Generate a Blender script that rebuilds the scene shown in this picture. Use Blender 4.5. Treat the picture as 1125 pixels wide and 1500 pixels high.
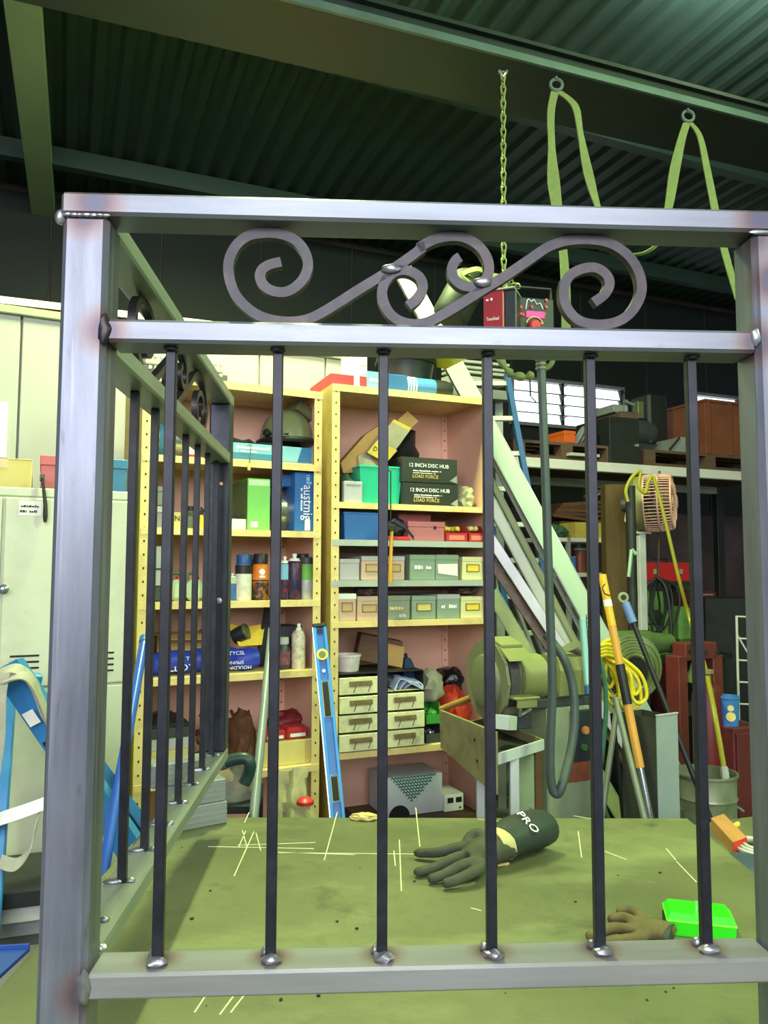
import bpy, bmesh, math, random
from mathutils import Vector, Matrix, noise
R = math.radians
for o in list(bpy.data.objects): bpy.data.objects.remove(o)
scene = bpy.context.scene
COL = scene.collection

# ------------------------------------------------------------------ camera, world, lights
EYE = Vector((0, 0, 1.5)); F = 1127.0; PITCH = .075; ROLL = .0024
cam = bpy.data.cameras.new('camera'); cam.sensor_fit = 'VERTICAL'; cam.sensor_height = 24
cam.lens = F / 1500 * 24; cam.clip_start = .05
camo = bpy.data.objects.new('camera', cam); COL.objects.link(camo); scene.camera = camo
CAMM = Matrix.Rotation(R(90) + PITCH, 3, 'X') @ Matrix.Rotation(ROLL, 3, 'Z')
camo.matrix_world = Matrix.Translation(EYE) @ CAMM.to_4x4()

world = bpy.data.worlds.new('world'); scene.world = world; world.use_nodes = True
bg = world.node_tree.nodes['Background']
bg.inputs[0].default_value = (.80, .88, .92, 1); bg.inputs[1].default_value = .24

def area(name, loc, target, sx, sy, power, col):
    l = bpy.data.lights.new(name, 'AREA'); l.shape = 'RECTANGLE'; l.size = sx; l.size_y = sy
    l.energy = power; l.color = col
    o = bpy.data.objects.new(name, l); COL.objects.link(o); o.location = loc
    o.rotation_euler = (Vector(target) - Vector(loc)).to_track_quat('-Z', 'Y').to_euler()
    return o
# assumed daylight from behind the camera: an added area light, no door is built
area('assumed_daylight', (.2, -3.4, 2.95), (0, 1.9, 1.7), 5.0, 2.3, 275, (.95, .95, 1.0))
# assumed cool lamp above the camera, added so the frame darkens towards its foot
area('assumed_tube_front', (.05, -.55, 3.35), (.05, .3, 0), 1.3, .16, 17, (.93, .95, 1.0))
# green-tinged tube lamps assumed or added under the roof
area('assumed_tube_far', (-.36, 2.78, 3.98), (-.36, 2.6, 0), .12, .9, 215, (.82, 1.0, .42))  # assumed from the way the post's shadow falls on the table
area('assumed_tube_near', (1.55, 3.0, 3.98), (1.55, 3.0, 0), .9, .12, 15, (.8, 1.0, .6))  # assumed near the bright corner of the roof
area('added_roof_glow', (1.7, 3.2, 3.9), (1.75, 3.4, 4.4), .9, .12, 9, (.86, 1.0, .95))  # upward light added to brighten the roof patch
area('added_tube_right', (2.7, 1.1, 3.6), (-.2, 1.2, 1.5), .18, 1.3, 90, (.66, 1.0, .42))  # added so the frame's inner faces turn green
vs = scene.view_settings
vs.view_transform = 'Standard'; vs.look = 'None'; vs.exposure = .3; vs.gamma = 1; vs.use_curve_mapping = False

# ------------------------------------------------------------------ pixel -> place helpers
def ray(px, py):
    d = CAMM @ Vector(((px - 562.5) / F, -(py - 750) / F, -1)); return d
def P(px, py, Y):
    d = ray(px, py); return EYE + d * (Y / d.y)
def PZ(px, py, z):
    d = ray(px, py); return EYE + d * ((z - EYE.z) / d.z)
class Frame:
    """a local upright frame: u along the front, v inwards, z up"""
    def __init__(s, x, y, a): s.o = Vector((x, y, 0)); s.a = a; s.U = Vector((math.cos(a), math.sin(a), 0)); s.V = Vector((-math.sin(a), math.cos(a), 0))
    def w(s, u, v, z): return s.o + s.U * u + s.V * v + Vector((0, 0, z))
    def pix(s, px, py, v=0):
        d = ray(px, py); n = s.V; t = (v - (EYE - s.o).dot(n)) / d.dot(n)
        q = EYE + d * t; return (q - s.o).dot(s.U), q.z
    def local(s, q): q = q - s.o; return Vector((q.dot(s.U), q.dot(s.V), q.z))

# ------------------------------------------------------------------ materials
def lin(c):
    return tuple(((x / 255) / 12.92 if x / 255 <= .04045 else ((x / 255 + .055) / 1.055) ** 2.4) for x in c) + (1,)
MATS = {}
def M(name, col, rough=.55, metal=0, var=.15, scale=9, bump=0, dirt=None, damt=.5, dscale=3, trans=0, emit=0, stretch=None, spec=.4, alpha=1):
    if name in MATS: return MATS[name]
    m = bpy.data.materials.new(name); m.use_nodes = True; nt = m.node_tree; N = nt.nodes; L = nt.links
    b = N['Principled BSDF']; b.inputs['Roughness'].default_value = rough; b.inputs['Metallic'].default_value = metal
    b.inputs['Specular IOR Level'].default_value = spec
    if trans: b.inputs['Transmission Weight'].default_value = trans
    if alpha < 1: b.inputs['Alpha'].default_value = alpha
    c = lin(col)
    tc = N.new('ShaderNodeTexCoord'); mp = N.new('ShaderNodeMapping')
    if stretch: mp.inputs['Scale'].default_value = stretch
    L.new(tc.outputs['Object'], mp.inputs['Vector'])
    nz = N.new('ShaderNodeTexNoise'); nz.inputs['Scale'].default_value = scale; nz.inputs['Detail'].default_value = 5; nz.inputs['Roughness'].default_value = .6
    L.new(mp.outputs['Vector'], nz.inputs['Vector'])
    cr = N.new('ShaderNodeValToRGB'); cr.color_ramp.elements[0].position = .3; cr.color_ramp.elements[1].position = .7
    cr.color_ramp.elements[0].color = tuple(x * (1 - var) for x in c[:3]) + (1,)
    cr.color_ramp.elements[1].color = tuple(min(1, x * (1 + var)) for x in c[:3]) + (1,)
    L.new(nz.outputs['Fac'], cr.inputs['Fac']); out = cr.outputs['Color']
    if dirt:
        n2 = N.new('ShaderNodeTexNoise'); n2.inputs['Scale'].default_value = dscale; n2.inputs['Detail'].default_value = 7; n2.inputs['Roughness'].default_value = .7
        L.new(mp.outputs['Vector'], n2.inputs['Vector'])
        r2 = N.new('ShaderNodeValToRGB'); r2.color_ramp.elements[0].position = .48; r2.color_ramp.elements[1].position = .72
        r2.color_ramp.elements[0].color = (0, 0, 0, 1); r2.color_ramp.elements[1].color = (damt, damt, damt, 1)
        L.new(n2.outputs['Fac'], r2.inputs['Fac'])
        mx = N.new('ShaderNodeMixRGB'); L.new(r2.outputs['Color'], mx.inputs['Fac']); L.new(out, mx.inputs['Color1']); mx.inputs['Color2'].default_value = lin(dirt)
        out = mx.outputs['Color']
    L.new(out, b.inputs['Base Color'])
    if bump:
        bp = N.new('ShaderNodeBump'); bp.inputs['Strength'].default_value = bump; bp.inputs['Distance'].default_value = .01
        L.new(nz.outputs['Fac'], bp.inputs['Height']); L.new(bp.outputs['Normal'], b.inputs['Normal'])
    if emit:
        L.new(out, b.inputs['Emission Color']); b.inputs['Emission Strength'].default_value = emit
    MATS[name] = m; return m
def heat(mat, pts, r=.045, core=(70, 72, 92)):
    """heat tint left on the steel around welds (object space points)"""
    nt = mat.node_tree; N = nt.nodes; L = nt.links; b = N['Principled BSDF']
    src = b.inputs['Base Color'].links[0].from_socket; tc = [n for n in N if n.type == 'TEX_COORD'][0]
    for p in pts:
        vd = N.new('ShaderNodeVectorMath'); vd.operation = 'DISTANCE'; vd.inputs[1].default_value = p
        L.new(tc.outputs['Object'], vd.inputs[0])
        mr = N.new('ShaderNodeMath'); mr.operation = 'DIVIDE'; mr.inputs[1].default_value = r; L.new(vd.outputs['Value'], mr.inputs[0])
        cr = N.new('ShaderNodeValToRGB'); e = cr.color_ramp.elements
        e[0].position = .15; e[0].color = lin(core); e[1].position = .75; e[1].color = lin((116, 82, 62))
        k = e.new(.42); k.color = lin((92, 70, 74))
        fr = N.new('ShaderNodeValToRGB'); g = fr.color_ramp.elements
        g[0].position = .35; g[0].color = (.85, .85, .85, 1); g[1].position = 1; g[1].color = (0, 0, 0, 1)
        L.new(mr.outputs[0], cr.inputs['Fac']); L.new(mr.outputs[0], fr.inputs['Fac'])
        mx = N.new('ShaderNodeMixRGB'); L.new(fr.outputs['Color'], mx.inputs['Fac']); L.new(src, mx.inputs['Color1']); L.new(cr.outputs['Color'], mx.inputs['Color2'])
        src = mx.outputs['Color']
    L.new(src, b.inputs['Base Color'])

def overlay(mat, col, scale, lo, hi, amt, stretch=(1, 1, 1), detail=6, off=0):
    """another layer of wear: a patchy colour where the noise is high"""
    nt = mat.node_tree; N = nt.nodes; L = nt.links; b = N['Principled BSDF']
    src = b.inputs['Base Color'].links[0].from_socket; tc = [n for n in N if n.type == 'TEX_COORD'][0]
    mp = N.new('ShaderNodeMapping'); mp.inputs['Scale'].default_value = stretch; mp.inputs['Location'].default_value = (off, off * .7, off * .3); L.new(tc.outputs['Object'], mp.inputs['Vector'])
    nz = N.new('ShaderNodeTexNoise'); nz.inputs['Scale'].default_value = scale; nz.inputs['Detail'].default_value = detail; nz.inputs['Roughness'].default_value = .65; L.new(mp.outputs['Vector'], nz.inputs['Vector'])
    r = N.new('ShaderNodeValToRGB'); e = r.color_ramp.elements; e[0].position = lo; e[0].color = (0, 0, 0, 1); e[1].position = hi; e[1].color = (amt, amt, amt, 1); L.new(nz.outputs['Fac'], r.inputs['Fac'])
    mx = N.new('ShaderNodeMixRGB'); L.new(r.outputs['Color'], mx.inputs['Fac']); L.new(src, mx.inputs['Color1']); mx.inputs['Color2'].default_value = lin(col); L.new(mx.outputs['Color'], b.inputs['Base Color'])
    return mat

# ------------------------------------------------------------------ mesh helpers
class MB:
    def __init__(s): s.v = []; s.f = []
    def add(s, vs, fs):
        k = len(s.v); s.v += [tuple(v) for v in vs]; s.f += [tuple(i + k for i in f) for f in fs]; return s
    def box(s, x0, x1, y0, y1, z0, z1, c=0):
        return s.obox(Vector(((x0 + x1) / 2, (y0 + y1) / 2, (z0 + z1) / 2)), Vector(((x1 - x0) / 2, 0, 0)), Vector((0, (y1 - y0) / 2, 0)), Vector((0, 0, (z1 - z0) / 2)), c)
    def obox(s, o, A, B, C, c=0):
        if c <= 0:
            vs = [o + A * i + B * j + C * k for i in (-1, 1) for j in (-1, 1) for k in (-1, 1)]
            return s.add(vs, [(0, 1, 3, 2), (4, 6, 7, 5), (0, 4, 5, 1), (2, 3, 7, 6), (0, 2, 6, 4), (1, 5, 7, 3)])
        la, lb, lc = A.length, B.length, C.length; c = min(c, la * .9, lb * .9, lc * .9)
        ka, kb, kc = 1 - c / la, 1 - c / lb, 1 - c / lc
        vs = []; ix = {}
        for i in (-1, 1):
            for j in (-1, 1):
                for k in (-1, 1):
                    for ax, (a, b_, c_) in enumerate(((1, kb, kc), (ka, 1, kc), (ka, kb, 1))):
                        ix[i, j, k, ax] = len(vs); vs.append(o + A * (i * a) + B * (j * b_) + C * (k * c_))
        fs = []
        def q(*t):
            f = [ix[x] for x in t]; fs.append(f)
        for t in (-1, 1):
            q((t, -1, -1, 0), (t, 1, -1, 0), (t, 1, 1, 0), (t, -1, 1, 0))
            q((-1, t, -1, 1), (1, t, -1, 1), (1, t, 1, 1), (-1, t, 1, 1))
            q((-1, -1, t, 2), (1, -1, t, 2), (1, 1, t, 2), (-1, 1, t, 2))
        for j in (-1, 1):
            for k in (-1, 1):
                q((-1, j, k, 1), (1, j, k, 1), (1, j, k, 2), (-1, j, k, 2))
                q((j, -1, k, 0), (j, 1, k, 0), (j, 1, k, 2), (j, -1, k, 2))
                q((j, k, -1, 0), (j, k, 1, 0), (j, k, 1, 1), (j, k, -1, 1))
        for i in (-1, 1):
            for j in (-1, 1):
                for k in (-1, 1): q((i, j, k, 0), (i, j, k, 1), (i, j, k, 2))
        return s.add(vs, fs)
    def bar(s, p0, p1, w, h, up=(0, 0, 1), c=0):
        p0, p1 = Vector(p0), Vector(p1); d = p1 - p0; a = d.normalized(); b = Vector(up).cross(a)
        if b.length < 1e-4: b = Vector((1, 0, 0)).cross(a)
        b.normalize(); u = a.cross(b)
        return s.obox((p0 + p1) / 2, d / 2, b * (w / 2), u * (h / 2), c)
    def tube(s, path, r, n=8, cap=True, closed=False, sq=False, flat=1.0, up=None):
        path = [Vector(p) for p in path]; m = len(path); rr = r if isinstance(r, (list, tuple)) else [r] * m
        tans = []
        for i in range(m):
            a = path[(i - 1) % m] if (closed or i) else path[0]; b = path[(i + 1) % m] if (closed or i < m - 1) else path[-1]
            tans.append((b - a).normalized())
        nrm = Vector(up) if up else (Vector((0, 0, 1)) if abs(tans[0].z) < .9 else Vector((1, 0, 0)))
        rings = []
        if sq: n = 4
        for i in range(m):
            if up: nrm = Vector(up)
            nrm = (nrm - tans[i] * nrm.dot(tans[i]))
            if nrm.length < 1e-5: nrm = tans[i].orthogonal()
            nrm.normalize(); b = tans[i].cross(nrm)
            ring = []
            for k in range(n):
                t = 2 * math.pi * (k + (.5 if sq else 0)) / n; q = rr[i] * (1.414 if sq else 1)
                ring.append(path[i] + nrm * (math.cos(t) * q * flat) + b * (math.sin(t) * q))
            rings.append(ring)
        vs = [v for r_ in rings for v in r_]; fs = []
        for i in range(m if closed else m - 1):
            j = (i + 1) % m
            for k in range(n): fs.append((i * n + k, i * n + (k + 1) % n, j * n + (k + 1) % n, j * n + k))
        if cap and not closed: fs += [tuple(range(n - 1, -1, -1)), tuple((m - 1) * n + k for k in range(n))]
        return s.add(vs, fs)
    def cyl(s, p0, p1, r, n=12, r1=None): return s.tube([p0, p1], [r, r if r1 is None else r1], n)
    def lathe(s, prof, c=(0, 0, 0), axis=(0, 0, 1), n=16, flat=1):
        """prof: (radius, height along axis)"""
        a = Vector(axis).normalized(); x = a.orthogonal().normalized() if abs(a.z) < .99 else Vector((1, 0, 0)); y = a.cross(x); c = Vector(c)
        vs = []; fs = []
        for r, h in prof:
            for k in range(n):
                t = 2 * math.pi * k / n; vs.append(c + a * h + x * (r * math.cos(t)) + y * (r * flat * math.sin(t)))
        for i in range(len(prof) - 1):
            for k in range(n): fs.append((i * n + k, i * n + (k + 1) % n, (i + 1) * n + (k + 1) % n, (i + 1) * n + k))
        fs += [tuple(range(n - 1, -1, -1)), tuple((len(prof) - 1) * n + k for k in range(n))]
        return s.add(vs, fs)
    def prism(s, poly, t):
        """poly: list of Vectors (planar), t: thickness vector"""
        n = len(poly); t = Vector(t); p = [Vector(q) for q in poly]
        vs = p + [q + t for q in p]
        fs = [tuple(range(n - 1, -1, -1)), tuple(range(n, 2 * n))] + [(i, (i + 1) % n, n + (i + 1) % n, n + i) for i in range(n)]
        return s.add(vs, fs)
    def ribbon(s, path, wid, th=.002):
        path = [Vector(p) for p in path]; m = len(path); wid = wid if isinstance(wid, list) else [wid] * m; wid = [Vector(w) for w in wid]
        vs = []
        for i in range(m):
            a = path[max(i - 1, 0)]; b = path[min(i + 1, m - 1)]; nn = (b - a).cross(wid[i]).normalized() * th / 2
            vs += [path[i] - wid[i] / 2 - nn, path[i] + wid[i] / 2 - nn, path[i] + wid[i] / 2 + nn, path[i] - wid[i] / 2 + nn]
        fs = [(3, 2, 1, 0), tuple((m - 1) * 4 + k for k in range(4))]
        for i in range(m - 1):
            for k in range(4): fs.append((i * 4 + k, i * 4 + (k + 1) % 4, i * 4 + 4 + (k + 1) % 4, i * 4 + 4 + k))
        return s.add(vs, fs)
    def blob(s, c, sz, seed=0, amp=.3, freq=2.2, sub=3, flatbot=True):
        bm = bmesh.new(); bmesh.ops.create_icosphere(bm, subdivisions=sub, radius=1)
        c = Vector(c); off = Vector((seed * 7.3, seed * 3.1, seed * 1.7)); vs = []
        for v in bm.verts:
            n = v.co.normalized(); q = 1 + amp * (noise.noise(n * freq + off) + .5 * noise.noise(n * freq * 2.7 + off) + .3 * abs(noise.noise(n * freq * 5 + off)))
            p = n * q
            if flatbot and p.z < -.8: p.z = -.8 - (p.z + .8) * .1 * 0
            vs.append(c + Vector((p.x * sz[0], p.y * sz[1], p.z * sz[2])))
        fs = [tuple(v.index for v in f.verts) for f in bm.faces]; bm.free()
        return s.add(vs, fs)
    def xf(s, mat):
        s.v = [tuple(mat @ Vector(v)) for v in s.v]; return s
    def mesh(s, name, mat, smooth=False):
        me = bpy.data.meshes.new(name); me.from_pydata(s.v, [], s.f); me.materials.append(mat)
        bm = bmesh.new(); bm.from_mesh(me); bmesh.ops.recalc_face_normals(bm, faces=bm.faces); bm.to_mesh(me); bm.free()
        if smooth:
            for p in me.polygons: p.use_smooth = True
            try: me.set_sharp_from_angle(angle=R(42))
            except Exception: pass
        return me
    def build(s, name, mat, parent=None, smooth=False, world=False):
        """world=True: vertices are world coordinates, made local to the (unparented) root"""
        if world and parent is not None:
            inv = parent.matrix_basis.inverted()
            if parent.parent: inv = (parent.parent.matrix_basis @ parent.matrix_basis).inverted()
            s.xf(inv)
        o = bpy.data.objects.new(name, s.mesh(name, mat, smooth)); COL.objects.link(o)
        if parent is not None: o.parent = parent
        return o
def tag(o, label=None, cat=None, group=None, kind=None):
    if label: o['label'] = label
    if cat: o['category'] = cat
    if group: o['group'] = group
    if kind: o['kind'] = kind
    return o
def thing(name, label, cat, loc=(0, 0, 0), rot=0, group=None):
    o = bpy.data.objects.new(name, None); COL.objects.link(o); o.empty_display_size = .05
    o.matrix_basis = Matrix.Translation(Vector(loc)) @ Matrix.Rotation(rot, 4, 'Z')
    return tag(o, label, cat, group)
def solid(name, mb, mat, label, cat, group=None, smooth=False, loc=None, rot=0):
    """a thing that is one mesh; mb in local coords when loc is given, else world coords re-based on its own foot"""
    if loc is None:
        xs = [v[0] for v in mb.v]; ys = [v[1] for v in mb.v]; zs = [v[2] for v in mb.v]
        loc = Vector(((min(xs) + max(xs)) / 2, (min(ys) + max(ys)) / 2, min(zs))); mb.xf(Matrix.Translation(-loc))
    o = mb.build(name, mat, None, smooth); o.matrix_basis = Matrix.Translation(Vector(loc)) @ Matrix.Rotation(rot, 4, 'Z')
    return tag(o, label, cat, group)
def empty_at(name, mbpts, label, cat, group=None, rot=0):
    """an Empty at the foot of a set of world points"""
    xs = [v[0] for v in mbpts]; ys = [v[1] for v in mbpts]; zs = [v[2] for v in mbpts]
    return thing(name, label, cat, (sum(xs) / len(xs), sum(ys) / len(ys), min(zs)), rot, group)
def smooth_path(pts, sub=6, closed=False):
    pts = [Vector(p) for p in pts]; n = len(pts); out = []
    for i in range(n if closed else n - 1):
        g = lambda k: pts[k % n] if closed else pts[max(0, min(n - 1, k))]
        p0, p1, p2, p3 = g(i - 1), g(i), g(i + 1), g(i + 2)
        for k in range(sub):
            t = k / sub
            out.append(.5 * ((2 * p1) + (p2 - p0) * t + (2 * p0 - 5 * p1 + 4 * p2 - p3) * t * t + (3 * p1 - p0 - 3 * p2 + p3) * t ** 3))
    if not closed: out.append(pts[-1])
    return out
def lettering(body, size, mat, parent, loc, rot=(R(90), 0, 0), name='lettering', align='CENTER', sx=1):
    cu = bpy.data.curves.new(name, 'FONT'); cu.body = body; cu.size = size; cu.extrude = .0004; cu.align_x = align; cu.align_y = 'CENTER'; cu.resolution_u = 2
    t = bpy.data.objects.new(name, cu); COL.objects.link(t)
    dg = bpy.context.evaluated_depsgraph_get(); me = bpy.data.meshes.new_from_object(t.evaluated_get(dg))
    bpy.data.objects.remove(t); me.materials.clear(); me.materials.append(mat)
    o = bpy.data.objects.new(name, me); COL.objects.link(o); o.parent = parent
    o.location = loc; o.rotation_euler = rot; o.scale = (sx, 1, 1); return o
def marks(parent, x0, x1, y, z, h, mat, vert=False, seed=1):
    """a line of print too small to read"""
    r = random.Random(seed); mb = MB(); x = x0
    while x < x1:
        w = min(h * r.uniform(.4, 1.1), x1 - x); k = h * r.uniform(.6, 1)
        if r.random() > .12:
            if vert: mb.box(z - h / 2, z - h / 2 + k, y, y + .0006, x, x + w * .8)
            else: mb.box(x, x + w * .8, y, y + .0006, z - h / 2, z - h / 2 + k)
        x += w
    o = mb.build('print_marks', mat, parent); o['kind'] = 'stuff'; return o
def remesh(mb, voxel, it=6):
    me = mb.mesh('tmp', mat_dummy); o = bpy.data.objects.new('tmp', me); COL.objects.link(o)
    m = o.modifiers.new('r', 'REMESH'); m.mode = 'VOXEL'; m.voxel_size = voxel
    k = o.modifiers.new('s', 'SMOOTH'); k.iterations = it; k.factor = .5
    dg = bpy.context.evaluated_depsgraph_get(); e = o.evaluated_get(dg).to_mesh()
    out = MB(); out.v = [tuple(v.co) for v in e.vertices]; out.f = [tuple(p.vertices) for p in e.polygons]
    o.evaluated_get(dg).to_mesh_clear(); bpy.data.objects.remove(o); return out
mat_dummy = M('plain_grey', (128, 128, 128))
rng = random.Random(5)

# ================================================================== THE SETTING
GA = R(22.5)                                   # the building stands at this angle to the view
G = Frame(0, 0, GA)
m_conc = M('concrete_floor', (96, 98, 88), .75, var=.25, scale=3, dirt=(50, 52, 46), damt=.8, dscale=1.5)
m_roof = M('roof_steel', (46, 64, 58), .5, .0, var=.12, scale=2, dirt=(38, 52, 46), damt=.6, dscale=.8)
m_beam = M('beam_steel', (24, 35, 33), .5, .1, var=.2, scale=4)
m_raft = M('rafter_paint', (140, 158, 124), .6, var=.08, scale=2)
m_panel = M('panel_white', (150, 149, 148), .55, var=.03, scale=2)
m_seam = M('seam_dark', (110, 112, 104), .7)
m_back = M('back_wall_dusty', (84, 72, 70), .85, var=.35, scale=2.2, dirt=(38, 36, 38), damt=.9, dscale=1.3)
m_dark = M('dark_steel', (38, 40, 42), .5, .2, var=.2)

mb = MB(); mb.box(-7, 9, -14, 13, -.05, 0); tag(mb.build('floor', m_conc), 'dark concrete workshop floor', kind='structure')
# corrugated roof: real ribs running along the depth of the building
ROOFZ = 4.22
mb = MB(); vs = []; fs = []; prof = []
u = -7.0
while u < 9.0:
    prof += [(u, 0), (u + .045, 0), (u + .07, -.028), (u + .115, -.028)]; u += .14
for (uu, dz) in prof:
    vs += [G.w(uu, -1.6, ROOFZ + dz), G.w(uu, 9.6, ROOFZ + dz), ]
for i in range(len(prof) - 1): fs.append((2 * i, 2 * i + 2, 2 * i + 3, 2 * i + 1))
k = len(vs); vs += [G.w(-7, -1.6, ROOFZ + .06), G.w(9, -1.6, ROOFZ + .06), G.w(9, 9.6, ROOFZ + .06), G.w(-7, 9.6, ROOFZ + .06)]; fs.append((k, k + 1, k + 2, k + 3))
mb.add(vs, fs); tag(mb.build('ceiling', m_roof), 'dark green corrugated roof sheeting', kind='structure')
# pale rafter on the left
a = P(37, 0, 3.38); b_ = P(71, 380, 6.2); a.z = b_.z = 4.06; d = (b_ - a).normalized()
mb = MB(); mb.bar(a - d * 3.0, b_ + d * 3.2, .15, .12); tag(mb.build('trim_1', m_raft), 'pale painted rafter under the roof', kind='structure')
# crane beam: I section along the building
BZ = 1.5 + 1.80
q1 = PZ(600, 46, BZ); q2 = PZ(1125, 181, BZ); bd = (q2 - q1).normalized(); bn = Vector((-bd.y, bd.x, 0))
m_beamlit = M('flange_edge_lit', (78, 96, 92), .45, .3)  # beam steel again, with the light on its edge put into the colour
mb = MB()
def beam(c, w, z0, z1): mb.obox(q1 + bd * .8 + bn * c + Vector((0, 0, (z0 + z1) / 2 - BZ)), bd * 4.2, bn * (w / 2), Vector((0, 0, (z1 - z0) / 2)))
beam(.15, .30, BZ, BZ + .018); beam(.08, .014, BZ + .018, BZ + .11); beam(.15, .2, BZ + .11, BZ + .125)
bo = tag(mb.build('trim_2', m_beam), 'deep steel beam carrying chain and slings', kind='structure')
mb = MB(); mb.obox(q1 + bd * .8 + bn * .004 + Vector((0, 0, .013)), bd * 4.2, bn * .006, Vector((0, 0, .0135))); mb.build('flange_lip_lit', m_beamlit, bo)
for px_ in (520, 684, 812, 930, 1040):            # clips on the near web
    q = PZ(px_, 10 + (px_ - 520) * .262 - 4, BZ + .04); t = (q - q1).dot(bd)
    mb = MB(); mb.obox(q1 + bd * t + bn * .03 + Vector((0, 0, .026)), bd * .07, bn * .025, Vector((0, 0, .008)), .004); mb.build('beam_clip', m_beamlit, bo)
m_bounce = M('bounce_wall_green', (120, 150, 92), .7, var=.1, scale=1)
mb = MB(); mb.box(3.7, 3.8, -3, 6.2, 0, ROOFZ); tag(mb.build('bounce_wall_right', m_bounce), 'pale green wall added out of view to reflect green', kind='structure')  # unseen wall, added so the frame steel picks up green reflections
# purlins on the far part of the roof
for i, v in enumerate((3.6, 5.2, 6.8)):
    mb = MB(); mb.obox(G.w(1, v, ROOFZ - .09), G.U * 8, G.V * .035, Vector((0, 0, .06))); tag(mb.build('trim_%d' % (4 + i), m_roof), 'roof purlin', kind='structure')

# back wall with louvre windows
bw = G.local(P(830, 590, 7.0)).y
mb = MB(); mb.obox(G.w(1, bw + .05, 2.1), G.U * 8, G.V * .05, Vector((0, 0, 2.1))); wb = tag(mb.build('wall_back', m_back), 'dusty brown back wall', kind='structure')
m_unlit = M('unlit_wall_dark', (24, 30, 30), .6, .1, var=.2, scale=2)  # the upper wall is unlit; its darkness is put into these sheets' colour
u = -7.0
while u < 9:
    mb = MB(); mb.obox(G.w(u + .38, bw - .006, 3.1), G.U * .375, G.V * .005, Vector((0, 0, 1.05)), .003); mb.build('shade_sheet', m_unlit, wb); u += .76
m_sill = M('window_frame_paint', (120, 122, 126), .5, .2)
m_lit = M('lit_frosted_glass', (240, 246, 255), .4, var=.02, emit=1.5)
def louvre(n, px0, px1, pyt, pyb, mull, rows, label):
    u0, zt = G.pix(px0, pyt, bw); u1, _ = G.pix(px1, pyt, bw); _, zb = G.pix(px0, pyb, bw)
    root = tag(thing('window_%d' % n, label, None, G.w((u0 + u1) / 2, bw, zb), GA), kind='structure')
    w = (u1 - u0) / 2; h = zt - zb
    mb = MB(); t = .03
    mb.box(-w - t, w + t, -.06, -.002, h, h + t); mb.box(-w - t, w + t, -.06, -.002, -t, 0); mb.box(-w - t, -w, -.06, -.002, 0, h); mb.box(w, w + t, -.06, -.002, 0, h)
    mb.build('window_frame', m_sill, root)
    xs = [-w] + [G.pix(p, pyt, bw)[0] - (u0 + u1) / 2 for p in mull] + [w]
    for i in range(len(xs) - 1):
        for r in range(rows):
            z0 = h * r / rows; z1 = h * (r + 1) / rows
            mb = MB(); mb.add([(xs[i] + .012, -.04, z0 + .004), (xs[i + 1] - .012, -.04, z0 + .004), (xs[i + 1] - .012, -.012, z1 - .003), (xs[i] + .012, -.012, z1 - .003)], [(0, 1, 2, 3)])
            mb.add([(xs[i] + .012, -.034, z0 + .004), (xs[i + 1] - .012, -.034, z0 + .004), (xs[i + 1] - .012, -.006, z1 - .003), (xs[i] + .012, -.006, z1 - .003)], [(3, 2, 1, 0)])
            mb.build('pane', m_lit, root)
    for x in xs[1:-1] + [xs[-1]]:
        mb = MB(); mb.box(x - .014, x + .014, -.055, -.004, 0, h)
        for r in range(rows):
            z1 = h * (r + .95) / rows
            mb.bar((x, -.07, z1), (x - .05, -.10, z1 - .07), .012, .014); mb.bar((x, -.06, z1 - .03), (x + .035, -.07, z1 - .005), .01, .01)
        mb.build('louvre_clips', m_dark, root)
    return root
louvre(1, 748, 905, 556, 618, [819], 4, 'bright white louvre window in the back wall')
louvre(2, 1015, 1100, 580, 640, [1076], 4, 'narrow strip of bright louvre window above brown box')

# left partition of white panels
PA = R(27); pw = P(30, 600, 3.15); PF = Frame(pw.x, pw.y, PA)
PTOP = PF.pix(60, 467)[1]
wl = tag(thing('wall_left', 'white panelled partition wall', None, PF.w(0, 0, 0), PA), kind='structure')
us = [-2.4, -1.2, PF.pix(30, 520)[0], PF.pix(205, 520)[0], PF.pix(380, 540)[0], PF.pix(477, 540)[0], PF.pix(530, 540)[0]]
for i in range(len(us) - 1):
    mb = MB(); mb.box(us[i] + .004, us[i + 1] - .004, 0, .05, 0, PTOP, .003); mb.build('panel', m_panel, wl)
mb = MB(); mb.box(us[0], us[-1], .012, .045, 0, PTOP - .01); mb.build('seam_backing', m_seam, wl)
mb = MB(); mb.box(us[0], us[-1] + .01, -.02, .07, PTOP, PTOP + .035, .004); mb.build('wall_capping', m_raft, wl)
a = P(0, 441, 3.6); b_ = P(95, 452, 3.75)
d = (b_ - a).normalized()
mb = MB(); mb.bar(a - d * 1.0, b_ + d * 1.2, .05, .035); tag(mb.build('trim_3', M('conduit_cream', (214, 210, 190), .5)), 'cream conduit rail above the partition', kind='structure')

# ================================================================== STEEL TABLE
TZ = 1.5 - .605
m_table = M('table_steel', (104, 108, 74), .5, .1, var=.34, scale=3.5, bump=.08, dirt=(70, 74, 50), damt=.85, dscale=7, spec=.5)
overlay(m_table, (142, 146, 104), 2.2, .52, .72, .7, (1, 2.2, 1), 8, 3); overlay(m_table, (46, 48, 34), 9, .6, .72, .6, (1, 1, 1), 8, 5); overlay(m_table, (124, 96, 62), 2.6, .64, .78, .35, (1, 3, 1), 6, 9)
m_tleg = M('table_leg_paint', (86, 92, 84), .6)
tb = thing('welding_table', 'large scratched steel welding table with thick flat top', 'table', (.094, 1.1, 0))
TX0, TX1, TY0, TY1 = -.557, .745, .28, 1.935
mb = MB(); mb.box(TX0 - .094, TX1 - .094, TY0 - 1.1, TY1 - 1.1, TZ - .02, TZ, .002); top = mb.build('table_top', m_table, tb)
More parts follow.
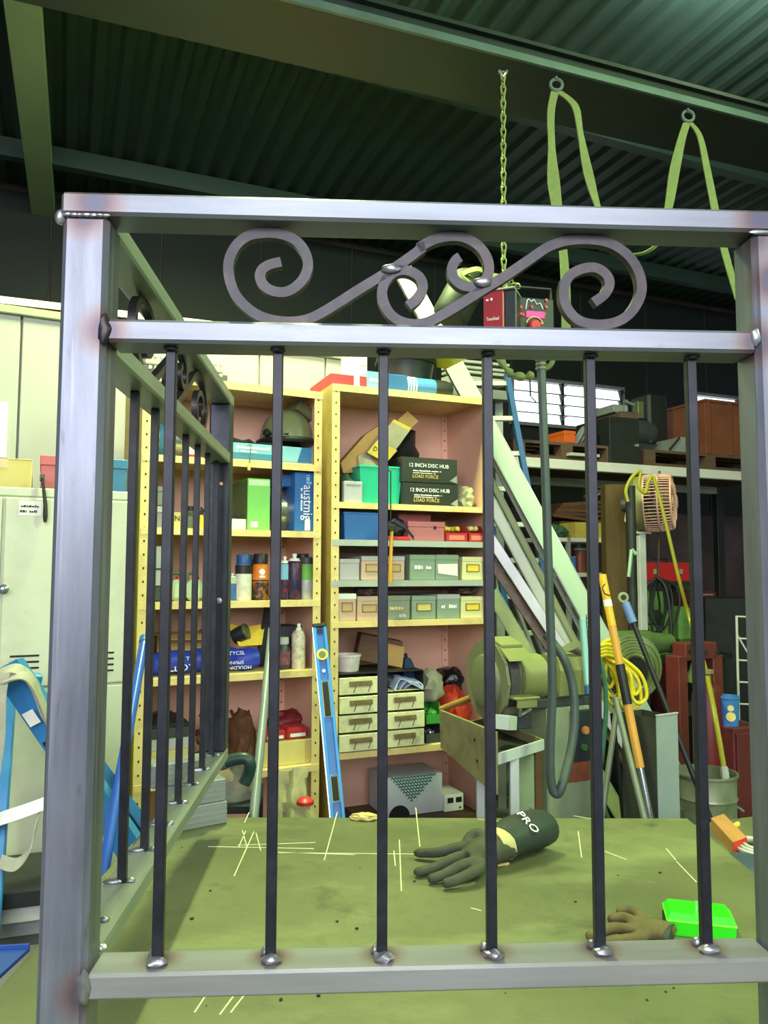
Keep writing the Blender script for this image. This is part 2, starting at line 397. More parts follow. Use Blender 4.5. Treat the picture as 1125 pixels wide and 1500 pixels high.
m_chalk = M('scratch_bright', (214, 218, 176), .5)
mb = MB()
def mark(x0, y0, x1, y1, w=.0022):
    a = PZ(x0, y0, TZ + .0004); b = PZ(x1, y1, TZ + .0004); c = Vector((.094, 1.1, 0)); mb.bar(a - c, b - c, w, .0006)
for t in [(343,1283,372,1218),(355,1216,362,1242),(375,1220,382,1246),(396,1248,520,1252),(348,1238,462,1234),(408,1249,700,1252),(475,1260,494,1190),(305,1240,460,1243),(609,1183,615,1240),(585,1230,588,1305),(577,1246,579,1268),(847,1218,852,1256),(883,1246,918,1259),(976,1243,990,1260),(991,1262,1020,1292),(338,1483,362,1452),(322,1486,345,1455),(285,1483,300,1460),(365,1190,358,1205),(730,1262,742,1268),(360,1217,350,1240),(700,1200,760,1206),(840,1195,870,1200),(690,1330,705,1334)]: mark(*t)
o = mb.build('scratch_marks', m_chalk, top); o['kind'] = 'stuff'
mb = MB()
for k in range(26):
    x = rng.uniform(260, 1000); y = rng.uniform(1230, 1480); a = PZ(x, y, TZ) - Vector((.094, 1.1, 0)); s = rng.uniform(.0012, .004)
    mb.blob(a + Vector((0, 0, s * .4)), (s, s, s * .6), k, .3, sub=1)
o = mb.build('spatter', m_dark, top); o['kind'] = 'stuff'
for x in (TX0 + .05, TX1 - .05):
    for y in (TY0 + .08, TY1 - .08):
        mb = MB(); mb.box(x - .094 - .03, x - .094 + .03, y - 1.13, y - 1.07, 0, TZ - .02, .004); mb.build('leg', m_tleg, tb)
for y in (TY0 + .08, TY1 - .08):
    mb = MB(); mb.box(TX0 - .044, TX1 - .144, y - 1.12, y - 1.08, TZ - .1, TZ - .021, .004); mb.build('apron_rail', m_tleg, tb)

# ================================================================== THE BALUSTRADE FRAME
FX, FY, FPSI = -.3624, .8245, .0516
FF = Frame(FX, FY, FPSI)
Z3, Z2, Z2B, Z1 = 1.5 + .419, 1.5 + .2751, 1.5 + .2493, 1.5 - .4179
RH = .0262
def steel(n): return M(n, (116, 121, 134), .36, .5, var=.34, scale=30, stretch=(1, 1, .12), dirt=(120, 122, 136), damt=.5, dscale=14)
def steelh(n, st): return M(n, (118, 123, 134), .36, .5, var=.22, scale=30, stretch=st, dirt=(128, 130, 142), damt=.4, dscale=14)
m_post, m_postr = steel('bright_tube_steel_post'), steel('bright_tube_steel_post_right')
m_trail, m_mrail, m_brail = steelh('bright_rail_steel_top', (.1, 1, 1)), steelh('bright_rail_steel_mid', (.1, 1, 1)), M('bright_rail_steel_low', (134, 136, 136), .36, .28, var=.2, scale=30, stretch=(.1, 1, 1), dirt=(150, 146, 104), damt=.5, dscale=9)
m_side = M('bright_rail_steel_side', (138, 144, 138), .38, .28, var=.2, scale=30, stretch=(1, .1, 1), dirt=(110, 112, 100), damt=.4, dscale=14)
for m_ in (m_post, m_postr): overlay(m_, (66, 64, 72), 60, .60, .72, .5, (1.4, 1.4, .3), 8, 2); overlay(m_, (176, 178, 196), 22, .56, .7, .6, (2.2, 2.2, .07), 4, 6)
for m_ in (m_trail, m_mrail): overlay(m_, (84, 84, 96), 30, .6, .72, .6, (.3, 1, 1), 8, 2)
m_bar = M('black_bar_steel', (32, 34, 42), .42, .35, var=.25, scale=40, dirt=(56, 58, 70), damt=.5, dscale=25)
m_bpost = M('mill_scale_post', (44, 47, 57), .42, .5, var=.3, scale=14, dirt=(78, 80, 94), damt=.6, dscale=10)
m_scroll = M('wrought_scroll_steel', (54, 52, 56), .4, .6, var=.2, scale=40, dirt=(80, 66, 64), damt=.5, dscale=20)
m_weld = M('weld_bead', (156, 156, 164), .4, .8, var=.2, scale=60)
m_soot = M('weld_soot', (40, 38, 44), .5, .3)
bal = thing('balustrade_frame', 'welded square tube balustrade frame with scrolls and black bars', 'balustrade', FF.w(0, 0, TZ), FPSI)
zl = lambda z: z - TZ
RW = .05
UL0, UL1 = .005, .056
UR0 = FF.pix(1105, 400, 0)[0]; UR1 = UR0 + .05
VB0, VB1 = .972, 1.022
mb = MB(); mb.box(UL0, UL1, .0, .05, 0, zl(Z3 - RH), .006); heat(m_post, [(UL1, 0, zl(Z2) - .014), (.03, 0, zl(Z3) - .026), (UL1, 0, zl(Z1) - .02)], .036); mb.build('post', m_post, bal)
mb = MB(); mb.box(UR0, UR1, 0, .05, 0, zl(Z3 - RH), .006); heat(m_postr, [(UR0, 0, zl(Z2) - .014), (UR0, 0, zl(Z3) - .03), (UR0 + .02, 0, zl(Z3) - .085)], .035); mb.build('post', m_postr, bal)
mb = MB(); mb.box(.0, .05, VB0, VB1, zl(Z1), zl(Z3 - RH), .004); bp = mb.build('post', m_bpost, bal)
mb = MB(); q = FF.pix(324, 709, VB0); mb.lathe([(.0045, 0), (.0045, .004), (.003, .006)], (q[0], VB0 - .001, zl(q[1])), (0, -1, 0), 10); mb.build('paint_dab', M('paint_dab_pink', (226, 176, 160), .6), bp)
mb = MB(); q = FF.pix(321, 880, VB0); mb.lathe([(.008, 0), (.007, .004), (.002, .005)], (q[0], VB0, zl(q[1])), (0, -1, 0), 10); mb.build('weld_spot', m_weld, bp)
# rails
mb = MB(); mb.box(UL0 - .002, UR1, 0, .05, zl(Z3 - RH), zl(Z3), .0035); heat(m_trail, [(.04, 0, zl(Z3) - .012), (UR0 + .01, 0, zl(Z3) - .012)], .04); mb.build('top_rail', m_trail, bal)
mb = MB(); mb.box(UL1, UR0, 0, .05, zl(Z2B), zl(Z2), .0035); heat(m_mrail, [(UL1, 0, zl(Z2) - .014), (UR0, 0, zl(Z2) - .014)], .032); mb.build('middle_rail', m_mrail, bal)
bars = [.1231 + .12 * i for i in range(6)]
mb = MB(); mb.box(UL1, UR0, 0, .05, zl(Z1 - RH), zl(Z1), .003); heat(m_brail, [(b, .031, zl(Z1)) for b in bars], .030, (22, 20, 22)); mb.build('bottom_rail', m_brail, bal)
for nm, z0, z1 in (('side_top_rail', Z3 - RH, Z3), ('side_middle_rail', Z2B, Z2), ('side_bottom_rail', Z1 - RH, Z1)):
    mb = MB(); mb.box(0 + .001, .05, .05, VB0 if nm != 'side_bottom_rail' else VB1, zl(z0), zl(z1), .003)
    if nm == 'side_top_rail': mb.box(.001, .05, VB0, VB1, zl(z0), zl(z1), .003)
    mb.build(nm, m_side, bal)
BW = .0056
for i, u in enumerate(bars):
    mb = MB(); mb.box(u - BW, u + BW, .0195, .0307, zl(Z1), zl(Z2B), .0008); bo_ = mb.build('baluster', m_bar, bal)
    mb = MB(); mb.blob((u + .001, .0165, zl(Z1) + .0035), (.011, .0075, .0055), i, .35, 3, 2); mb.blob((u - .006, .034, zl(Z1) + .003), (.006, .006, .006), i + 9, .3, 3, 2); mb.build('weld', m_weld, bo_, True)
    mb = MB(); mb.blob((u, .018, zl(Z2B) - .002), (.0085, .0065, .003), i + 20, .3, 3, 2, False); mb.build('weld', m_soot, bo_, True)
for i in range(1, 9):
    v = .0076 + .1162 * i
    mb = MB(); mb.box(.025 - BW, .025 + BW, v - BW, v + BW, zl(Z1), zl(Z2B), .0008); bo_ = mb.build('baluster', m_bar, bal)
    mb = MB(); mb.blob((.014, v - .004, zl(Z1) + .002), (.013, .006, .004), i + 40, .3, 3, 2); mb.blob((.037, v, zl(Z1) + .002), (.006, .005, .004), i + 50, .3, 3, 2); mb.build('weld', m_weld, bo_, True)
# welds at the corners
def weld(u, v, z, s, k, m=None):
    mb = MB(); mb.blob((u, v, zl(z)), s, k, .3, 3, 2, False); mb.build('weld', m or m_weld, bal, True)
weld(UL0 - .003, .004, Z3 - RH - .003, (.006, .006, .008), 1); weld(UL1 - .001, .001, Z2 - .012, (.007, .005, .017), 2, m_scroll); weld(UL1 - .002, .0, Z1 - .012, (.008, .006, .017), 3)
weld(UR0 - .001, .0, Z2 - .008, (.006, .004, .010), 4); weld(UR0 + .01, -.0005, Z3 - RH - .002, (.014, .003, .003), 5); weld(.055, .053, Z1 + .003, (.006, .006, .004), 6)
for k in range(7): weld(UL0 + .006 + k * .007, -.0005, Z3 - RH - .0015, (.005, .0022, .0022), 30 + k)
# scrolls (outline points on the frame plane, then swept as a square bar)
c5 = lambda l: [(320 + x / 3.516, 320 + y / 3.516) for x, y in l]
c6 = lambda l: [(560 + x / 2.8125, 320 + y / 2.8125) for x, y in l]
S1 = c5([(325,215),(270,228),(228,255),(217,298),(245,345),(300,370),(365,365),(430,315),(462,240),(448,165),(400,105),(330,74),(250,66),(160,80),(95,130),(58,210),(60,300),(95,390),(160,460),(240,505),(350,525),(450,515),(530,480),(620,425),(720,360),(850,280),(950,215),(1050,140)]) + \
     c6([(150,113),(210,80),(280,66),(340,74),(395,107),(430,160),(435,215),(410,258),(370,275),(325,268),(290,235),(285,195),(300,165),(318,152)])
S2 = c6([(105,360),(140,330),(165,283),(150,237),(100,210),(50,217),(12,255),(-2,310),(18,375),(60,418),(120,437),(180,430),(240,400),(330,345),(420,285),(500,235),(600,165),(680,110),(760,84),(850,80),(930,95),(1000,140),(1045,205),(1062,275),(1050,335),(1010,395),(950,430),(870,438),(800,418),(755,365),(742,300),(760,240),(810,206),(870,198),(915,225),(930,265),(910,310),(865,345)])
SV = .025
def scroll_uz(S): return [FF.pix(x, y, SV) for x, y in S]
SP = [smooth_path([Vector((u, SV, zl(z))) for u, z in scroll_uz(S)], 4) for S in (S1, S2)]
zlo, zhi = zl(Z2) + .0062, zl(Z3 - RH) - .0062
for path in SP:
    a0, a1 = min(p.z for p in path), max(p.z for p in path)
    for p in path: p.z = zlo + (p.z - a0) / (a1 - a0) * (zhi - zlo)
    mb = MB(); mb.tube(path, .0058, sq=True, up=(0, 1, 0)); mb.build('scroll', m_scroll, bal, False)
for k, (x, y) in enumerate(((572, 397), (706, 417))):
    u, z = FF.pix(x, y, SV); weld(u, SV - .006, z, (.011, .006, .006), 60 + k)
for path in SP:
    p2 = [Vector((.025, .07 + (p.x - .06) * 1.16, p.z)) for p in path]
    mb = MB(); mb.tube(p2, .0058, sq=True, up=(1, 0, 0)); mb.build('scroll', m_scroll, bal, False)

# grey box sections stacked under the rear post
m_alu = M('grey_ribbed_steel', (150, 154, 160), .4, .5, var=.18, scale=14, stretch=(.2, 1, 8))
sa = PZ(265, 1219, TZ); sb = PZ(333, 1206, TZ); ang = math.atan2(sb.y - sa.y, sb.x - sa.x)
hh = (Z1 - RH - TZ) / 3
for k, (l, lab) in enumerate(((.0, 'bottom grey box section of the stack under the rear post'), (-.004, 'middle grey box section of the stack under the rear post'), (-.035, 'top grey box section of the stack directly under the side rail'))):
    d = Vector((math.cos(ang), math.sin(ang), 0)); nrm = Vector((-d.y, d.x, 0)); L = .15
    ctr = sb + d * (l - L / 2) + Vector((0, 0, k * hh))
    t = thing('box_section', lab, 'steel section', ctr, ang, 'box sections propping the frame')
    mb = MB(); mb.box(-L / 2, L / 2, 0, .06, 0, hh - .001, .003); mb.build('tube_body', m_alu, t)
    mb = MB()
    for j in range(3): mb.box(-L / 2 + .002, L / 2 - .002, -.0015, .0005, hh * (.2 + .27 * j), hh * (.2 + .27 * j) + .005)
    mb.build('ribs', m_alu, t)

# ================================================================== SHELVING UNITS AND LOCKER
m_cream = M('cream_shelf_paint', (220, 196, 134), .5, var=.08, scale=5, dirt=(150, 112, 66), damt=.45, dscale=9)
m_cream_day = M('cream_panel_daylit', (238, 190, 166), .6, var=.06, scale=2.5, dirt=(206, 158, 134), damt=.4, dscale=2)  # the units' cream paint again; pinkish daylight is put into its colour
m_oldside = M('shelf_side_olive', (176, 154, 84), .55, var=.1, dirt=(110, 92, 52), damt=.5, dscale=6)
m_gshelf = M('grey_shelf', (168, 172, 168), .5, .2, var=.1)
m_hole = M('hole_dark', (58, 40, 26), .9)
CD = .42                                           # shelf depth
def shelf_unit(name, label, fr, W, ztop, shelves, grey=(), right_skin=True):
    t = thing(name, label, 'shelf', fr.w(0, 0, 0), fr.a, 'cream steel shelving units')
    UW = .034
    for (x, y) in ((0, 0), (W - UW, 0), (0, CD - .03), (W - UW, CD - .03)):
        mb = MB(); s = 1 if x == 0 else -1; xo = x if x == 0 else x + UW
        if y == 0:
            mb.box(min(xo, xo + s * UW), max(xo, xo + s * UW), 0, .0025, 0, ztop); mb.box(min(xo, xo + s * .0025), max(xo, xo + s * .0025), .0025, .04, 0, ztop)
        else:
            mb.box(min(xo, xo + s * UW), max(xo, xo + s * UW), CD - .005, CD - .0025, 0, ztop); mb.box(min(xo, xo + s * .0025), max(xo, xo + s * .0025), CD - .04, CD - .005, 0, ztop)
        o = mb.build('upright', m_cream if y == 0 else m_cream_day, t)
        mb = MB(); z = .5
        while z < ztop - .02:
            if y == 0: mb.box(xo + s * .017 - .003, xo + s * .017 + .003, -.0008, .0005, z, z + .008)
            else: mb.box(xo + s * .017 - .003, xo + s * .017 + .003, CD - .0062, CD - .0049, z, z + .006)
            z += .05
        h = mb.build('bolt_holes', m_hole, o); h['kind'] = 'stuff'
    mb = MB(); mb.box(-.0015, .0, .0, CD, 0, ztop); mb.build('side_panel', m_oldside, t)
    mb = MB(); mb.box(W - .0045, W - .0028, .041, CD - .041, 0, ztop); mb.build('side_panel', m_cream_day, t)
    mb = MB(); mb.box(.002, W - .002, CD, CD + .0025, 0, ztop); mb.build('back_panel', m_cream_day, t)
    mb = MB(); mb.box(.0, W, -.001, CD, ztop - .002, ztop); mb.box(0, W, -.0025, -.001, ztop - .03, ztop); mb.build('top_shelf', m_cream, t)
    for i, z in enumerate(shelves):
        mb = MB(); mb.box(.003, W - .005, .003, CD - .006, z - .0022, z); mb.box(.003, W - .003, -.0022, .003, z - .026, z)
        mb.box(.003, W - .005, CD - .009, CD - .006, z - .026, z - .0022)
        mb.build('shelf', m_gshelf if i in grey else m_cream, t)
    mb = MB(); mb.box(.003, W - .005, .003, CD - .003, .06, .062); mb.box(.003, W - .003, -.002, .003, 0, .062); mb.build('shelf', m_cream, t)
    return t
# right-hand unit
r0 = P(485, 833, 3.2); RC = Frame(r0.x, r0.y, R(22.5))
RW_ = RC.pix(718, 833)[0]
RS = [RC.pix(600, y)[1] for y in (739, 792, 850, 908, 1094)]; RT = RC.pix(600, 573)[1]
shelf_unit('shelving_unit', 'cream steel shelving unit holding the drawer boxes and black cartons', RC, RW_, RT, RS, grey=(1, 2))
# left-hand unit
l1 = P(470, 833, 3.17); LA = R(27)
lt = Frame(l1.x, l1.y, LA); u0 = lt.pix(203, 833)[0]; q = lt.w(u0, 0, 0); LC = Frame(q.x, q.y, LA); LW_ = -u0
LS = [LC.pix(440, y)[1] for y in (680, 778, 879, 982, 1122)]; LT = LC.pix(440, 571)[1]
shelf_unit('shelving_unit', 'cream steel shelving unit holding the spray cans and blue bag', LC, LW_, LT, LS)

# locker on the far left
m_lock = M('locker_paint', (204, 208, 180), .45, var=.05, scale=2, dirt=(168, 168, 140), damt=.5, dscale=3)
m_gap = M('gap_dark', (34, 36, 32), .8)
k1 = P(188, 833, 2.70); KA = R(24); kt = Frame(k1.x, k1.y, KA)
KT = kt.pix(100, 717)[1]; KW = .80
q = kt.w(-KW, 0, 0); KF = Frame(q.x, q.y, KA)
lk = thing('steel_locker', 'off-white steel locker cabinet with vent slots on its doors', 'locker', KF.w(0, 0, 0), KA)
mb = MB(); mb.box(0, KW, .004, .42, 0, KT, .004); mb.build('body', m_lock, lk)
mb = MB(); mb.box(-.005, KW + .004, -.004, .43, KT - .03, KT, .004); mb.build('top_lip', m_lock, lk)
seam = KF.pix(165, 1001)[1]
for j, (za, zb) in enumerate(((seam + .004, KT - .035), (.08, seam - .004))):
    for i in range(2):
        mb = MB(); mb.box(i * KW / 2 + .006, (i + 1) * KW / 2 - .003, -.010, .003, za, zb, .003); d = mb.build('door', m_lock, lk)
        zc = KF.pix(40, 975)[1] if j == 0 else KF.pix(40, 1278)[1]
        mb = MB()
        va, vb = (KF.pix(14, 975)[0], KF.pix(57, 975)[0]) if i == 0 else (KF.pix(138, 975)[0], KF.pix(166, 975)[0])
        for k in range(4): mb.box(va, vb, -.0125, -.0095, zc + .03 - k * .02, zc + .036 - k * .02)
        v = mb.build('vent_slots', m_gap, d); v['kind'] = 'stuff'
# label on the locker, handle, knob
m_paper = M('paper_white', (232, 232, 222), .7, var=.03); m_ink = M('ink_black', (26, 26, 28), .6); m_white = M('white_print', (240, 240, 240), .6, var=.02)
u, z = KF.pix(44, 745, -.012)
mb = MB(); mb.box(u - .034, u + .034, -.0125, -.0102, z - .024, z + .024); o = mb.build('door_label', m_paper, lk); o['label'] = 'small white printed label'
marks(lk, u - .028, u + .028, -.0132, z + .008, .008, m_ink, seed=4); marks(lk, u - .03, u + .028, -.0132, z - .009, .009, m_ink, seed=5)
u, z = KF.pix(5, 863, -.02)
mb = MB(); mb.lathe([(.016, 0), (.016, .006), (.007, .01), (.007, .022), (.013, .025), (.013, .036), (.008, .04)], (u, -.01, z), (0, -1, 0), 12); mb.build('door_knob', M('chrome', (190, 195, 205), .2, .9), lk, True)
# strap handle hanging from the locker top
m_black = M('black_rubber', (30, 31, 33), .5, var=.2); m_blackp = M('black_plastic', (36, 38, 42), .45, var=.2)
u, z = KF.pix(66, 765, -.03); u2, z2 = KF.pix(62, 700, -.03)
h = thing('file_handle', 'black handled file hanging over the top edge of the locker', 'hand tool', KF.w(u, -.03, z), KA)
mb = MB(); mb.tube([(0, 0, 0), (0, 0, .02), (-.001, 0, .06), (u2 - u, 0, z2 - z)], [.008, .013, .011, .007], 10, flat=.6); mb.build('grip', m_black, h, True)
mb = MB(); mb.bar((u2 - u, .004, z2 - z - .01), (u2 - u, .034, z2 - z + .015), .016, .003); mb.build('hook', m_dark, h)
# sheet of paper on the partition
u0, z0 = PF.pix(0, 672, 0); u1, z1 = PF.pix(12, 590, 0)
t = solid('notice_sheet', MB().box(u0 - .2, u1, -.006, -.002, z0, z1), m_paper, 'white paper notice pinned to the left partition', 'notice', loc=PF.w(0, 0, 0), rot=PA)

# ================================================================== box helpers
def dims(fr, px0, px1, py0, v, zb, pyb=None):
    pym = (py0 + (pyb or py0 + 30)) / 2
    u0 = fr.pix(px0, pym, v)[0]; u1 = fr.pix(px1, pym, v)[0]; zt = fr.pix((px0 + px1) / 2, py0, v)[1]
    return (u0 + u1) / 2, u1 - u0, zt - zb
def box_on(fr, name, label, cat, px0, px1, py0, zb, v, dep, mat, group=None, rot=0, lid=None, flap=False, tape=None, c=.002):
    uc, w, h = dims(fr, px0, px1, py0, v, zb)
    t = thing(name, label, cat, fr.w(uc, v, zb), fr.a + rot, group); t['_w'] = w; t['_h'] = h
    mb = MB(); lh = h * .28 if lid else 0
    mb.box(-w / 2, w / 2, 0, dep, 0.0005, h - lh, c); mb.build('body', mat, t)
    if lid: mb = MB(); mb.box(-w / 2 - .003, w / 2 + .003, -.003, dep + .003, h - lh, h, c); mb.build('lid', lid, t)
    if flap:
        mb = MB(); mb.box(-w / 2, w / 2, -.001, dep, h, h + .002); mb.box(-w / 2, -.001, .004, dep - .004, h + .002, h + .004); mb.box(.001, w / 2, .004, dep - .004, h + .002, h + .004); mb.build('flap', mat, t)
    if tape:
        mb = MB(); mb.box(-.02, .02, -.0012, dep, h + (.004 if flap else 0), h + (.0052 if flap else .0012)); mb.box(-.02, .02, -.0014, 0, h * .7, h + .001); mb.build('tape', tape, t)
    return t
def unwh(t):
    w, h = t['_w'], t['_h']; return w, h
m_card = M('cardboard', (176, 138, 84), .75, var=.1, dirt=(140, 104, 60), damt=.4, dscale=6); m_tape = M('packing_tape', (200, 176, 120), .3)
m_cardy = M('cardboard_yellow', (206, 190, 116), .7, var=.08)
m_redp = M('red_plastic', (186, 50, 52), .4, var=.08); m_pinkp = M('dusty_red_box', (190, 96, 98), .5, var=.12); m_bluep = M('blue_plastic', (58, 112, 178), .4, var=.06)
m_tealb = M('petrol_blue_box', (52, 116, 150), .5, var=.1)
m_redc = M('red_carton', (206, 52, 62), .55, var=.06)
# on the locker
box_on(KF, 'cardboard_box', 'pale cardboard box on the locker at the left edge', 'box', -45, 47, 672, KT, .05, .25, m_cardy, 'boxes on the locker', flap=True, tape=m_tape)
box_on(KF, 'storage_box', 'dusty red lidded box on the locker', 'box', 60, 112, 668, KT, .06, .26, m_pinkp, 'boxes on the locker', lid=m_pinkp)
box_on(KF, 'storage_box', 'petrol blue lidded box on the locker beside the shelving', 'box', 152, 186, 673, KT, .06, .26, m_tealb, 'boxes on the locker', lid=m_tealb)

# ================================================================== THINGS ON THE LEFT-HAND UNIT
m_steelb = M('brushed_steel', (170, 172, 176), .25, .9, var=.1, scale=30); m_darkg = M('dark_grey', (62, 66, 70), .5, var=.2); m_grey = M('mid_grey', (132, 136, 138), .5, var=.15)
m_olive = M('olive_plastic', (96, 104, 72), .4, var=.15); m_gray2 = M('pale_grey_box', (176, 178, 172), .6, var=.1)
# ribbed trays on top
uc, w, h = dims(LC, 208, 334, 522, .05, LT)
t = thing('ribbed_tray', 'stack of ribbed grey trays on top of the left shelving', 'tray', LC.w(uc, .05, LT), LA)
for k in range(2):
    mb = MB(); z0 = h * .5 * k; mb.box(-w / 2 + .01 * k, w / 2 - .012 * k, .0, .3, z0, z0 + h * .46, .006); o = mb.build('tray', m_darkg if k == 0 else m_gray2, t)
    mb = MB()
    for j in range(14): x = -w / 2 + .03 + j * (w - .06) / 13; mb.box(x - .006, x + .006, -.004, .3, z0 + h * .30, z0 + h * .44)
    mb.build('ribs', m_gray2, o)
# top shelf
S0 = LS[0]
uc, w, h = dims(LC, 211, 272, 605, .1, S0)
t = thing('steel_drum', 'shiny steel drum lying on its side on the left shelving', 'drum', LC.w(uc, .1, S0), LA)
rr = h / 2
mb = MB(); mb.lathe([(rr * .9, -w / 2), (rr, -w / 2 + .004), (rr, -w * .03), (rr * .96, -w * .02), (rr * .96, w * .02), (rr, w * .03), (rr, w / 2 - .004), (rr * .9, w / 2)], (0, rr, rr), (1, 0, 0), 28); mb.build('shell', m_steelb, t, True)
mb = MB(); mb.lathe([(rr * 1.015, -.008), (rr * 1.015, .008)], (-.01, rr, rr), (1, 0, 0), 28); mb.build('band', m_tealb, t, True)
b = box_on(LC, 'small_box', 'small white and red box beside the steel drum', 'box', 274, 302, 648, S0, .12, .12, m_paper, lid=None); w, h = unwh(b)
mb = MB(); mb.box(-w / 2 - .0005, w / 2 + .0005, -.0015, .05, h * .1, h * .35); mb.build('red_stripe', m_redc, b)
m_ltb = M('light_blue_carton', (120, 176, 196), .5, var=.06); m_dkb = M('deep_blue_print', (40, 92, 150), .5, var=.06)
b = box_on(LC, 'flat_carton', 'long flat light blue carton under the welding helmet', 'box', 336, 456, 652, S0 + .012, .04, .26, m_ltb); w, h = unwh(b)
mb = MB(); mb.box(-w / 2, w / 2 + .01, .0, .3, -.0115, -.0005); o = mb.build('backing_sheet', m_gray2, b)
mb = MB(); mb.prism([(-w / 2, -.0015, .001), (w * .12, -.0015, .001), (w * .05, -.0015, h * .38), (-w / 2, -.0015, h * .38)], (0, .0012, 0)); mb.build('print_band', m_tealb, b)
mb = MB(); mb.prism([(w * .32, -.0015, .001), (w * .5, -.0015, .001), (w * .5, -.0015, h), (w * .38, -.0015, h)], (0, .0012, 0)); mb.build('print_panel', m_dkb, b)
marks(b, -w * .42, -w * .02, -.0025, h * .74, .013, m_white, seed=6); marks(b, -w * .42, -w * .18, -.0025, h * .5, .008, m_white, seed=7)
# black belt and helmet on the carton
zt = S0 + .012 + h
t = thing('padded_cloth', 'black padded cloth laid over the light blue carton', 'cloth', LC.w(uc + .30, .1, zt + .001), LA)
mb = MB(); pp = [(-.17 + .34 * i / 10, .05 + .03 * math.sin(i), .008 + .012 * math.sin(i * 1.3) ** 2) for i in range(11)]
mb.ribbon(pp, (0, .12, .004), .014); mb.build('cloth', M('black_cloth', (44, 46, 42), .9, var=.3), t, True)
uh, wh, hh_ = dims(LC, 386, 457, 596, .16, zt + .02, 660)
t = thing('welding_helmet', 'olive green welding helmet resting on the carton', 'helmet', LC.w(uh, .18, zt + .016), LA + R(18))
mb = MB(); n = 22; rows = 9; vs = []; fs = []
for j in range(rows + 1):
    ph = j / rows * 1.52; rz = math.cos(ph * .92)
    for i in range(n): th = 2 * math.pi * i / n; vs.append((wh * .5 * math.sin(math.pi / 2 - ph * .95) * math.cos(th) * (1 if math.cos(th) < 0 else 1.0) , .13 * math.sin(math.pi / 2 - ph * .95) * math.sin(th), .02 + hh_ * .86 * math.sin(ph)))
for j in range(rows):
    for i in range(n): fs.append((j * n + i, j * n + (i + 1) % n, (j + 1) * n + (i + 1) % n, (j + 1) * n + i))
fs.append(tuple(rows * n + i for i in range(n))); mb.add(vs, fs); sh = mb.build('shell', M('helmet_olive', (116, 124, 86), .35, var=.12), t, True)
mb = MB(); pp = [(wh * .52 * math.cos(a), .135 * math.sin(a), .02) for a in [R(x) for x in range(0, 360, 15)]]; mb.tube(pp, .012, 8, closed=True); mb.build('rim', m_black, t, True)
mb = MB(); mb.obox(Vector((.05, -.05, hh_ * .86)), Vector((.06, 0, -.03)), Vector((0, .05, 0)), Vector((.012, 0, .022)), .006); mb.build('flip_visor', m_olive, t)
mb = MB(); mb.lathe([(.012, 0), (.016, .005), (.016, .02), (.008, .024)], (-wh * .5, -.02, .045), (-1, -.3, .3), 12); mb.tube([(-wh * .5, -.02, .045), (-wh * .3, -.1, .04)], .006, 6); mb.build('headgear_knob', m_black, t, True)
t = thing('paper_sheaf', 'sheaf of papers leaning upright at the end of the top left shelf', 'papers', LC.w(LC.pix(460, 660, .1)[0], .08, S0), LA)
mb = MB(); mb.obox(Vector((0, .1, .085)), Vector((.008, 0, .002)), Vector((0, .09, 0)), Vector((.012, 0, .082)), .001); mb.build('sheets', m_paper, t)
mb = MB(); mb.obox(Vector((-.012, .1, .07)), Vector((.002, 0, 0)), Vector((0, .085, 0)), Vector((.014, 0, .068)), .001); mb.build('cover', m_gray2, t)
p0 = LC.w(LC.pix(365, 655, .02)[0], -.006, LC.pix(365, 653, .0)[1]); p1 = LC.w(LC.pix(364, 690, 0)[0], -.006, LC.pix(364, 690, 0)[1])
t = thing('pull_cord', 'thin dark cord with a pale toggle hanging from the left shelf', 'cord', p1, LA)
mb = MB(); mb.tube([p0 + LC.V * .05 + Vector((0, 0, .006)), p0 + Vector((0, 0, .006)), (p0 + p1) / 2, p1 + Vector((0, 0, .02))], .002, 6); mb.build('cord', m_olive, t, world=True)
mb = MB(); mb.lathe([(.003, 0), (.007, .004), (.006, .024), (.003, .03)], p1, (0, 0, 1), 8); mb.build('toggle', m_cardy, t, world=True)
# second shelf
S1_ = LS[1]
t = box_on(LC, 'grey_carton', 'grey carton below the clear tub on the second left shelf', 'box', 208, 242, 741, S1_, .05, .2, m_grey, 'grey cartons on the second left shelf', lid=m_gray2)
w, h = unwh(t)
b = box_on(LC, 'plastic_tub', 'clouded grey plastic tub stacked on a grey carton', 'tub', 207, 243, 712, S1_ + h + .002, .05, .2, M('cloudy_plastic', (150, 152, 132), .3, var=.15, trans=.2), lid=m_grey)
box_on(LC, 'grey_carton', 'grey carton next to the lettered white box', 'box', 231, 252, 744, S1_, .26, .1, m_grey, 'grey cartons on the second left shelf', lid=m_gray2)
t = box_on(LC, 'label_box', 'small white box lettered N on the second left shelf', 'box', 253, 266, 750, S1_, .05, .12, m_cardy); w, h = unwh(t)
lettering('N', .03, m_ink, t, (0, -.002, h * .6))
t = thing('olive_bottle', 'squat olive bottle behind the bars on the second left shelf', 'bottle', LC.w(LC.pix(279, 760, .1)[0], .1, S1_), LA)
mb = MB(); mb.lathe([(.03, 0), (.032, .01), (.03, .05), (.014, .065), (.012, .075)], n=14); mb.build('body', m_olive, t, True)
mb = MB(); mb.lathe([(.015, .075), (.015, .09), (.012, .092)], n=12); mb.build('cap', m_black, t, True)
t = thing('hand_tool', 'yellow handled tool standing on the second left shelf', 'hand tool', LC.w(LC.pix(294, 760, .05)[0], .05, S1_), LA)
m_yel = M('yellow_plastic', (222, 182, 46), .4, var=.08)
mb = MB(); mb.tube([(0, 0, 0), (.004, 0, .03), (0, 0, .055)], [.013, .012, .009], 10); mb.build('handle', m_yel, t, True)
mb = MB(); mb.tube([(0, 0, .055), (.006, 0, .075), (.0, 0, .088)], [.009, .007, .002], 8); mb.build('head', m_black, t, True)
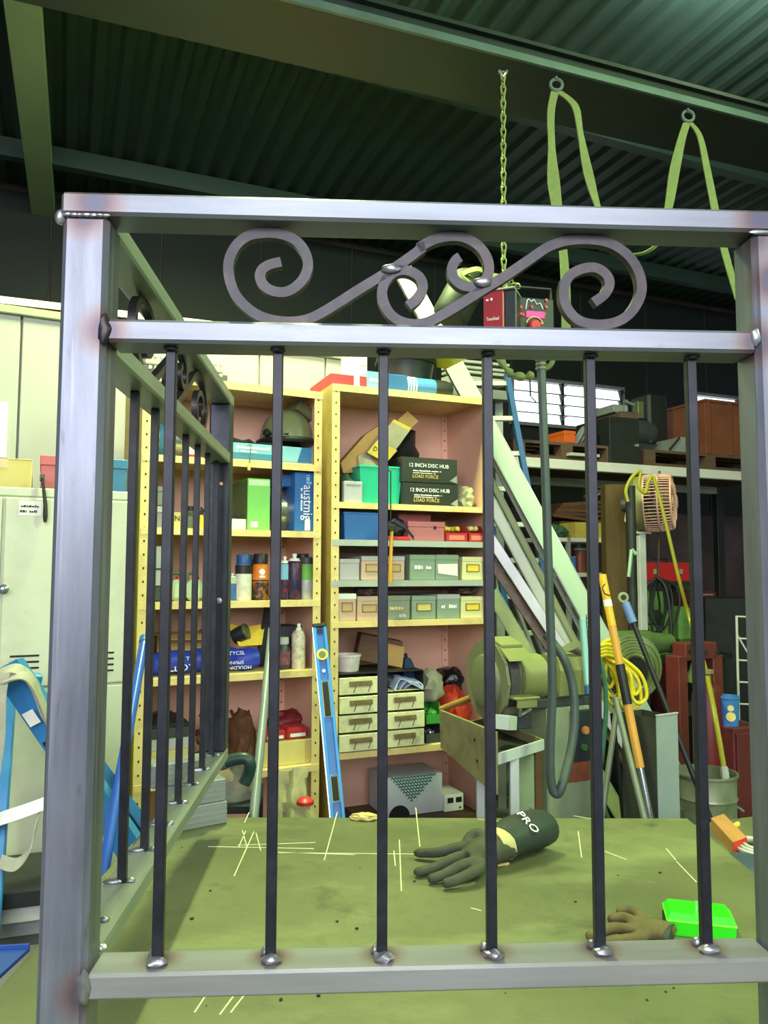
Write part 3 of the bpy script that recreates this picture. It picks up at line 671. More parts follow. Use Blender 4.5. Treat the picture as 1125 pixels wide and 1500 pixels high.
t = box_on(LC, 'parts_tray', 'white tray of loose metal parts next to the green carton', 'tray', 337, 361, 760, S1_, .05, .16, m_paper); w, h = unwh(t)
mb = MB()
for k in range(6): mb.blob((rng.uniform(-w / 3, w / 3), rng.uniform(.02, .12), h + .008), (.014, .012, .012), k, .5, 3, 2)
o = mb.build('loose_parts', m_darkg, t); o['kind'] = 'stuff'
m_green = M('lime_carton', (126, 200, 100), .5, var=.12, scale=4); m_greend = M('green_print', (78, 110, 60), .5, var=.2, scale=60)
t = box_on(LC, 'green_carton', 'tall lime green carton standing on the second left shelf', 'box', 363, 396, 701, S1_, .04, .22, m_green); w, h = unwh(t)
mb = MB(); mb.box(-w / 2 - .0015, -w / 2 - .0002, .002, .218, .004, h - .004); mb.build('print_side', m_greend, t)
mb = MB(); mb.box(-w / 2 + .004, w / 2 - .004, -.0015, 0, h * .86, h * .97); mb.build('print_head', M('pale_green_print', (196, 226, 176), .5), t)
mb = MB(); mb.box(-w * .36, -w * .05, -.0016, 0, h * .06, h * .17); mb.build('print_label', m_paper, t)
uc, w, h = dims(LC, 397, 431, 712, .06, S1_)
t = thing('wire_spool', 'steel wire spool standing between green and blue cartons', 'spool', LC.w(uc, .06, S1_), LA)
rr = h / 2
for s in (-1, 1): mb = MB(); mb.lathe([(rr, 0), (rr, .004), (rr * .97, .005)], (s * (w / 2 - .004), rr, rr), (1, 0, 0), 28); mb.build('flange', m_blackp if s < 0 else m_cardy, t, True)
mb = MB(); mb.lathe([(rr * .93, -w / 2 + .006), (rr * .95, 0), (rr * .93, w / 2 - .006)], (0, rr, rr), (1, 0, 0), 28); mb.build('wire_winding', m_steelb, t, True)
m_blue = M('blue_carton', (44, 104, 172), .45, var=.06)
ub, wb, hb = dims(LC, 410, 431, 694, .06, S1_ + h + .002)
t = solid('small_carton', MB().box(-wb / 2, wb / 2, 0, .12, 0, hb, .002), m_dkb, 'small blue carton balanced on top of the wire spool', 'box', loc=LC.w(ub, .08, S1_ + h + .001), rot=LA)
t = box_on(LC, 'welding_wire_carton', 'tall blue carton with white sideways brand lettering', 'box', 432, 466, 692, S1_, .03, .24, m_blue); w, h = unwh(t)
lettering('austmig', .060, m_white, t, (w * .05, -.002, h * .49), (R(90), R(90), 0), sx=.80); marks(t, h * .8, h * .96, -.0022, w * .1, .024, M('pale_blue_print', (150, 186, 224), .5), True, 8)
mb = MB(); mb.box(-w * .06, w * .16, -.0016, 0, h * .02, h * .2); mb.build('print_bar', m_white, t)
marks(t, h * .35, h * .74, -.0022, -w * .2, .010, m_white, True, 9)
# third shelf: aerosols and the rest
S2_ = LS[2]
def can(px, d, py0, label, body, cap, v, tall_cap=False, band=None, pic=None, nozzle=False):
    u = LC.pix(px, 860, v)[0]; h = LC.pix(px, py0, v)[1] - S2_; r = d / 2
    t = thing('spray_can', label, 'spray can', LC.w(u, v + r, S2_), LA, 'spray cans on the left shelving')
    ch = .16 * h if not tall_cap else .22 * h; bh = h - ch
    mb = MB(); mb.lathe([(r * .92, 0), (r, .004), (r, bh - .012), (r * .86, bh - .002), (r * .8, bh)], n=20); mb.build('body', body, t, True)
    mb = MB()
    if nozzle: mb.lathe([(r * .75, bh), (r * .6, bh + ch * .35), (r * .22, bh + ch * .45), (r * .2, bh + ch * .7), (r * .3, bh + ch * .72), (r * .28, h)], n=14)
    else: mb.lathe([(r * .88, bh), (r * .88, h - .004), (r * .8, h)], n=20)
    mb.build('cap', cap, t, True)
    for (f0, f1, m) in (band or []):
        mb = MB(); mb.lathe([(r * 1.012, bh * f0), (r * 1.012, bh * f1)], n=20); mb.build('label_band', m, t, True)
    return t, r, bh
m_or = M('orange_label', (226, 128, 36), .45, var=.06); m_lblu = M('sky_blue_label', (128, 186, 206), .45); m_navy = M('navy_label', (30, 34, 66), .4, var=.2, scale=40, dirt=(150, 40, 60), damt=.9, dscale=50)
m_yl = M('yellow_label', (230, 200, 70), .45); m_gl = M('green_label', (110, 176, 66), .45); m_sil = M('silver_label', (180, 186, 184), .35, .3); m_bcap = M('blue_cap', (40, 84, 150), .4)
can(343, .046, 840, 'small blue labelled bottle at the left end of the spray can row', M('blue_bottle_label', (60, 104, 160), .45), m_paper, .05, band=[(.75, .99, M('pale_label', (190, 206, 170), .5))], nozzle=True)  # a small bottle, drawn by the spray can function
can(360, .066, 812, 'white labelled spray can with black and blue cap', M('cream_can_label', (222, 220, 204), .45, var=.05, dirt=(160, 150, 130), damt=.5, dscale=40), m_bcap, .03, True, band=[(.74, .99, m_blackp)])
t, r, bh = can(385, .066, 811, 'orange and black spray can with black cap', m_or, m_blackp, .03, True, band=[(.0, .5, M('black_orange_label', (44, 38, 34), .4, var=.3, scale=60, dirt=(220, 130, 40), damt=.9, dscale=45)), (.52, .56, m_blackp)])
mb = MB(); mb.lathe([(.012, 0), (.012, .001)], (-.004, -r - .0008, bh * .78), (0, -1, 0), 14); mb.box(-.015, .008, -r - .0016, -r, bh * .62, bh * .68); mb.build('badge', m_white, t)
can(372, .06, 813, 'dark spray can half hidden behind the orange one', m_navy, m_blackp, .11, True, band=[(.4, .8, m_or)])
can(411, .05, 845, 'yellow labelled can behind the second front bar', m_yl, m_redp, .09, band=[(.2, .5, m_dkb)])
can(420, .052, 815, 'light blue topped spray can with white nozzle', m_navy, m_paper, .05, band=[(.55, .98, m_lblu)], nozzle=True)
can(435, .066, 811, 'dark spray can with red and blue print and white nozzle', m_navy, m_paper, .03, nozzle=True)
can(453, .064, 816, 'silver spray can with a green band, rightmost of the row', m_sil, m_darkg, .03, band=[(.55, .99, m_gl)])
can(447, .056, 811, 'dark can with black cap behind the green banded one', m_navy, m_blackp, .11, True)
t = box_on(LC, 'grey_case', 'light grey plastic case standing on the third left shelf', 'case', 216, 243, 800, S2_ + .06, .06, .16, m_gray2, rot=R(4)); w, h = unwh(t)
mb = MB(); mb.box(-w / 2 - .005, w / 2 + .02, .0, .2, -.0595, -.002, .004); mb.build('case_base', m_darkg, t)
mb = MB(); mb.box(-w * .3, w * .3, -.004, 0, h * .4, h * .45); mb.build('latch', m_darkg, t)
for k, (px, lab) in enumerate(((262, 'pale green jerry can, left one of the pair on the third shelf'), (286, 'pale green jerry can, right one of the pair on the third shelf'))):
    uc, w, h = dims(LC, px - 11, px + 12, 840, .06, S2_)
    t = thing('jerry_can', lab, 'jerry can', LC.w(uc, .06, S2_), LA, 'jerry cans')
    mb = MB(); mb.box(-w / 2, w / 2, 0, .13, 0, h * .78, .015); mb.build('body', M('pale_green_plastic', (190, 208, 166), .35, var=.06), t)
    mb = MB(); mb.tube(smooth_path([(-w * .3, .065, h * .77), (-w * .25, .065, h * .98), (w * .25, .065, h * .98), (w * .3, .065, h * .77)], 4), .007, 8); mb.build('handle', m_olive, t, True)
    mb = MB(); mb.lathe([(.014, h * .78), (.014, h * .88), (.01, h * .89)], (w * .1, .03, 0), n=10); mb.build('cap', m_redp if k == 0 else m_black, t, True)
# fourth shelf
S3_ = LS[3]
m_bag = M('blue_bag_fabric', (44, 62, 176), .45, var=.12, scale=14, bump=.3)
uc, w, h = dims(LC, 205, 386, 952, .02, S3_)
t = thing('blue_bag', 'long royal blue plastic bag with white handwriting on the left shelving', 'bag', LC.w(uc, .1, S3_), LA)
mb = MB(); n = 16; path = [(-w / 2 + w * i / n, .012 * math.sin(i * 1.1), h * .48 + .006 * math.sin(i * 1.7)) for i in range(n + 1)]
mb.tube(path, [h * (.36 if i in (0, n) else (.46 + .035 * math.sin(i * 2.3))) for i in range(n + 1)], 14); mb.build('bag_body', m_bag, t, True)
zt_ = h * .42
for (bd_, px, dz, s) in (('ALLOY', 262, -.012, .036), ('T', 276, .022, .02), ('MOULDING', 350, -.022, .018), ('SPRING', 346, -.002, .018), ('TYCSL', 348, .034, .02)):
    uu = LC.pix(px, 972, .04)[0] - uc; lettering(bd_, s, m_white, t, (uu, -h * .505, zt_ + dz), (R(90), R(180) if s == .018 else 0, 0), sx=1.15)
zb_ = S3_ + h * .95
t = thing('open_cardboard_box', 'open brown cardboard box behind the blue bag', 'box', LC.w(LC.pix(268, 930, .22)[0], .2, S3_), LA)
wq, hq = .21, LC.pix(262, 930, .2)[1] - S3_
mb = MB(); mb.box(-wq / 2, wq / 2, 0, .003, 0, hq); mb.box(-wq / 2, wq / 2, .18, .183, 0, hq); mb.box(-wq / 2, -wq / 2 + .003, 0, .183, 0, hq); mb.box(wq / 2 - .003, wq / 2, 0, .183, 0, hq); mb.box(-wq / 2, wq / 2, 0, .183, 0, .003); mb.build('body', m_card, t)
for (x0, x1, dx) in ((wq / 2, wq / 2 + .05, .03), (-wq / 2, -wq / 2 - .06, .02)):
    mb = MB(); mb.prism([(x0, 0, hq), (x0, .18, hq), (x1, .19, hq + dx), (x1, -.01, hq + dx)], (0, 0, .003)); mb.build('flap', m_card, t)
mb = MB(); mb.prism([(-wq / 2, 0, hq), (wq / 2, 0, hq), (wq / 2, -.05, hq - .02), (-wq / 2, -.05, hq - .015)], (0, 0, .003)); mb.build('flap', m_card, t)
box_on(LC, 'yellow_carton', 'small yellow carton at the left end above the blue bag', 'box', 207, 224, 944, S3_, .19, .09, m_yl, flap=True)
t = thing('paint_tin', 'black tin with green lid tipped over on the blue bag', 'tin', LC.w(LC.pix(352, 935, .16)[0], .17, S3_ + h * .92), LA)
ax = Vector((.75, -.5, .42)).normalized(); mb = MB(); mb.lathe([(.03, 0), (.032, .004), (.032, .055)], (-.02, .02, .036), ax, 18); mb.build('body', m_blackp, t, True)
mb = MB(); mb.lathe([(.034, .055), (.034, .064), (.03, .067)], (-.02, .02, .036), ax, 18); mb.build('lid', m_olive, t, True)
t = thing('cardboard_offcut', 'torn yellow cardboard offcut beside the tipped tin', 'cardboard', LC.w(LC.pix(368, 950, .15)[0], .15, S3_ + h * .94), LA)
mb = MB(); mb.prism([(-.05, 0, 0), (.035, -.03, .005), (.06, .01, .085), (-.02, .05, .07)], (.002, .003, .003)); mb.prism([(-.05, 0, 0), (-.02, .05, .07), (-.09, .04, .09)], (.002, .003, .003)); mb.build('folded_sheet', m_yl, t)
b = box_on(LC, 'black_carton', 'black carton standing behind the dirty spray bottle', 'box', 408, 460, 917, S3_, .2, .14, m_blackp, lid=m_darkg)
t = thing('sheath_tool', 'black leather tool sheath leaning behind the blue bag', 'tool', LC.w(LC.pix(388, 945, .16)[0], .16, S3_), LA)
mb = MB(); mb.obox(Vector((0, 0, .13)), Vector((.024, 0, .004)), Vector((0, .008, 0)), Vector((.02, .0, .125)), .006); mb.build('sheath', m_black, t)
mb = MB(); mb.bar((.0, -.011, .2), (.045, -.011, .18), .004, .03); mb.build('flap', m_dark, t)
def jar(px, py0, d, label, body, lid, v, nozzle=False):
    u = LC.pix(px, 960, v)[0]; h = LC.pix(px, py0, v)[1] - S3_; r = d / 2
    t = thing('bottle', label, 'bottle', LC.w(u, v + r, S3_), LA)
    if nozzle: pr = [(r * .93, 0), (r, .005), (r, h * .74), (r * .8, h * .82), (r * .4, h * .86)]; cp = [(r * .4, h * .86), (r * .4, h * .9), (r * .25, h * .91), (r * .25, h)]
    else: pr = [(r * .93, 0), (r, .005), (r, h * .62), (r * .7, h * .74), (r * .66, h * .78)]; cp = [(r * .72, h * .78), (r * .72, h * .98), (r * .66, h)]
    mb = MB(); mb.lathe(pr, n=18); mb.build('body', body, t, True); mb = MB(); mb.lathe(cp, n=16); mb.build('cap', lid, t, True)
    mb = MB(); mb.lathe([(r * 1.01, h * .15), (r * 1.01, h * .55)], n=18); mb.build('label_band', M('label_' + body.name, (120, 70, 80), .5, var=.4, scale=50) if not nozzle else body, t, True)
jar(419, 934, .058, 'dark bottle with a white lid beside the spirit level', M('dark_bottle', (66, 58, 62), .35), m_gray2, .05)
jar(441, 914, .058, 'paint-spattered white spray bottle on the fourth left shelf', M('dirty_white', (216, 208, 184), .5, var=.1, scale=30, dirt=(120, 92, 60), damt=.8, dscale=40), m_paper, .03, True)
# fifth shelf
S4_ = LS[4]
t = box_on(LC, 'cream_box', 'cream carton low on the left shelving under a dark case', 'box', 207, 276, 1083, S4_, .05, .25, m_cardy, lid=m_gray2); w, h = unwh(t)
t = box_on(LC, 'dark_case', 'dark grey case sitting on the cream carton', 'case', 214, 276, 1060, S4_ + h + .002, .06, .22, m_darkg, lid=m_blackp)
w, h = unwh(t); mb = MB(); mb.tube(smooth_path([(-.04, .1, h), (-.03, .1, h + .025), (.03, .1, h + .025), (.04, .1, h)], 4), .006, 8); mb.build('handle', m_black, t, True)
t = thing('cable_bundle', 'tangled dark red cable bundle behind the rear post', 'cable', LC.w(LC.pix(325, 1090, .12)[0], .2, S4_), LA)
mb = MB()
for k in range(4): mb.tube(smooth_path([(rng.uniform(-.09, .09), rng.uniform(-.05, .07), rng.uniform(.02, .2)) for _ in range(8)], 5), .006, 6)
mb.build('cable_loops', M('dark_red_cable', (98, 44, 50), .5), t, True)
m_brownb = M('brown_bag_plastic', (94, 60, 46), .35, var=.3, scale=20)
def bag(fr, name, label, px0, px1, py0, zb, v, dy, mat, seed, amp=.3, cat='bag', rot=0, knot=None, sub=3):
    uc, w, h = dims(fr, px0, px1, py0, v, zb)
    t = thing(name, label, cat, fr.w(uc, v + dy, zb), fr.a + rot)
    mb = MB(); mb.blob((0, 0, h * .46), (w * .44, dy, h * .56), seed, amp, 2.6, sub)
    for i, q in enumerate(mb.v): mb.v[i] = (q[0], q[1], max(q[2], .001))
    mb.build('bag_body', mat, t, True)
    if knot: mb = MB(); mb.lathe([(w * .06, h * .8), (w * .03, h * .95), (w * .1, h * 1.08)], (w * .1, 0, 0), n=10); mb.build('knot', mat, t, True)
    return t
bag(LC, 'brown_bag', 'dark brown plastic bag slumped on the fifth left shelf', 343, 384, 1045, S4_, .05, .09, m_brownb, 3)
t = box_on(LC, 'open_carton', 'plain cream carton on the fifth left shelf below red packets', 'box', 385, 457, 1086, S4_, .03, .24, m_cardy); w, h = unwh(t)
zz = S4_ + h + .001
for k, (a_, b2, y0, lab) in enumerate(((388, 421, 1071, 'red packet with white label, left of the two on the carton'), (422, 453, 1066, 'red packet with white label, right of the two on the carton'))):
    uc, w, h = dims(LC, a_, b2, y0, .04, zz)
    t = thing('red_packet', lab, 'packet', LC.w(uc, .05, zz), LA, 'red packets on the carton')
    mb = MB(); mb.box(-w / 2, w / 2, 0, .1, 0, h, .008); mb.build('packet', m_redp, t)
    mb = MB(); mb.box(-w * .36, w * .36, -.0015, 0, h * .2, h * .5); mb.build('label_strip', m_paper, t)
bag(LC, 'dark_red_bag', 'dark red bag pushed in behind the red packets', 392, 458, 1044, zz, .17, .06, M('dark_red_bag', (120, 34, 42), .4, var=.3, scale=18), 5)
# below the last shelf: canvas, visor, hose end
t = thing('canvas_sheet', 'crumpled pale canvas sheet hanging below the left shelving', 'canvas', LC.w(LC.pix(436, 1180, -.05)[0], -.06, .25), LA)
c0 = LC.pix(436, 1180, -.05)[0]; mb = MB(); vs = []; fs = []
tl = [(405, 1132), (425, 1128), (447, 1122), (449, 1148), (471, 1170), (466, 1186)]
for j in range(9):
    for i in range(9):
        f = i / 8; g = j / 8
        x0 = 402 - 4 * g; x1 = 447 + (0 if g < .35 else (g - .35) * 44)
        uu, zz_ = LC.pix(x0 + (x1 - x0) * f, 1130 - 8 * f + g * 110, -.05)
        vs.append((uu - c0, .02 * math.sin(i * 1.4 + j * .7) - .05 * g + .02 * noise.noise(Vector((i * .8, j * .8, 1))), zz_ - .25))
for j in range(8):
    for i in range(8): fs.append((j * 9 + i, j * 9 + i + 1, j * 9 + i + 10, j * 9 + i + 9))
n0 = len(vs); vs2 = vs + [(x, y + .006, z) for x, y, z in vs]; fs2 = fs + [tuple(i + n0 for i in reversed(f)) for f in fs]
rim = list(range(9)) + [9 * j + 8 for j in range(1, 9)] + [72 + i for i in range(7, -1, -1)] + [9 * j for j in range(7, 0, -1)]
fs2 += [(rim[i], rim[(i + 1) % len(rim)], rim[(i + 1) % len(rim)] + n0, rim[i] + n0) for i in range(len(rim))]
mb.add(vs2, fs2); mb.build('cloth', M('canvas_pale', (170, 164, 126), .85, var=.15, dirt=(110, 104, 82), damt=.7, dscale=7), t, True)
q = P(334, 1166, 2.45)
t = thing('face_shield', 'clear face shield with yellow crown lying behind the table', 'face shield', (q.x, q.y, q.z), R(10))
mb = MB(); vs = []; fs = []
for j in range(7):
    for i in range(9):
        a_ = R(-80 + 160 * i / 8); vs.append((.075 * math.sin(a_) + .01, -.07 * math.cos(a_) - .02 * j / 6, .0 + .115 * j / 6))
for j in range(6):
    for i in range(8): fs.append((j * 9 + i, j * 9 + i + 1, j * 9 + i + 10, j * 9 + i + 9))
mb.add(vs, fs); mb.build('visor', M('clear_visor', (200, 206, 196), .15, trans=.7, var=.02), t, True)
mb = MB(); mb.lathe([(.05, .08), (.05, .1), (.035, .125), (.0, .13)], (-.035, -.02, -.02), n=18); mb.build('crown', M('amber_plastic', (170, 136, 70), .4, var=.1), t, True)
p = [P(327, 1117, 2.30), P(345, 1112, 2.30), P(359, 1111, 2.30), P(366, 1119, 2.30), P(364, 1134, 2.31), P(358, 1148, 2.31)]
t = empty_at('hose_elbow', p, 'dark green hose elbow beside the grey pipe', 'hose')
mb = MB(); mb.tube(smooth_path(p, 4), .018, 12); mb.build('hose', M('dark_green_rubber', (40, 62, 58), .4), t, True, world=True)
mb = MB(); mb.tube([p[0] + (p[0] - p[1]).normalized() * .01, p[0] - (p[0] - p[1]).normalized() * .008], .021, 12); mb.build('collar', m_olive, t, True, world=True)
# red cloth scrap
q = P(447, 1178, 2.75)
solid('plastic_bowl', MB().lathe([(.03, 0), (.03, .012), (.02, .022), (.005, .025)], q, n=14), m_redp, 'small red bowl lying at the foot of the canvas sheet', 'bowl', smooth=True)

# ================================================================== THINGS ON THE RIGHT-HAND UNIT
# --- on top
t = box_on(RC, 'red_carton', 'flat red carton on top of the right shelving', 'box', 484, 537, 549, RT, .03, .3, m_redc); w, h = unwh(t)
mb = MB(); mb.box(w * .15, w * .3, -.0014, .3, 0, h + .001); mb.build('white_band', m_paper, t)
t = box_on(RC, 'white_carton', 'tall white carton standing behind the flat red one', 'box', 512, 538, 516, RT, .28, .12, m_paper); w, h = unwh(t)
for k in range(3): mb = MB(); mb.box(w * .1, w * .4, -.0014, 0, h * (.3 + .2 * k), h * (.36 + .2 * k)); mb.build('print', m_grey, t)
t = box_on(RC, 'long_blue_carton', 'long two-tone blue carton on top of the right shelving', 'box', 538, 597, 547, RT, .03, .12, m_dkb); w, h = unwh(t)
mb = MB(); mb.box(-w / 2 - .001, -w * .12, -.0014, .12, h * .12, h + .001); mb.build('pale_end', m_ltb, t)
marks(t, -w * .44, -w * .2, -.0026, h * .55, .018, m_white, seed=11)
uc0 = RC.pix(597, 562, .06)[0]; uc1 = RC.pix(640, 565, .06)[0]; uc2 = RC.pix(672, 568, .06)[0]; r_ = (RC.pix(640, 553, .06)[1] - RT) / 2
t = thing('caulking_tube', 'blue cartridge tube lying on top of the right shelving', 'tube', RC.w(uc0, .06 + r_, RT), RC.a)
mb = MB(); mb.cyl((.0, 0, r_), (uc1 - uc0, 0, r_), r_, 16); mb.build('barrel', m_bluep, t, True)
mb = MB()
for k in range(4): mb.lathe([(r_ * 1.03, 0), (r_ * 1.03, .006)], (.004 + k * .013, 0, r_), (1, 0, 0), 16)
mb.build('white_rings', m_paper, t, True)
mb = MB(); mb.lathe([(r_, 0), (r_ * 1.0, .06), (r_ * .8, .09), (r_ * .3, .1)], (uc1 - uc0, 0, r_), (1, 0, 0), 16); mb.build('black_nose', m_black, t, True)
uc, w, h = dims(RC, 560, 646, 522, .2, RT)
t = thing('black_bucket', 'black wide brimmed bucket on top of the right shelving', 'bucket', RC.w(uc, .27, RT), RC.a)
mb = MB(); mb.lathe([(w * .36, 0), (w * .42, h * .7), (w * .46, h * .95), (w * .48, h), (w * .44, h), (w * .40, h * .7), (w * .34, .006)], n=24); mb.build('bucket_wall', m_blackp, t, True)
mb = MB(); mb.lathe([(w * .485, h * .86), (w * .5, h * .9), (w * .485, h * .94)], n=24); mb.build('rim', m_black, t, True)
zz = RT + h
t = thing('yellow_tray', 'yellow plastic tray tilted over the black bucket', 'tray', RC.w(RC.pix(640, 528, .16)[0], .18, zz + .005), RC.a)
mb = MB(); mb.prism([(-.14, -.08, .012), (.13, -.08, -.015), (.13, .14, -.012), (-.14, .14, .02)], (0, 0, .006)); mb.prism([(-.14, -.08, .018), (.13, -.08, -.009), (.11, -.13, .03), (-.12, -.13, .045)], (0, .004, .003)); mb.build('tray_sheet', M('acid_yellow', (214, 206, 60), .4, var=.08), t)
mb = MB(); mb.bar((-.14, .03, .03), (.12, .03, .004), .05, .02); mb.build('green_strip', m_olive, t)
# --- first shelf
A0 = RS[0]
m_teal = M('teal_plastic', (40, 170, 140), .35, var=.06)
uc, w, h = dims(RC, 527, 589, 684, .06, A0)
def tub(name, label, fr, uc, v, zb, w, d, h, mat, taper=.88, cat='tub', rim=True):
    t = thing(name, label, cat, fr.w(uc, v, zb), fr.a)
    mb = MB(); wb = w * taper / 2; db = d * taper / 2; wt = w / 2; dt = d / 2; cy = d / 2; th = .003
    vs = [(-wb, cy - db, 0), (wb, cy - db, 0), (wb, cy + db, 0), (-wb, cy + db, 0), (-wt, cy - dt, h), (wt, cy - dt, h), (wt, cy + dt, h), (-wt, cy + dt, h),
          (-wt + th, cy - dt + th, h), (wt - th, cy - dt + th, h), (wt - th, cy + dt - th, h), (-wt + th, cy + dt - th, h), (-wb + th, cy - db + th, th), (wb - th, cy - db + th, th), (wb - th, cy + db - th, th), (-wb + th, cy + db - th, th)]
    fs = [(3, 2, 1, 0), (0, 1, 5, 4), (1, 2, 6, 5), (2, 3, 7, 6), (3, 0, 4, 7), (4, 5, 9, 8), (5, 6, 10, 9), (6, 7, 11, 10), (7, 4, 8, 11), (8, 9, 13, 12), (9, 10, 14, 13), (10, 11, 15, 14), (11, 8, 12, 15), (12, 13, 14, 15)]
    mb.add(vs, fs); mb.build('tub_wall', mat, t)
    if rim: mb = MB(); mb.tube([(-wt, cy - dt, h), (wt, cy - dt, h), (wt, cy + dt, h), (-wt, cy + dt, h)], .005, 6, closed=True); mb.build('rim', mat, t)
    return t
tub('teal_tub', 'teal plastic tub filled with bags on the right shelving', RC, uc, .06, A0, w, .22, h, m_teal)
t = box_on(RC, 'silver_box', 'small silver grey carton in front of the teal tub', 'box', 504, 531, 705, A0, .02, .035, M('silver_card', (176, 176, 184), .4, .2), lid=None); w, h = unwh(t)
mb = MB(); mb.box(-w * .4, w * .4, -.0014, 0, h * .8, h * .86); mb.build('print_line', m_grey, t)
bag(RC, 'green_sack', 'dark green folded sack at the left end of the first right shelf', 499, 526, 692, A0, .08, .08, M('dark_green_cloth', (56, 84, 62), .8, var=.25), 8)
# brown paper bag and tilted carton rising from the tub
q0 = RC.pix(515, 680, .16)
t = thing('paper_bag', 'brown paper bag leaning on the left side of the first right shelf', 'bag', RC.w(RC.pix(530, 690, .17)[0], .16, A0 + .09), RC.a)
cx = RC.pix(530, 690, .17)[0]
pt = lambda x, y, v: Vector((RC.pix(x, y, v)[0] - cx, v - .16, RC.pix(x, y, v)[1] - A0 - .09))
mb = MB(); mb.prism([pt(499, 678, .16), pt(536, 636, .17), pt(560, 620, .17), pt(566, 640, .17), pt(556, 690, .16), pt(503, 693, .15)], (.01, .09, .004)); mb.build('paper', m_card, t)
mb = MB(); mb.prism([pt(524, 668, .15), pt(538, 662, .15), pt(556, 690, .14), pt(528, 692, .14)], (.0, .005, .003)); mb.build('clear_pouch', M('clear_film', (190, 180, 150), .25, trans=.4), t)
t = thing('tilted_carton', 'yellow and grey carton tipped diagonally against the black bag', 'box', RC.w(cx, .16, A0 + .09), RC.a)
mb = MB(); mb.prism([pt(538, 663, .12), pt(577, 614, .12), pt(603, 627, .12), pt(566, 678, .12)], (0, .05, 0)); mb.build('body', M('grey_yellow_card', (186, 176, 140), .5, var=.2), t)
mb = MB(); mb.prism([pt(538, 663, .1195), pt(553, 645, .1195), pt(582, 660, .1195), pt(566, 678, .1195)], (0, .001, 0)); mb.build('yellow_panel', m_yl, t)
mb = MB(); mb.prism([pt(574, 618, .1195), pt(577, 614, .1195), pt(603, 627, .1195), pt(600, 631, .1195)], (0, .001, 0)); mb.build('yellow_edge', m_yl, t)
mb = MB(); mb.prism([pt(582, 616, .13), pt(597, 602, .13), pt(613, 617, .13), pt(603, 627, .13)], (0, .003, 0)); mb.build('open_flap', m_card, t)
lettering('D', .03, m_ink, t, pt(550, 658, .117), (R(90), R(28), 0))
m_binbag = M('black_bin_bag', (26, 27, 30), .22, var=.3, scale=14, bump=.4)
bag(RC, 'bin_bag', 'shiny black bin bag bulging above the teal tub', 572, 628, 624, A0 + .05, .16, .1, m_binbag, 11, .35)
m_ctn = M('black_carton_print', (34, 36, 38), .35, var=.15); m_gold = M('gold_print', (206, 178, 90), .5)
zz = A0
for k, (y0, px0, px1, lab) in enumerate(((708, 590, 671, 'black disc hub carton, lower one of the stacked pair'), (671, 588, 670, 'black disc hub carton, upper one of the stacked pair'))):
    t = box_on(RC, 'disc_hub_carton', lab, 'box', px0, px1, y0, zz, .04, .22, m_ctn, 'disc hub cartons'); w, h = unwh(t)
    lettering('12 INCH DISC HUB', .024, m_white, t, (-w * .02, -.002, h * .68), sx=.98); marks(t, -w * .3, w * .2, -.0018, h * .47, .006, m_white, seed=12); marks(t, -w * .3, w * .1, -.0018, h * .38, .004, m_white, seed=13)
    lettering('LOAD FORCE', .022, m_gold, t, (-w * .08, -.002, h * .24), sx=.95)
    mb = MB(); mb.prism([(w * .36, -.0014, h * .12), (w * .49, -.0014, h * .02), (w * .49, -.0014, h * .35)], (0, .0012, 0)); mb.build('print_corner', m_grey, t)
    zz += h + .0015
bag(RC, 'clear_bag', 'clear crumpled plastic bag beside the black cartons', 672, 703, 711, A0, .05, .07, M('clear_plastic_bag', (206, 204, 170), .2, trans=.45, var=.1), 13, .45)
t = thing('hanging_rod', 'thin rod hanging below the first right shelf', 'rod', RC.w(RC.pix(572, 720, -.01)[0], -.012, RC.pix(572, 762, -.01)[1]), RC.a)
hr = RC.pix(572, 690, -.01)[1] - RC.pix(572, 762, -.01)[1]
mb = MB(); mb.tube([(0, 0, .0), (0, 0, hr), (0, .025, hr + .004)], .003, 6); mb.build('rod', m_dark, t); mb = MB(); mb.tube([(0, 0, .004), (.006, -.002, -.006), (.012, 0, .004)], .003, 6); mb.build('hook', m_dark, t)
# --- second shelf
A1 = RS[1]
uc, w, h = dims(RC, 504, 559, 752, .03, A1); tub('blue_tub', 'bright blue plastic tub on the second right shelf', RC, uc, .03, A1, w, .2, h, m_bluep, .92)
uc, w, h = dims(RC, 566, 600, 758, .05, A1)
t = thing('tool_pouch', 'black tool pouch with straps on the second right shelf', 'pouch', RC.w(uc, .05, A1), RC.a)
mb = MB(); mb.blob((0, .06, h * .5), (w * .5, .06, h * .6), 15, .25)
for i, q in enumerate(mb.v): mb.v[i] = (q[0], q[1], max(q[2], .001))
mb.build('pouch', m_black, t, True)
mb = MB(); mb.ribbon([(-w * .2, 0, h * .9), (w * .2, -.02, h * .6), (w * .6, -.02, h * .12)], (0, .0, .018), .004); mb.build('strap', m_dark, t)
t = solid('red_tray', MB().box(-.05, .06, 0, .1, 0, .018, .004), m_redp, 'flat red tray under the black pouch', 'tray', loc=RC.w(RC.pix(582, 790, .02)[0], .012, A1), rot=RC.a)
m_pink = M('dusty_pink_box', (190, 112, 118), .5, var=.12, dirt=(150, 84, 90), damt=.5, dscale=8)
t = box_on(RC, 'pink_box', 'dusty pink box with a raised back on the second right shelf', 'box', 598, 651, 764, A1, .03, .1, m_pink, lid=m_pink)
w, h = unwh(t); mb = MB(); mb.box(-w * .5, w * .42, .105, .2, 0, h * 1.45, .004); mb.build('raised_back', m_pink, t)
mb = MB(); mb.box(w * .2, w * .26, -.005, -.002, h * .62, h * .78); mb.build('slot', m_hole, t)
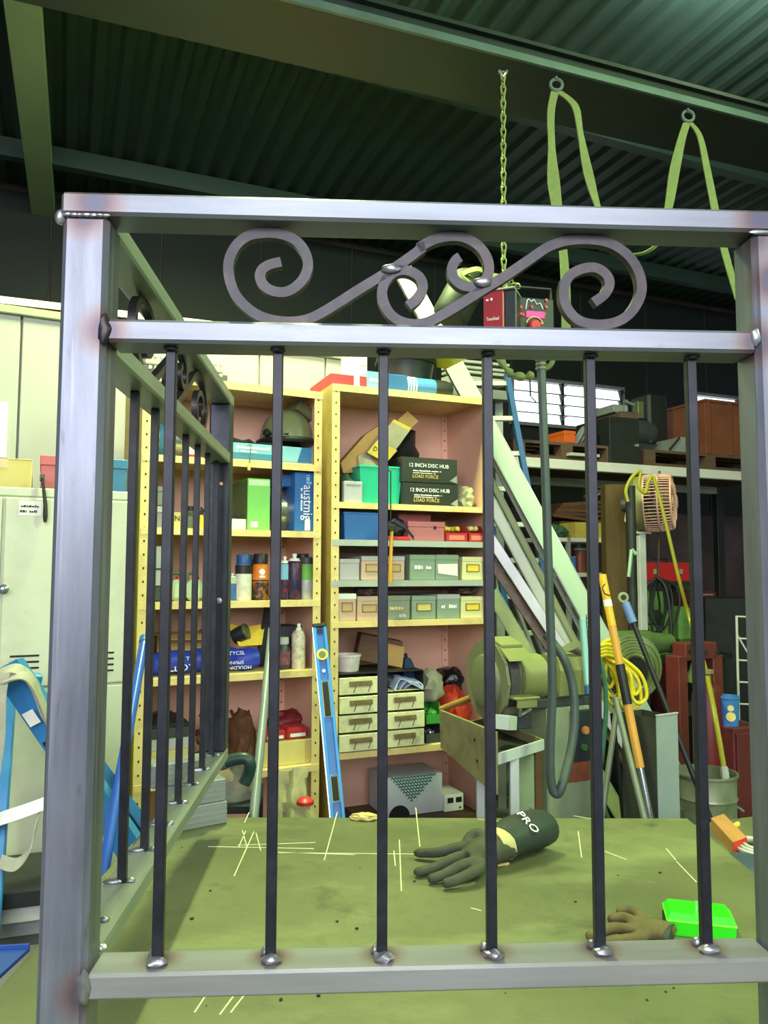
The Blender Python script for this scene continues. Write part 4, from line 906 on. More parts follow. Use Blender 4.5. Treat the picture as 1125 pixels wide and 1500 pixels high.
for k, (a_, b2, lab) in enumerate(((653, 685, 'red picking bin of yellow fittings, left of the pair'), (687, 709, 'red picking bin, right of the pair at the upright'))):
    uc, w, h = dims(RC, a_, b2, 770, .02, A1)
    t = thing('picking_bin', lab, 'bin', RC.w(uc, .02, A1), RC.a, 'red picking bins')
    mb = MB(); w2 = w / 2
    mb.prism([(-w2, 0, 0), (-w2, .12, 0), (-w2, .12, h), (-w2, .03, h), (-w2, 0, h * .55)], (.003, 0, 0)); mb.prism([(w2 - .003, 0, 0), (w2 - .003, .12, 0), (w2 - .003, .12, h), (w2 - .003, .03, h), (w2 - .003, 0, h * .55)], (.003, 0, 0))
    mb.box(-w2, w2, 0, .003, 0, h * .55); mb.box(-w2, w2, .117, .12, 0, h); mb.box(-w2, w2, 0, .12, 0, .003); mb.build('bin_wall', m_redp, t)
    mb = MB(); mb.box(-w2 * .7, w2 * .7, -.0015, 0, h * .12, h * .4); mb.build('label_strip', M('pink_label', (226, 120, 112), .5), t)
    mb = MB()
    for j in range(7): mb.blob((rng.uniform(-w2 * .7, w2 * .7), rng.uniform(.02, .1), h * .8), (.013, .013, .012), j, .4, 3, 2)
    o = mb.build('fittings', m_yl if k == 0 else m_cardy, t); o['kind'] = 'stuff'
# hammer hanging off the shelf
u_, z_ = RC.pix(573, 777, -.03); u2, z2 = RC.pix(571, 854, -.03)
t = thing('hammer', 'hammer with a yellow wooden handle hanging head up from the shelf', 'hammer', RC.w(u2, -.035, z2), RC.a)
mb = MB(); mb.tube([(0, 0, 0), (0, 0, .02), (.002, 0, .1), (u_ - u2, 0, z_ - z2)], [.013, .014, .010, .011], 10, flat=.7); mb.build('handle', M('ash_handle', (206, 152, 60), .45, var=.15, stretch=(8, 8, .5)), t, True)
hz = z_ - z2; mb = MB(); mb.box(-.012, .02, -.012, .012, hz - .004, hz + .026, .003); mb.cyl((-.012, 0, hz + .011), (-.04, 0, hz + .011), .012, 10); mb.prism([(.02, -.011, hz + .0), (.06, -.011, hz + .004), (.02, -.011, hz + .022)], (0, .022, 0)); mb.build('head', m_dark, t)
# --- third and fourth shelves: drawer boxes with card holders
A2, A3 = RS[2], RS[3]
def drawer_box(px0, px1, py0, zb, label, mat, card, v=.015, lidm=None, txt=None, holder=True):
    uc, w, h = dims(RC, px0, px1, py0, v, zb)
    t = thing('drawer_box', label, 'box', RC.w(uc, v, zb), RC.a, 'drawer boxes on the right shelving')
    mb = MB(); mb.box(-w / 2 + .001, w / 2 - .001, 0, .28, 0, h, .003); mb.build('body', mat, t)
    mb = MB(); mb.box(-w / 2 + .0005, w / 2 - .0005, -.002, .283, h * .8, h + .001, .002); mb.build('lid', lidm or mat, t)
    if holder:
        a_, b2 = w * .3, h * .17; zc = h * .52
        mb = MB(); mb.box(-a_, a_, -.004, 0, zc - b2, zc - b2 + .004); mb.box(-a_, a_, -.004, 0, zc + b2 - .004, zc + b2); mb.box(-a_, -a_ + .004, -.004, 0, zc - b2, zc + b2); mb.box(a_ - .004, a_, -.004, 0, zc - b2, zc + b2); o = mb.build('card_holder', M('brass_holder', (150, 128, 66), .4, .4), t)
        mb = MB(); mb.box(-a_ + .003, a_ - .003, -.0018, 0, zc - b2 + .003, zc + b2 - .003); mb.build('card', card, t)
    if txt == '4/7A': lettering(txt, h * .2, m_white, t, (w * .2, -.004, h * .16), sx=.8); marks(t, -w * .25, w * .25, -.0028, h * .5, h * .16, m_cardy, seed=14)
    elif txt: marks(t, -w * .32, w * .34, -.0028, h * .52, h * .16, m_white, seed=len(txt))
    return t
m_mauve = M('mauve_card', (170, 164, 172), .6, var=.08); m_pcard = M('pinkish_card', (196, 164, 144), .6, var=.08); m_gcard = M('green_grey_card', (132, 150, 132), .6, var=.08); m_crd = M('cream_card', (214, 208, 156), .6, var=.06); m_kraft = M('kraft_card', (186, 152, 118), .65, var=.1); m_ggc = M('olive_grey_card', (128, 132, 120), .6, var=.1)
drawer_box(497, 527, 819, A2, 'plain mauve grey box, leftmost on the third right shelf', m_mauve, m_paper, holder=False)
drawer_box(529, 561, 815, A2, 'pinkish card box with holder left of the hammer handle', m_pcard, m_kraft, lidm=m_mauve)
drawer_box(562, 593, 815, A2, 'pinkish card box right of the hammer handle', m_pcard, m_kraft, lidm=m_mauve)
drawer_box(600, 638, 813, A2, 'green grey box with white scribble on the third right shelf', m_gcard, m_gcard, txt='Tapes', holder=False)
t = drawer_box(638, 672, 813, A2, 'green grey box with torn white label on the third right shelf', m_gcard, m_gcard, holder=False)
mb = MB(); mb.prism([(-.045, -.003, .03), (.05, -.004, .018), (.05, -.003, .072), (-.05, -.003, .07)], (0, .001, 0)); mb.build('torn_label', m_paper, t)
drawer_box(677, 708, 816, A2, 'cream box with card holder at the right end of the third shelf', m_crd, m_yl)
cols = [(495, 522, 870, m_pcard, m_kraft, m_paper, 'pinkish drawer box, leftmost of the row of six', None), (523, 559, 874, m_pcard, m_kraft, None, 'pinkish drawer box, second of the row of six', None), (560, 601, 873, m_ggc, m_ggc, None, 'olive grey drawer box numbered 4/7A, third of the row of six', '4/7A'), (603, 639, 873, m_gcard, m_cardy, None, 'green grey drawer box with pale card, fourth of the row of six', None), (640, 674, 871, m_gcard, m_gcard, m_mauve, 'green grey drawer box with mauve lid, fifth of the row of six', 'Sockets'), (675, 709, 874, m_crd, m_yl, None, 'cream drawer box with yellow card, last of the row of six', None)]
for (a_, b2, y0, m1, m2, m3, lab, tx) in cols: drawer_box(a_, b2, y0, A3, lab, m1, m2, lidm=m3, txt=tx, holder=tx is None)
for (a_, b2, lab, s) in ((525, 556, 'crumpled clear bag lying on the second drawer box', 21), (676, 705, 'crumpled clear bag lying on the last drawer box', 22)):
    zt = RC.pix(600, 873, .015)[1]
    bag(RC, 'crumpled_bag', lab, a_, b2, 860, zt + .002, .06, .06, M('smoky_film', (120, 108, 104), .3, trans=.3), s, .5)
# --- lowest visible shelf: parts drawers etc
A4 = RS[4]
m_pd = M('cream_drawer_paint', (214, 212, 166), .5, var=.08, dirt=(120, 112, 78), damt=.6, dscale=10); m_pdd = M('drawer_pull_worn', (120, 106, 74), .5, .3, var=.3, scale=40)
uc, w, h = dims(RC, 495, 622, 985, .0, A4)
t = thing('parts_drawer_cabinet', 'small cream parts cabinet with seven worn drawers', 'drawer cabinet', RC.w(uc, .0, A4), RC.a)
mb = MB(); mb.box(-w / 2, w / 2, .27, .272, 0, h); mb.box(-w / 2, -w / 2 + .003, .01, .27, 0, h); mb.box(w / 2 - .003, w / 2, .01, .27, 0, h); mb.box(-.003, .003, .01, .27, 0, h); mb.box(-w / 2, w / 2, .01, .27, 0, .003); mb.box(-w / 2, w / 2, .01, .27, h - .003, h); mb.build('carcass', m_dark, t)
dh = (h - .012) / 4
for c in range(2):
    for r in range(4):
        if c == 1 and r == 3: continue
        x0 = -w / 2 + .005 if c == 0 else .008; x1 = -.008 if c == 0 else w / 2 - .005; z0 = .005 + r * dh
        y0 = -.012 + .006 * ((r + c) % 2)
        mb = MB(); mb.box(x0, x1, y0, y0 + .012, z0, z0 + dh - .008, .002); mb.box(x0 + .004, x1 - .004, y0 + .012, .25, z0, z0 + dh - .02); d = mb.build('drawer', m_pd, t)
        xm = (x0 + x1) / 2; mb = MB(); mb.box(xm - .05, xm + .05, y0 - .008, y0, z0 + dh * .55, z0 + dh * .72, .002); mb.box(xm - .05, xm + .05, y0 - .010, y0 - .008, z0 + dh * .46, z0 + dh * .6); mb.build('pull', m_pdd, d)
        mb = MB(); mb.bar((xm - .03, y0 - .0006, z0 + dh * .1), (xm - .02, y0 - .0006, z0 + dh * .44), .001, .003); mb.bar((xm + .035, y0 - .0006, z0 + dh * .1), (xm + .045, y0 - .0006, z0 + dh * .44), .001, .003); mb.build('pen_marks', m_hole, d)
mb = MB(); mb.box(.01, w / 2 - .006, .02, .25, dh * 3 + .004, dh * 3 + .007); mb.build('open_tray', m_pd, t)
zt = A4 + h
uc, w2_, h2 = dims(RC, 496, 535, 960, .05, zt)
t = thing('white_tub', 'round white plastic tub on top of the parts cabinet', 'tub', RC.w(uc, .05 + w2_ / 2, zt), RC.a)
mb = MB(); r = w2_ / 2; mb.lathe([(r * .82, 0), (r * .95, h2 * .85), (r, h2 * .86), (r, h2), (r * .93, h2), (r * .8, .004)], n=22); mb.build('tub_wall', M('white_tub_plastic', (222, 210, 208), .45, var=.06, dirt=(150, 130, 124), damt=.5, dscale=12), t, True)
mb = MB(); mb.lathe([(r * .9, h2 * .55), (r * .9, h2 * .56)], n=22); mb.build('contents', m_darkg, t)
t = thing('brown_box', 'dark brown wooden box tipped open on the parts cabinet', 'box', RC.w(RC.pix(556, 980, .14)[0], .14, zt), RC.a + R(-12))
m_dbrown = M('dark_brown_wood', (92, 66, 44), .6, var=.25, stretch=(1, 1, 6))
mb = MB(); mb.obox(Vector((0, .05, .075)), Vector((.095, 0, -.02)), Vector((0, .05, 0)), Vector((.012, 0, .058)), .003); mb.build('body', m_dbrown, t)
mb = MB(); mb.prism([(.01, -.008, .02), (.1, -.008, .0), (.11, -.008, .09), (.02, -.008, .11)], (0, .006, 0)); mb.build('side_board', m_card, t)
t = thing('dustpan', 'dark blue dustpan standing up in the parts cabinet', 'dustpan', RC.w(RC.pix(594, 1000, .12)[0], .1, A4 + dh * 3 + .01), RC.a)
mb = MB(); mb.prism([(-.02, 0, 0), (.05, 0, 0), (.045, 0, .06), (.02, 0, .115), (-.01, 0, .12)], (0, .02, .004)); mb.build('pan', M('navy_plastic', (34, 60, 96), .4), t)
mb = MB(); mb.tube([(.0, .01, .12), (-.005, .01, .14)], .008, 8); mb.build('handle', m_black, t)
t = thing('rag_bundle', 'bundle of pale blue paper rags in the open drawer bay', 'rags', RC.w(RC.pix(592, 1010, .05)[0], .04, A4 + dh * 3 + .008), RC.a)
mb = MB()
for k in range(3): mb.ribbon(smooth_path([(-.06 + .03 * k, .02 * k, .004), (-.03 + .03 * k, .01, .05 - .01 * k), (.02 + .02 * k, .0, .03), (.07, -.004, .004 + .004 * k)], 4), (0, .06, .01), .006)
mb.build('folded_rags', M('pale_blue_rag', (170, 182, 214), .8, var=.15), t, True)
mb = MB(); mb.blob((-.05, .06, .03), (.03, .04, .035), 31, .4); mb.build('dark_rag', m_darkg, t, True)
m_cbag = M('clear_pale_bag', (204, 206, 180), .2, trans=.4, var=.1)
m_gbin = M('green_bin_plastic', (66, 150, 62), .4, var=.1)
zz = A4
for k, (y0, y1, m, lab) in enumerate(((1061, 1088, m_darkg, 'dark picking bin of bolts below the green bin'), (1032, 1060, m_gbin, 'green picking bin stacked on the dark one'))):
    uc, w, h = dims(RC, 624, 650, y0, .03, zz)
    t = thing('stacking_bin', lab, 'bin', RC.w(uc, .03, zz), RC.a, 'stacking bins beside the parts cabinet')
    mb = MB(); a_ = w / 2
    for s in (-1, 1): mb.prism([(s * a_, 0, 0), (s * a_, .16, 0), (s * a_, .16, h), (s * a_, .05, h), (s * a_, 0, h * .5)], (-s * .003, 0, 0))
    mb.box(-a_, a_, 0, .003, 0, h * .5); mb.box(-a_, a_, .157, .16, 0, h); mb.box(-a_, a_, 0, .16, 0, .003); mb.build('bin_wall', m, t)
    mb = MB()
    for j in range(6): mb.blob((rng.uniform(-a_ * .7, a_ * .7), rng.uniform(.02, .12), h * .5), (.015, .015, .012), j, .4, 3, 2)
    o = mb.build('bolts', m_steelb if k == 0 else m_gbin, t); o['kind'] = 'stuff'
    zz += h + .002
bag(RC, 'clear_bag', 'clear pale plastic bag resting on the green bin', 622, 659, 984, zz - .01, .08, .08, m_cbag, 16, .3)
t = bag(RC, 'black_bag', 'shiny black plastic bag in the corner of the lower right shelf', 652, 692, 980, A4 + .16, .24, .09, m_binbag, 17, .4)
bag(RC, 'orange_bag', 'orange red plastic bag below the black one', 654, 698, 1010, A4, .12, .1, M('orange_red_bag', (226, 74, 52), .35, var=.15, scale=8), 18, .3)
bag(RC, 'rag_pile', 'brown rag pile supporting the black bag in the shelf corner', 655, 702, 1030, A4, .3, .08, m_dbrown, 19, .3)
# wooden stick
p0, p1 = P(645, 1039, 3.12), P(722, 1010, 3.05)
solid('wooden_stick', MB().tube([p0, (p0 + p1) / 2, p1], [.012, .013, .012], 10), M('stick_wood', (140, 104, 44), .6, var=.2, scale=20), 'brown wooden stick lying across the grinder tray', 'stick', smooth=True)
# --- below: patterned box, device
m_patt = M('grey_white_card', (196, 198, 206), .55, var=.06)
zb = RC.pix(600, 1190, .1)[1] - .02
pl = thing('wooden_crate', 'low dark crate on the bottom of the right shelving', 'crate', RC.w(RC.pix(620, 1190, .1)[0], .05, .062), RC.a)
mb = MB(); mb.box(-.28, .25, 0, .3, 0, zb - .064, .004); mb.build('body', m_dbrown, pl); mb = MB(); mb.box(-.285, .255, -.006, .0, zb - .12, zb - .09, .003); mb.build('batten', m_card, pl)
t = box_on(RC, 'machine_box', 'grey white machine box with a green hatched triangle', 'box', 566, 648, 1136, zb, .12, .2, m_patt); w, h = unwh(t)
mb = MB(); m_hg = M('green_hatching', (26, 104, 92), .5, var=.3, scale=120)
rowsn = 9
for r in range(rowsn):
    z1 = h * (.99 - r * .075); xl = -w * .42 + r * w * .042; xr = w * .36 - r * w * .05
    x = xl
    while x < xr: mb.prism([(x, -.0016, z1 - .003), (x + .007, -.0016, z1 + .004), (x + .014, -.0016, z1 - .003), (x + .014, -.0016, z1 - .0095), (x + .007, -.0016, z1 - .003), (x, -.0016, z1 - .0095)], (0, .0012, 0)); x += .0145
o = mb.build('hatching', m_hg, t); o['kind'] = 'stuff'
mb = MB(); mb.lathe([(.05, 0), (.05, .003)], (-w * .28, -.003, .0), (0, -1, 0), 20); 
for i, q in enumerate(mb.v): mb.v[i] = (q[0], q[1], max(q[2], .001))
mb.build('dark_port', m_black, t)
t = box_on(RC, 'meter_unit', 'small white meter unit with two dark windows', 'device', 651, 679, 1163, zb, .1, .14, m_paper); w, h = unwh(t)
for x in (-.3, .14): mb = MB(); mb.box(w * x - .004, w * (x + .26), -.002, 0, h * .5, h * .8); mb.build('display', m_black, t)
mb = MB(); mb.lathe([(.004, 0), (.004, .006)], (w * .3, 0, h * .2), (0, -1, 0), 8); mb.build('knob', m_black, t)
q = PZ(534, 1186, TZ); 
t = thing('paper_scrap', 'crumpled pale paper scrap at the back edge of the table', 'paper', (q.x, 1.915, TZ))
mb = MB(); mb.blob((0, 0, .008), (.033, .012, .009), 41, .5); mb.build('scrap', m_cardy, t)

# ================================================================== LEVEL, PIPES AND LEANING THINGS
m_lvl = M('level_blue', (40, 132, 214), .35, var=.05); m_al = M('aluminium', (196, 200, 204), .3, .7, var=.08)
a0 = P(468, 919, 3.02); a1 = P(494, 1190, 2.80); dv = (a1 - a0).normalized(); a2 = a1 + dv * .36
t = empty_at('spirit_level', [a0, a2], 'long blue spirit level leaning between the two shelving units', 'spirit level')
X = Vector((1, .12, 0)).normalized(); N_ = dv.cross(X).normalized(); X = N_.cross(dv).normalized()
if N_.y > 0: N_ = -N_
wd = .052
mb = MB(); L_ = (a2 - a0); mb.obox((a0 + a2) / 2 - N_ * .004, L_ / 2, X * (wd * .28), N_ * .006, 0); mb.build('web', M('level_blue_dark', (28, 96, 176), .35), t, world=True)
for s in (-1, 1):
    mb = MB(); mb.obox((a0 + a2) / 2 + X * (s * wd * .38), L_ / 2, X * (wd * .12), N_ * .012, .002); mb.build('flange', m_lvl, t, world=True)
mb = MB(); mb.obox((a0 + a2) / 2 - X * (wd * .53), L_ / 2, X * .002, N_ * .012); mb.build('silver_edge', m_al, t, world=True)
mb = MB(); mb.obox(a0 - dv * .006, dv * .008, X * (wd * .52), N_ * .014, .003); mb.build('end_cap', m_black, t, world=True)
f = lambda y: a0 + (a1 - a0) * ((y - 919) / 271)
mb = MB(); mb.lathe([(.022, -.004), (.022, .013), (.015, .013)], f(963), N_, 20); mb.build('vial_ring', m_yel, t, True, world=True)
mb = MB(); mb.lathe([(.014, .012), (.013, .0145)], f(963), N_, 18); mb.build('vial', m_olive, t, True, world=True)
mb = MB(); mb.lathe([(.011, -.004), (.011, .006)], f(926), N_, 14); mb.build('end_hole', m_black, t, True, world=True)
for yc, hl in ((1030, .062), (1158, .04)):
    c = f(yc); mb = MB(); mb.obox(c + N_ * .003, dv * hl, X * .013, N_ * .003, .002); o = mb.build('hand_slot', m_gap, t, world=True)
    pp = [c + dv * (hl + .006) + X * .015, c + dv * (hl + .006) - X * .015, c - dv * (hl + .006) - X * .015, c - dv * (hl + .006) + X * .015]
    mb = MB(); mb.tube([p + N_ * .006 for p in pp], .004, 6, closed=True); mb.build('slot_rim', m_cardy, t, world=True)
mb = MB(); mb.lathe([(.006, 0), (.006, .008)], f(988), N_, 10); mb.build('screw', m_al, t, True, world=True)
# grey pipe
p0 = P(398, 922, 2.98); p1 = P(372, 1190, 2.32); p2 = p1 + (p1 - p0).normalized() * .75
if p2.z < .02: p2 = p0 + (p1 - p0) * ((p0.z - .02) / (p0.z - p1.z))
solid('grey_pipe', MB().tube([p0, p2], .0145, 14), M('grey_pvc', (112, 120, 126), .4, var=.06, dirt=(84, 92, 96), damt=.5, dscale=6), 'long grey plastic pipe leaning on the left shelving', 'pipe', smooth=True)
# blue pole
p0 = P(212, 935, 2.55); p1 = P(150, 1285, 1.95); p2 = p0 + (p1 - p0) * ((p0.z - .02) / (p0.z - p1.z))
m_bpole = M('blue_pipe', (44, 84, 176), .35, var=.06)
t = empty_at('blue_pole', [p0, p2], 'royal blue pipe leaning on the shelving behind the side bars', 'pipe')
mb = MB(); mb.tube([p0, p2], .0145, 14); mb.build('pipe', m_bpole, t, True, world=True)
mb = MB(); d = (p2 - p0).normalized(); mb.tube([p0 - d * .004, p0 + d * .02], .0165, 14); mb.build('collar', m_dkb, t, True, world=True)
# blue trestle with straps
m_tre = M('trestle_blue', (52, 128, 190), .4, var=.08, dirt=(80, 100, 120), damt=.4, dscale=8)
a0 = P(6, 975, 2.14); a1 = P(200, 1262, 2.35); d = (a1 - a0).normalized(); lo = a0 + (a1 - a0) * ((a0.z - .02) / (a0.z - a1.z))
t = empty_at('folding_trestle', [a0, lo], 'blue steel folding trestle standing left of the welding table', 'trestle')
X = Vector((d.z, 0, -d.x)).normalized(); X = -X if X.x < 0 else X; Y_ = d.cross(X).normalized()
mb = MB(); mb.obox((a0 + lo) / 2, (lo - a0) / 2, X * .036, Y_ * .004, 0); [mb.obox((a0 + lo) / 2 + X * (s * .036) + Vector((0, .018, 0)), (lo - a0) / 2, X * .003, Vector((0, .02, 0))) for s in (-1, 1)]
mb.build('leg', m_tre, t, world=True)
c = P(46, 1052, 2.165); mb = MB(); mb.obox(c, d * .022, X * .016, Vector((0, .0012, 0))); mb.build('sticker', m_paper, t, world=True)
c = P(68, 1092, 2.19); mb = MB(); mb.obox(c, d * .012, X * .006, Vector((0, .001, 0)), .001); mb.build('slot', m_black, t, world=True)
b0 = P(8, 1010, 2.3); b1 = P(-12, 1275, 2.1); lo2 = b0 + (b1 - b0) * ((b0.z - .02) / (b0.z - b1.z))
mb = MB(); mb.bar(b0, lo2, .06, .05, c=.004); mb.build('leg', m_tre, t, world=True)
c0, c1 = P(120, 1100, 2.5), P(222, 1238, 2.42); lo3 = c0 + (c1 - c0) * ((c0.z - .02) / (c0.z - c1.z))
mb = MB(); mb.bar(c0, lo3, .05, .055, c=.004); mb.build('leg', M('trestle_blue_deep', (30, 82, 150), .4), t, world=True)
mb = MB(); mb.bar(P(-60, 992, 2.25), P(60, 1000, 2.35), .06, .05, c=.004); mb.build('top_bar', m_tre, t, world=True)
# cream webbing draped over it
m_web = M('cream_webbing', (170, 166, 150), .85, var=.12, scale=30)
t = empty_at('webbing_strap', [P(30, 1200, 2.1)], 'cream lifting strap draped over the blue trestle', 'strap')
W1 = Vector((.0, .03, .02))
mb = MB(); mb.ribbon(smooth_path([P(-30, 1000, 2.12), P(0, 985, 2.1), P(25, 980, 2.1), P(48, 1000, 2.14), P(66, 1045, 2.18), P(80, 1060, 2.2)], 6), W1, .005); mb.build('strap_loop', m_web, t, True, world=True)
mb = MB(); mb.ribbon(smooth_path([P(-20, 1015, 2.1), P(10, 995, 2.08), P(40, 992, 2.1), P(60, 1025, 2.15), P(74, 1066, 2.2)], 6), W1 * .8, .005); mb.build('strap_loop', m_web, t, True, world=True)
mb = MB(); mb.ribbon(smooth_path([P(8, 985, 2.08), P(2, 1020, 2.07), P(0, 1080, 2.07), P(-8, 1140, 2.07)], 6), Vector((.022, .01, 0)), .005); mb.build('strap_tail', m_web, t, True, world=True)
t = empty_at('ratchet_strap', [P(30, 1260, 2.1)], 'white printed strap looped across the blue trestle', 'strap')
mb = MB(); mb.ribbon(smooth_path([P(-30, 1215, 2.07), P(0, 1200, 2.08), P(30, 1190, 2.1), P(90, 1168, 2.16)], 6), Vector((0, .02, .032)), .004); mb.build('strap_band', M('white_webbing', (224, 224, 226), .7, var=.06), t, True, world=True)
mb = MB(); mb.ribbon(smooth_path([P(0, 1262, 2.07), P(25, 1266, 2.08), P(45, 1240, 2.1), P(56, 1195, 2.13), P(62, 1180, 2.14)], 6), Vector((.0, .02, .028)), .004); mb.build('strap_loop', m_web, t, True, world=True)
# timber boards on the floor by the locker (left bottom)
for k, (y0, y1, m, lab) in enumerate(((1330, 1352, m_dark, 'dark steel plate, top one of the boards stacked by the locker'), (1352, 1372, m_gray2, 'grey board, middle one of the stack by the locker'), (1372, 1392, m_grey, 'grey board, lowest one of the stack by the locker'))):
    a = P(-120, y0 + 6, 2.0); b = P(140, y0 - 14, 2.12); zc = .30 - .06 * k
    a = PZ(-140, y0 + 10, .62 - .05 * k); b = PZ(110, y0 - 22, .62 - .05 * k)
    dd = (b - a).normalized(); nn = Vector((-dd.y, dd.x, 0))
    mb = MB(); mb.obox((a + b) / 2 + nn * .15, (b - a) / 2, nn * .15, Vector((0, 0, .0215)), .003); o = solid('board', mb, m, lab, 'board', 'boards stacked by the locker')
mb = MB(); a = PZ(-100, 1400, .47); b = PZ(100, 1378, .47); dd = (b - a).normalized(); nn = Vector((-dd.y, dd.x, 0))
mb.obox((a + b) / 2 + nn * .15 - Vector((0, 0, .0)) + Vector((0, 0, -.0)), (b - a) / 2 * .9, nn * .13, Vector((0, 0, .0)) + Vector((0, 0, .02)), .003)
zc = .25
t = thing('saw_horse', 'low steel stand under the stacked boards', 'stand', ((a.x + b.x) / 2 + nn.x * .15, (a.y + b.y) / 2 + nn.y * .15, 0), math.atan2(dd.y, dd.x))
for sx in (-1, 1):
    for sy in (-1, 1): mb = MB(); mb.box(sx * .2 - .015, sx * .2 + .015, sy * .1 - .015, sy * .1 + .015, 0, .46, .002); mb.build('leg', m_tleg, t)
mb = MB(); mb.box(-.25, .25, -.13, .13, .46, .497, .003); mb.build('deck', m_tleg, t)
# blue wedge on the table corner
v = [PZ(-20, 1452, TZ + .002), PZ(-40, 1402, TZ + .002), PZ(42, 1394, TZ + .002)]
v = [PZ(-20, 1452, TZ + .001), PZ(-40, 1402, TZ + .001), PZ(42, 1394, TZ + .001)]
# ================================================================== ON THE TABLE
m_gbox = M('bright_green_plastic', (48, 226, 24), .35, var=.04)
a = PZ(1024, 1362, TZ)
t = thing('green_case', 'bright green plastic case with a metal clip on the table', 'case', (a.x, a.y, TZ), R(-14))
mb = MB(); vs = [(-.052, -.03, .0), (.052, -.03, .0), (.052, .034, 0), (-.052, .034, 0), (-.054, -.032, .024), (.054, -.032, .024), (.054, .036, .024), (-.054, .036, .024), (-.046, -.024, .034), (.046, -.024, .034), (.046, .03, .034), (-.046, .03, .034)]
mb.add(vs, [(3, 2, 1, 0), (0, 1, 5, 4), (1, 2, 6, 5), (2, 3, 7, 6), (3, 0, 4, 7), (4, 5, 9, 8), (5, 6, 10, 9), (6, 7, 11, 10), (7, 4, 8, 11), (8, 9, 10, 11)]); mb.build('shell', m_gbox, t)
mb = MB(); mb.box(-.055, .055, -.033, .037, .021, .0245, .001); mb.build('rim', M('lime_edge', (120, 240, 60), .35), t)
mb = MB(); mb.box(-.057, -.05, -.026, .02, .002, .02, .002); mb.build('end_bumper', m_black, t)
mb = MB(); mb.tube([(-.004, -.004, .034), (-.004, -.004, .048), (.003, -.004, .05), (.003, -.004, .036)], .0022, 6); mb.build('clip', m_al, t)
# gauntlet glove
m_gl1 = M('glove_grey_green', (66, 70, 54), .75, var=.25, scale=40, dirt=(46, 50, 40), damt=.7, dscale=18); m_gl2 = M('glove_cuff_dark', (40, 50, 46), .6, var=.2, scale=20); m_palm = M('glove_leather_pale', (188, 180, 122), .7, var=.12)
def finger(mb, pts, r):
    n = len(pts); pp = smooth_path(pts, 4); rr = [r * (1 - .25 * i / (len(pp) - 1)) for i in range(len(pp))]
    rr[-1] *= .55; rr[0] *= .8; mb.tube(pp, rr, 10)
Zt = lambda x, y, h: PZ(x, y, TZ + h) if True else None
def at(x, y, h):       # the pixel names the spot on the table below; h lifts it
    q = PZ(x, y, TZ); q.z += h; return q
mb = MB()
finger(mb, [at(700, 1262, .03), at(670, 1262, .028), at(640, 1262, .018), at(606, 1258, .012)], .0125)
finger(mb, [at(700, 1272, .026), at(668, 1276, .026), at(636, 1282, .014), at(606, 1286, .01)], .0125)
finger(mb, [at(703, 1280, .024), at(676, 1288, .026), at(648, 1294, .015), at(626, 1296, .010)], .0125)
finger(mb, [at(712, 1284, .022), at(694, 1296, .024), at(668, 1302, .016), at(648, 1304, .011)], .0125)
finger(mb, [at(722, 1268, .045), at(702, 1258, .05), at(690, 1258, .046), at(682, 1262, .035)], .014)
mb.tube([at(745, 1262, .036), at(722, 1268, .034), at(700, 1272, .028), at(684, 1276, .022)], [.036, .04, .038, .026], 14, flat=.72, up=(0, 0, 1))
mb = remesh(mb, .0035, 5)
gl = empty_at('work_glove', [at(700, 1272, 0)], 'grey gauntlet work glove lying palm up on the table', 'glove')
for i, q in enumerate(mb.v): mb.v[i] = (q[0], q[1], max(q[2], TZ + .001))
mb.build('hand', m_gl1, gl, True, world=True)
mb = MB(); mb.tube(smooth_path([at(735, 1264, .040), at(752, 1256, .044), at(780, 1246, .044), at(795, 1240, .042)], 3), [.040, .042, .044, .046, .047, .048, .048, .047, .046, .044], 20, flat=.82, up=(0, 0, 1))
for i, q in enumerate(mb.v): mb.v[i] = (q[0], q[1], max(q[2], TZ + .001))
cf = mb.build('cuff', m_gl2, gl, True, world=True)
mb = MB(); mb.tube([at(722, 1266, .037), at(738, 1262, .039)], [.0405, .042], 18, flat=.8, up=(0, 0, 1))
for i, q in enumerate(mb.v): mb.v[i] = (q[0], q[1], max(q[2], TZ + .001))
mb.build('leather_patch', m_palm, gl, True, world=True)
iv = gl.matrix_basis.inverted()
ax_ = (at(795, 1240, 0) - at(735, 1264, 0)).normalized(); sd = Vector((ax_.y, -ax_.x, 0))
for bd_, sz, fr_, el in (('PRO', .03, .40, 58),):
    n_ = sd * math.cos(R(el)) + Vector((0, 0, math.sin(R(el)))); xx = n_.cross(ax_).normalized() * -1
    c = at(735, 1264, .042) + (at(795, 1240, .042) - at(735, 1264, .042)) * fr_
    yy = n_.cross(xx); mm = Matrix((xx, yy, n_)).transposed()
    lettering(bd_, sz, m_white, gl, iv @ (c + sd * (math.cos(R(el)) * .048) + Vector((0, 0, math.sin(R(el)) * .0405))), mm.to_euler())
# second glove behind the bottom rail
m_gl3 = M('glove_brown_olive', (98, 88, 54), .85, var=.3, scale=30, dirt=(58, 52, 34), damt=.7, dscale=14)
mb = MB()
finger(mb, [at(935, 1378, .012), at(905, 1372, .014), at(880, 1376, .012), at(858, 1380, .008)], .0105)
finger(mb, [at(940, 1372, .014), at(915, 1360, .018), at(890, 1360, .014)], .0105)
finger(mb, [at(945, 1365, .016), at(925, 1350, .018), at(902, 1348, .012)], .0105)
finger(mb, [at(945, 1385, .012), at(915, 1388, .012), at(885, 1390, .01)], .0105)
mb.tube([at(925, 1376, .012), at(955, 1374, .016), at(972, 1378, .016), at(984, 1382, .014)], [.022, .03, .028, .026], 14, flat=.45, up=(0, 0, 1))
mb = remesh(mb, .0035, 4)
g2 = empty_at('work_glove', [at(940, 1374, 0)], 'dirty olive brown work glove beside the bright green case', 'glove')
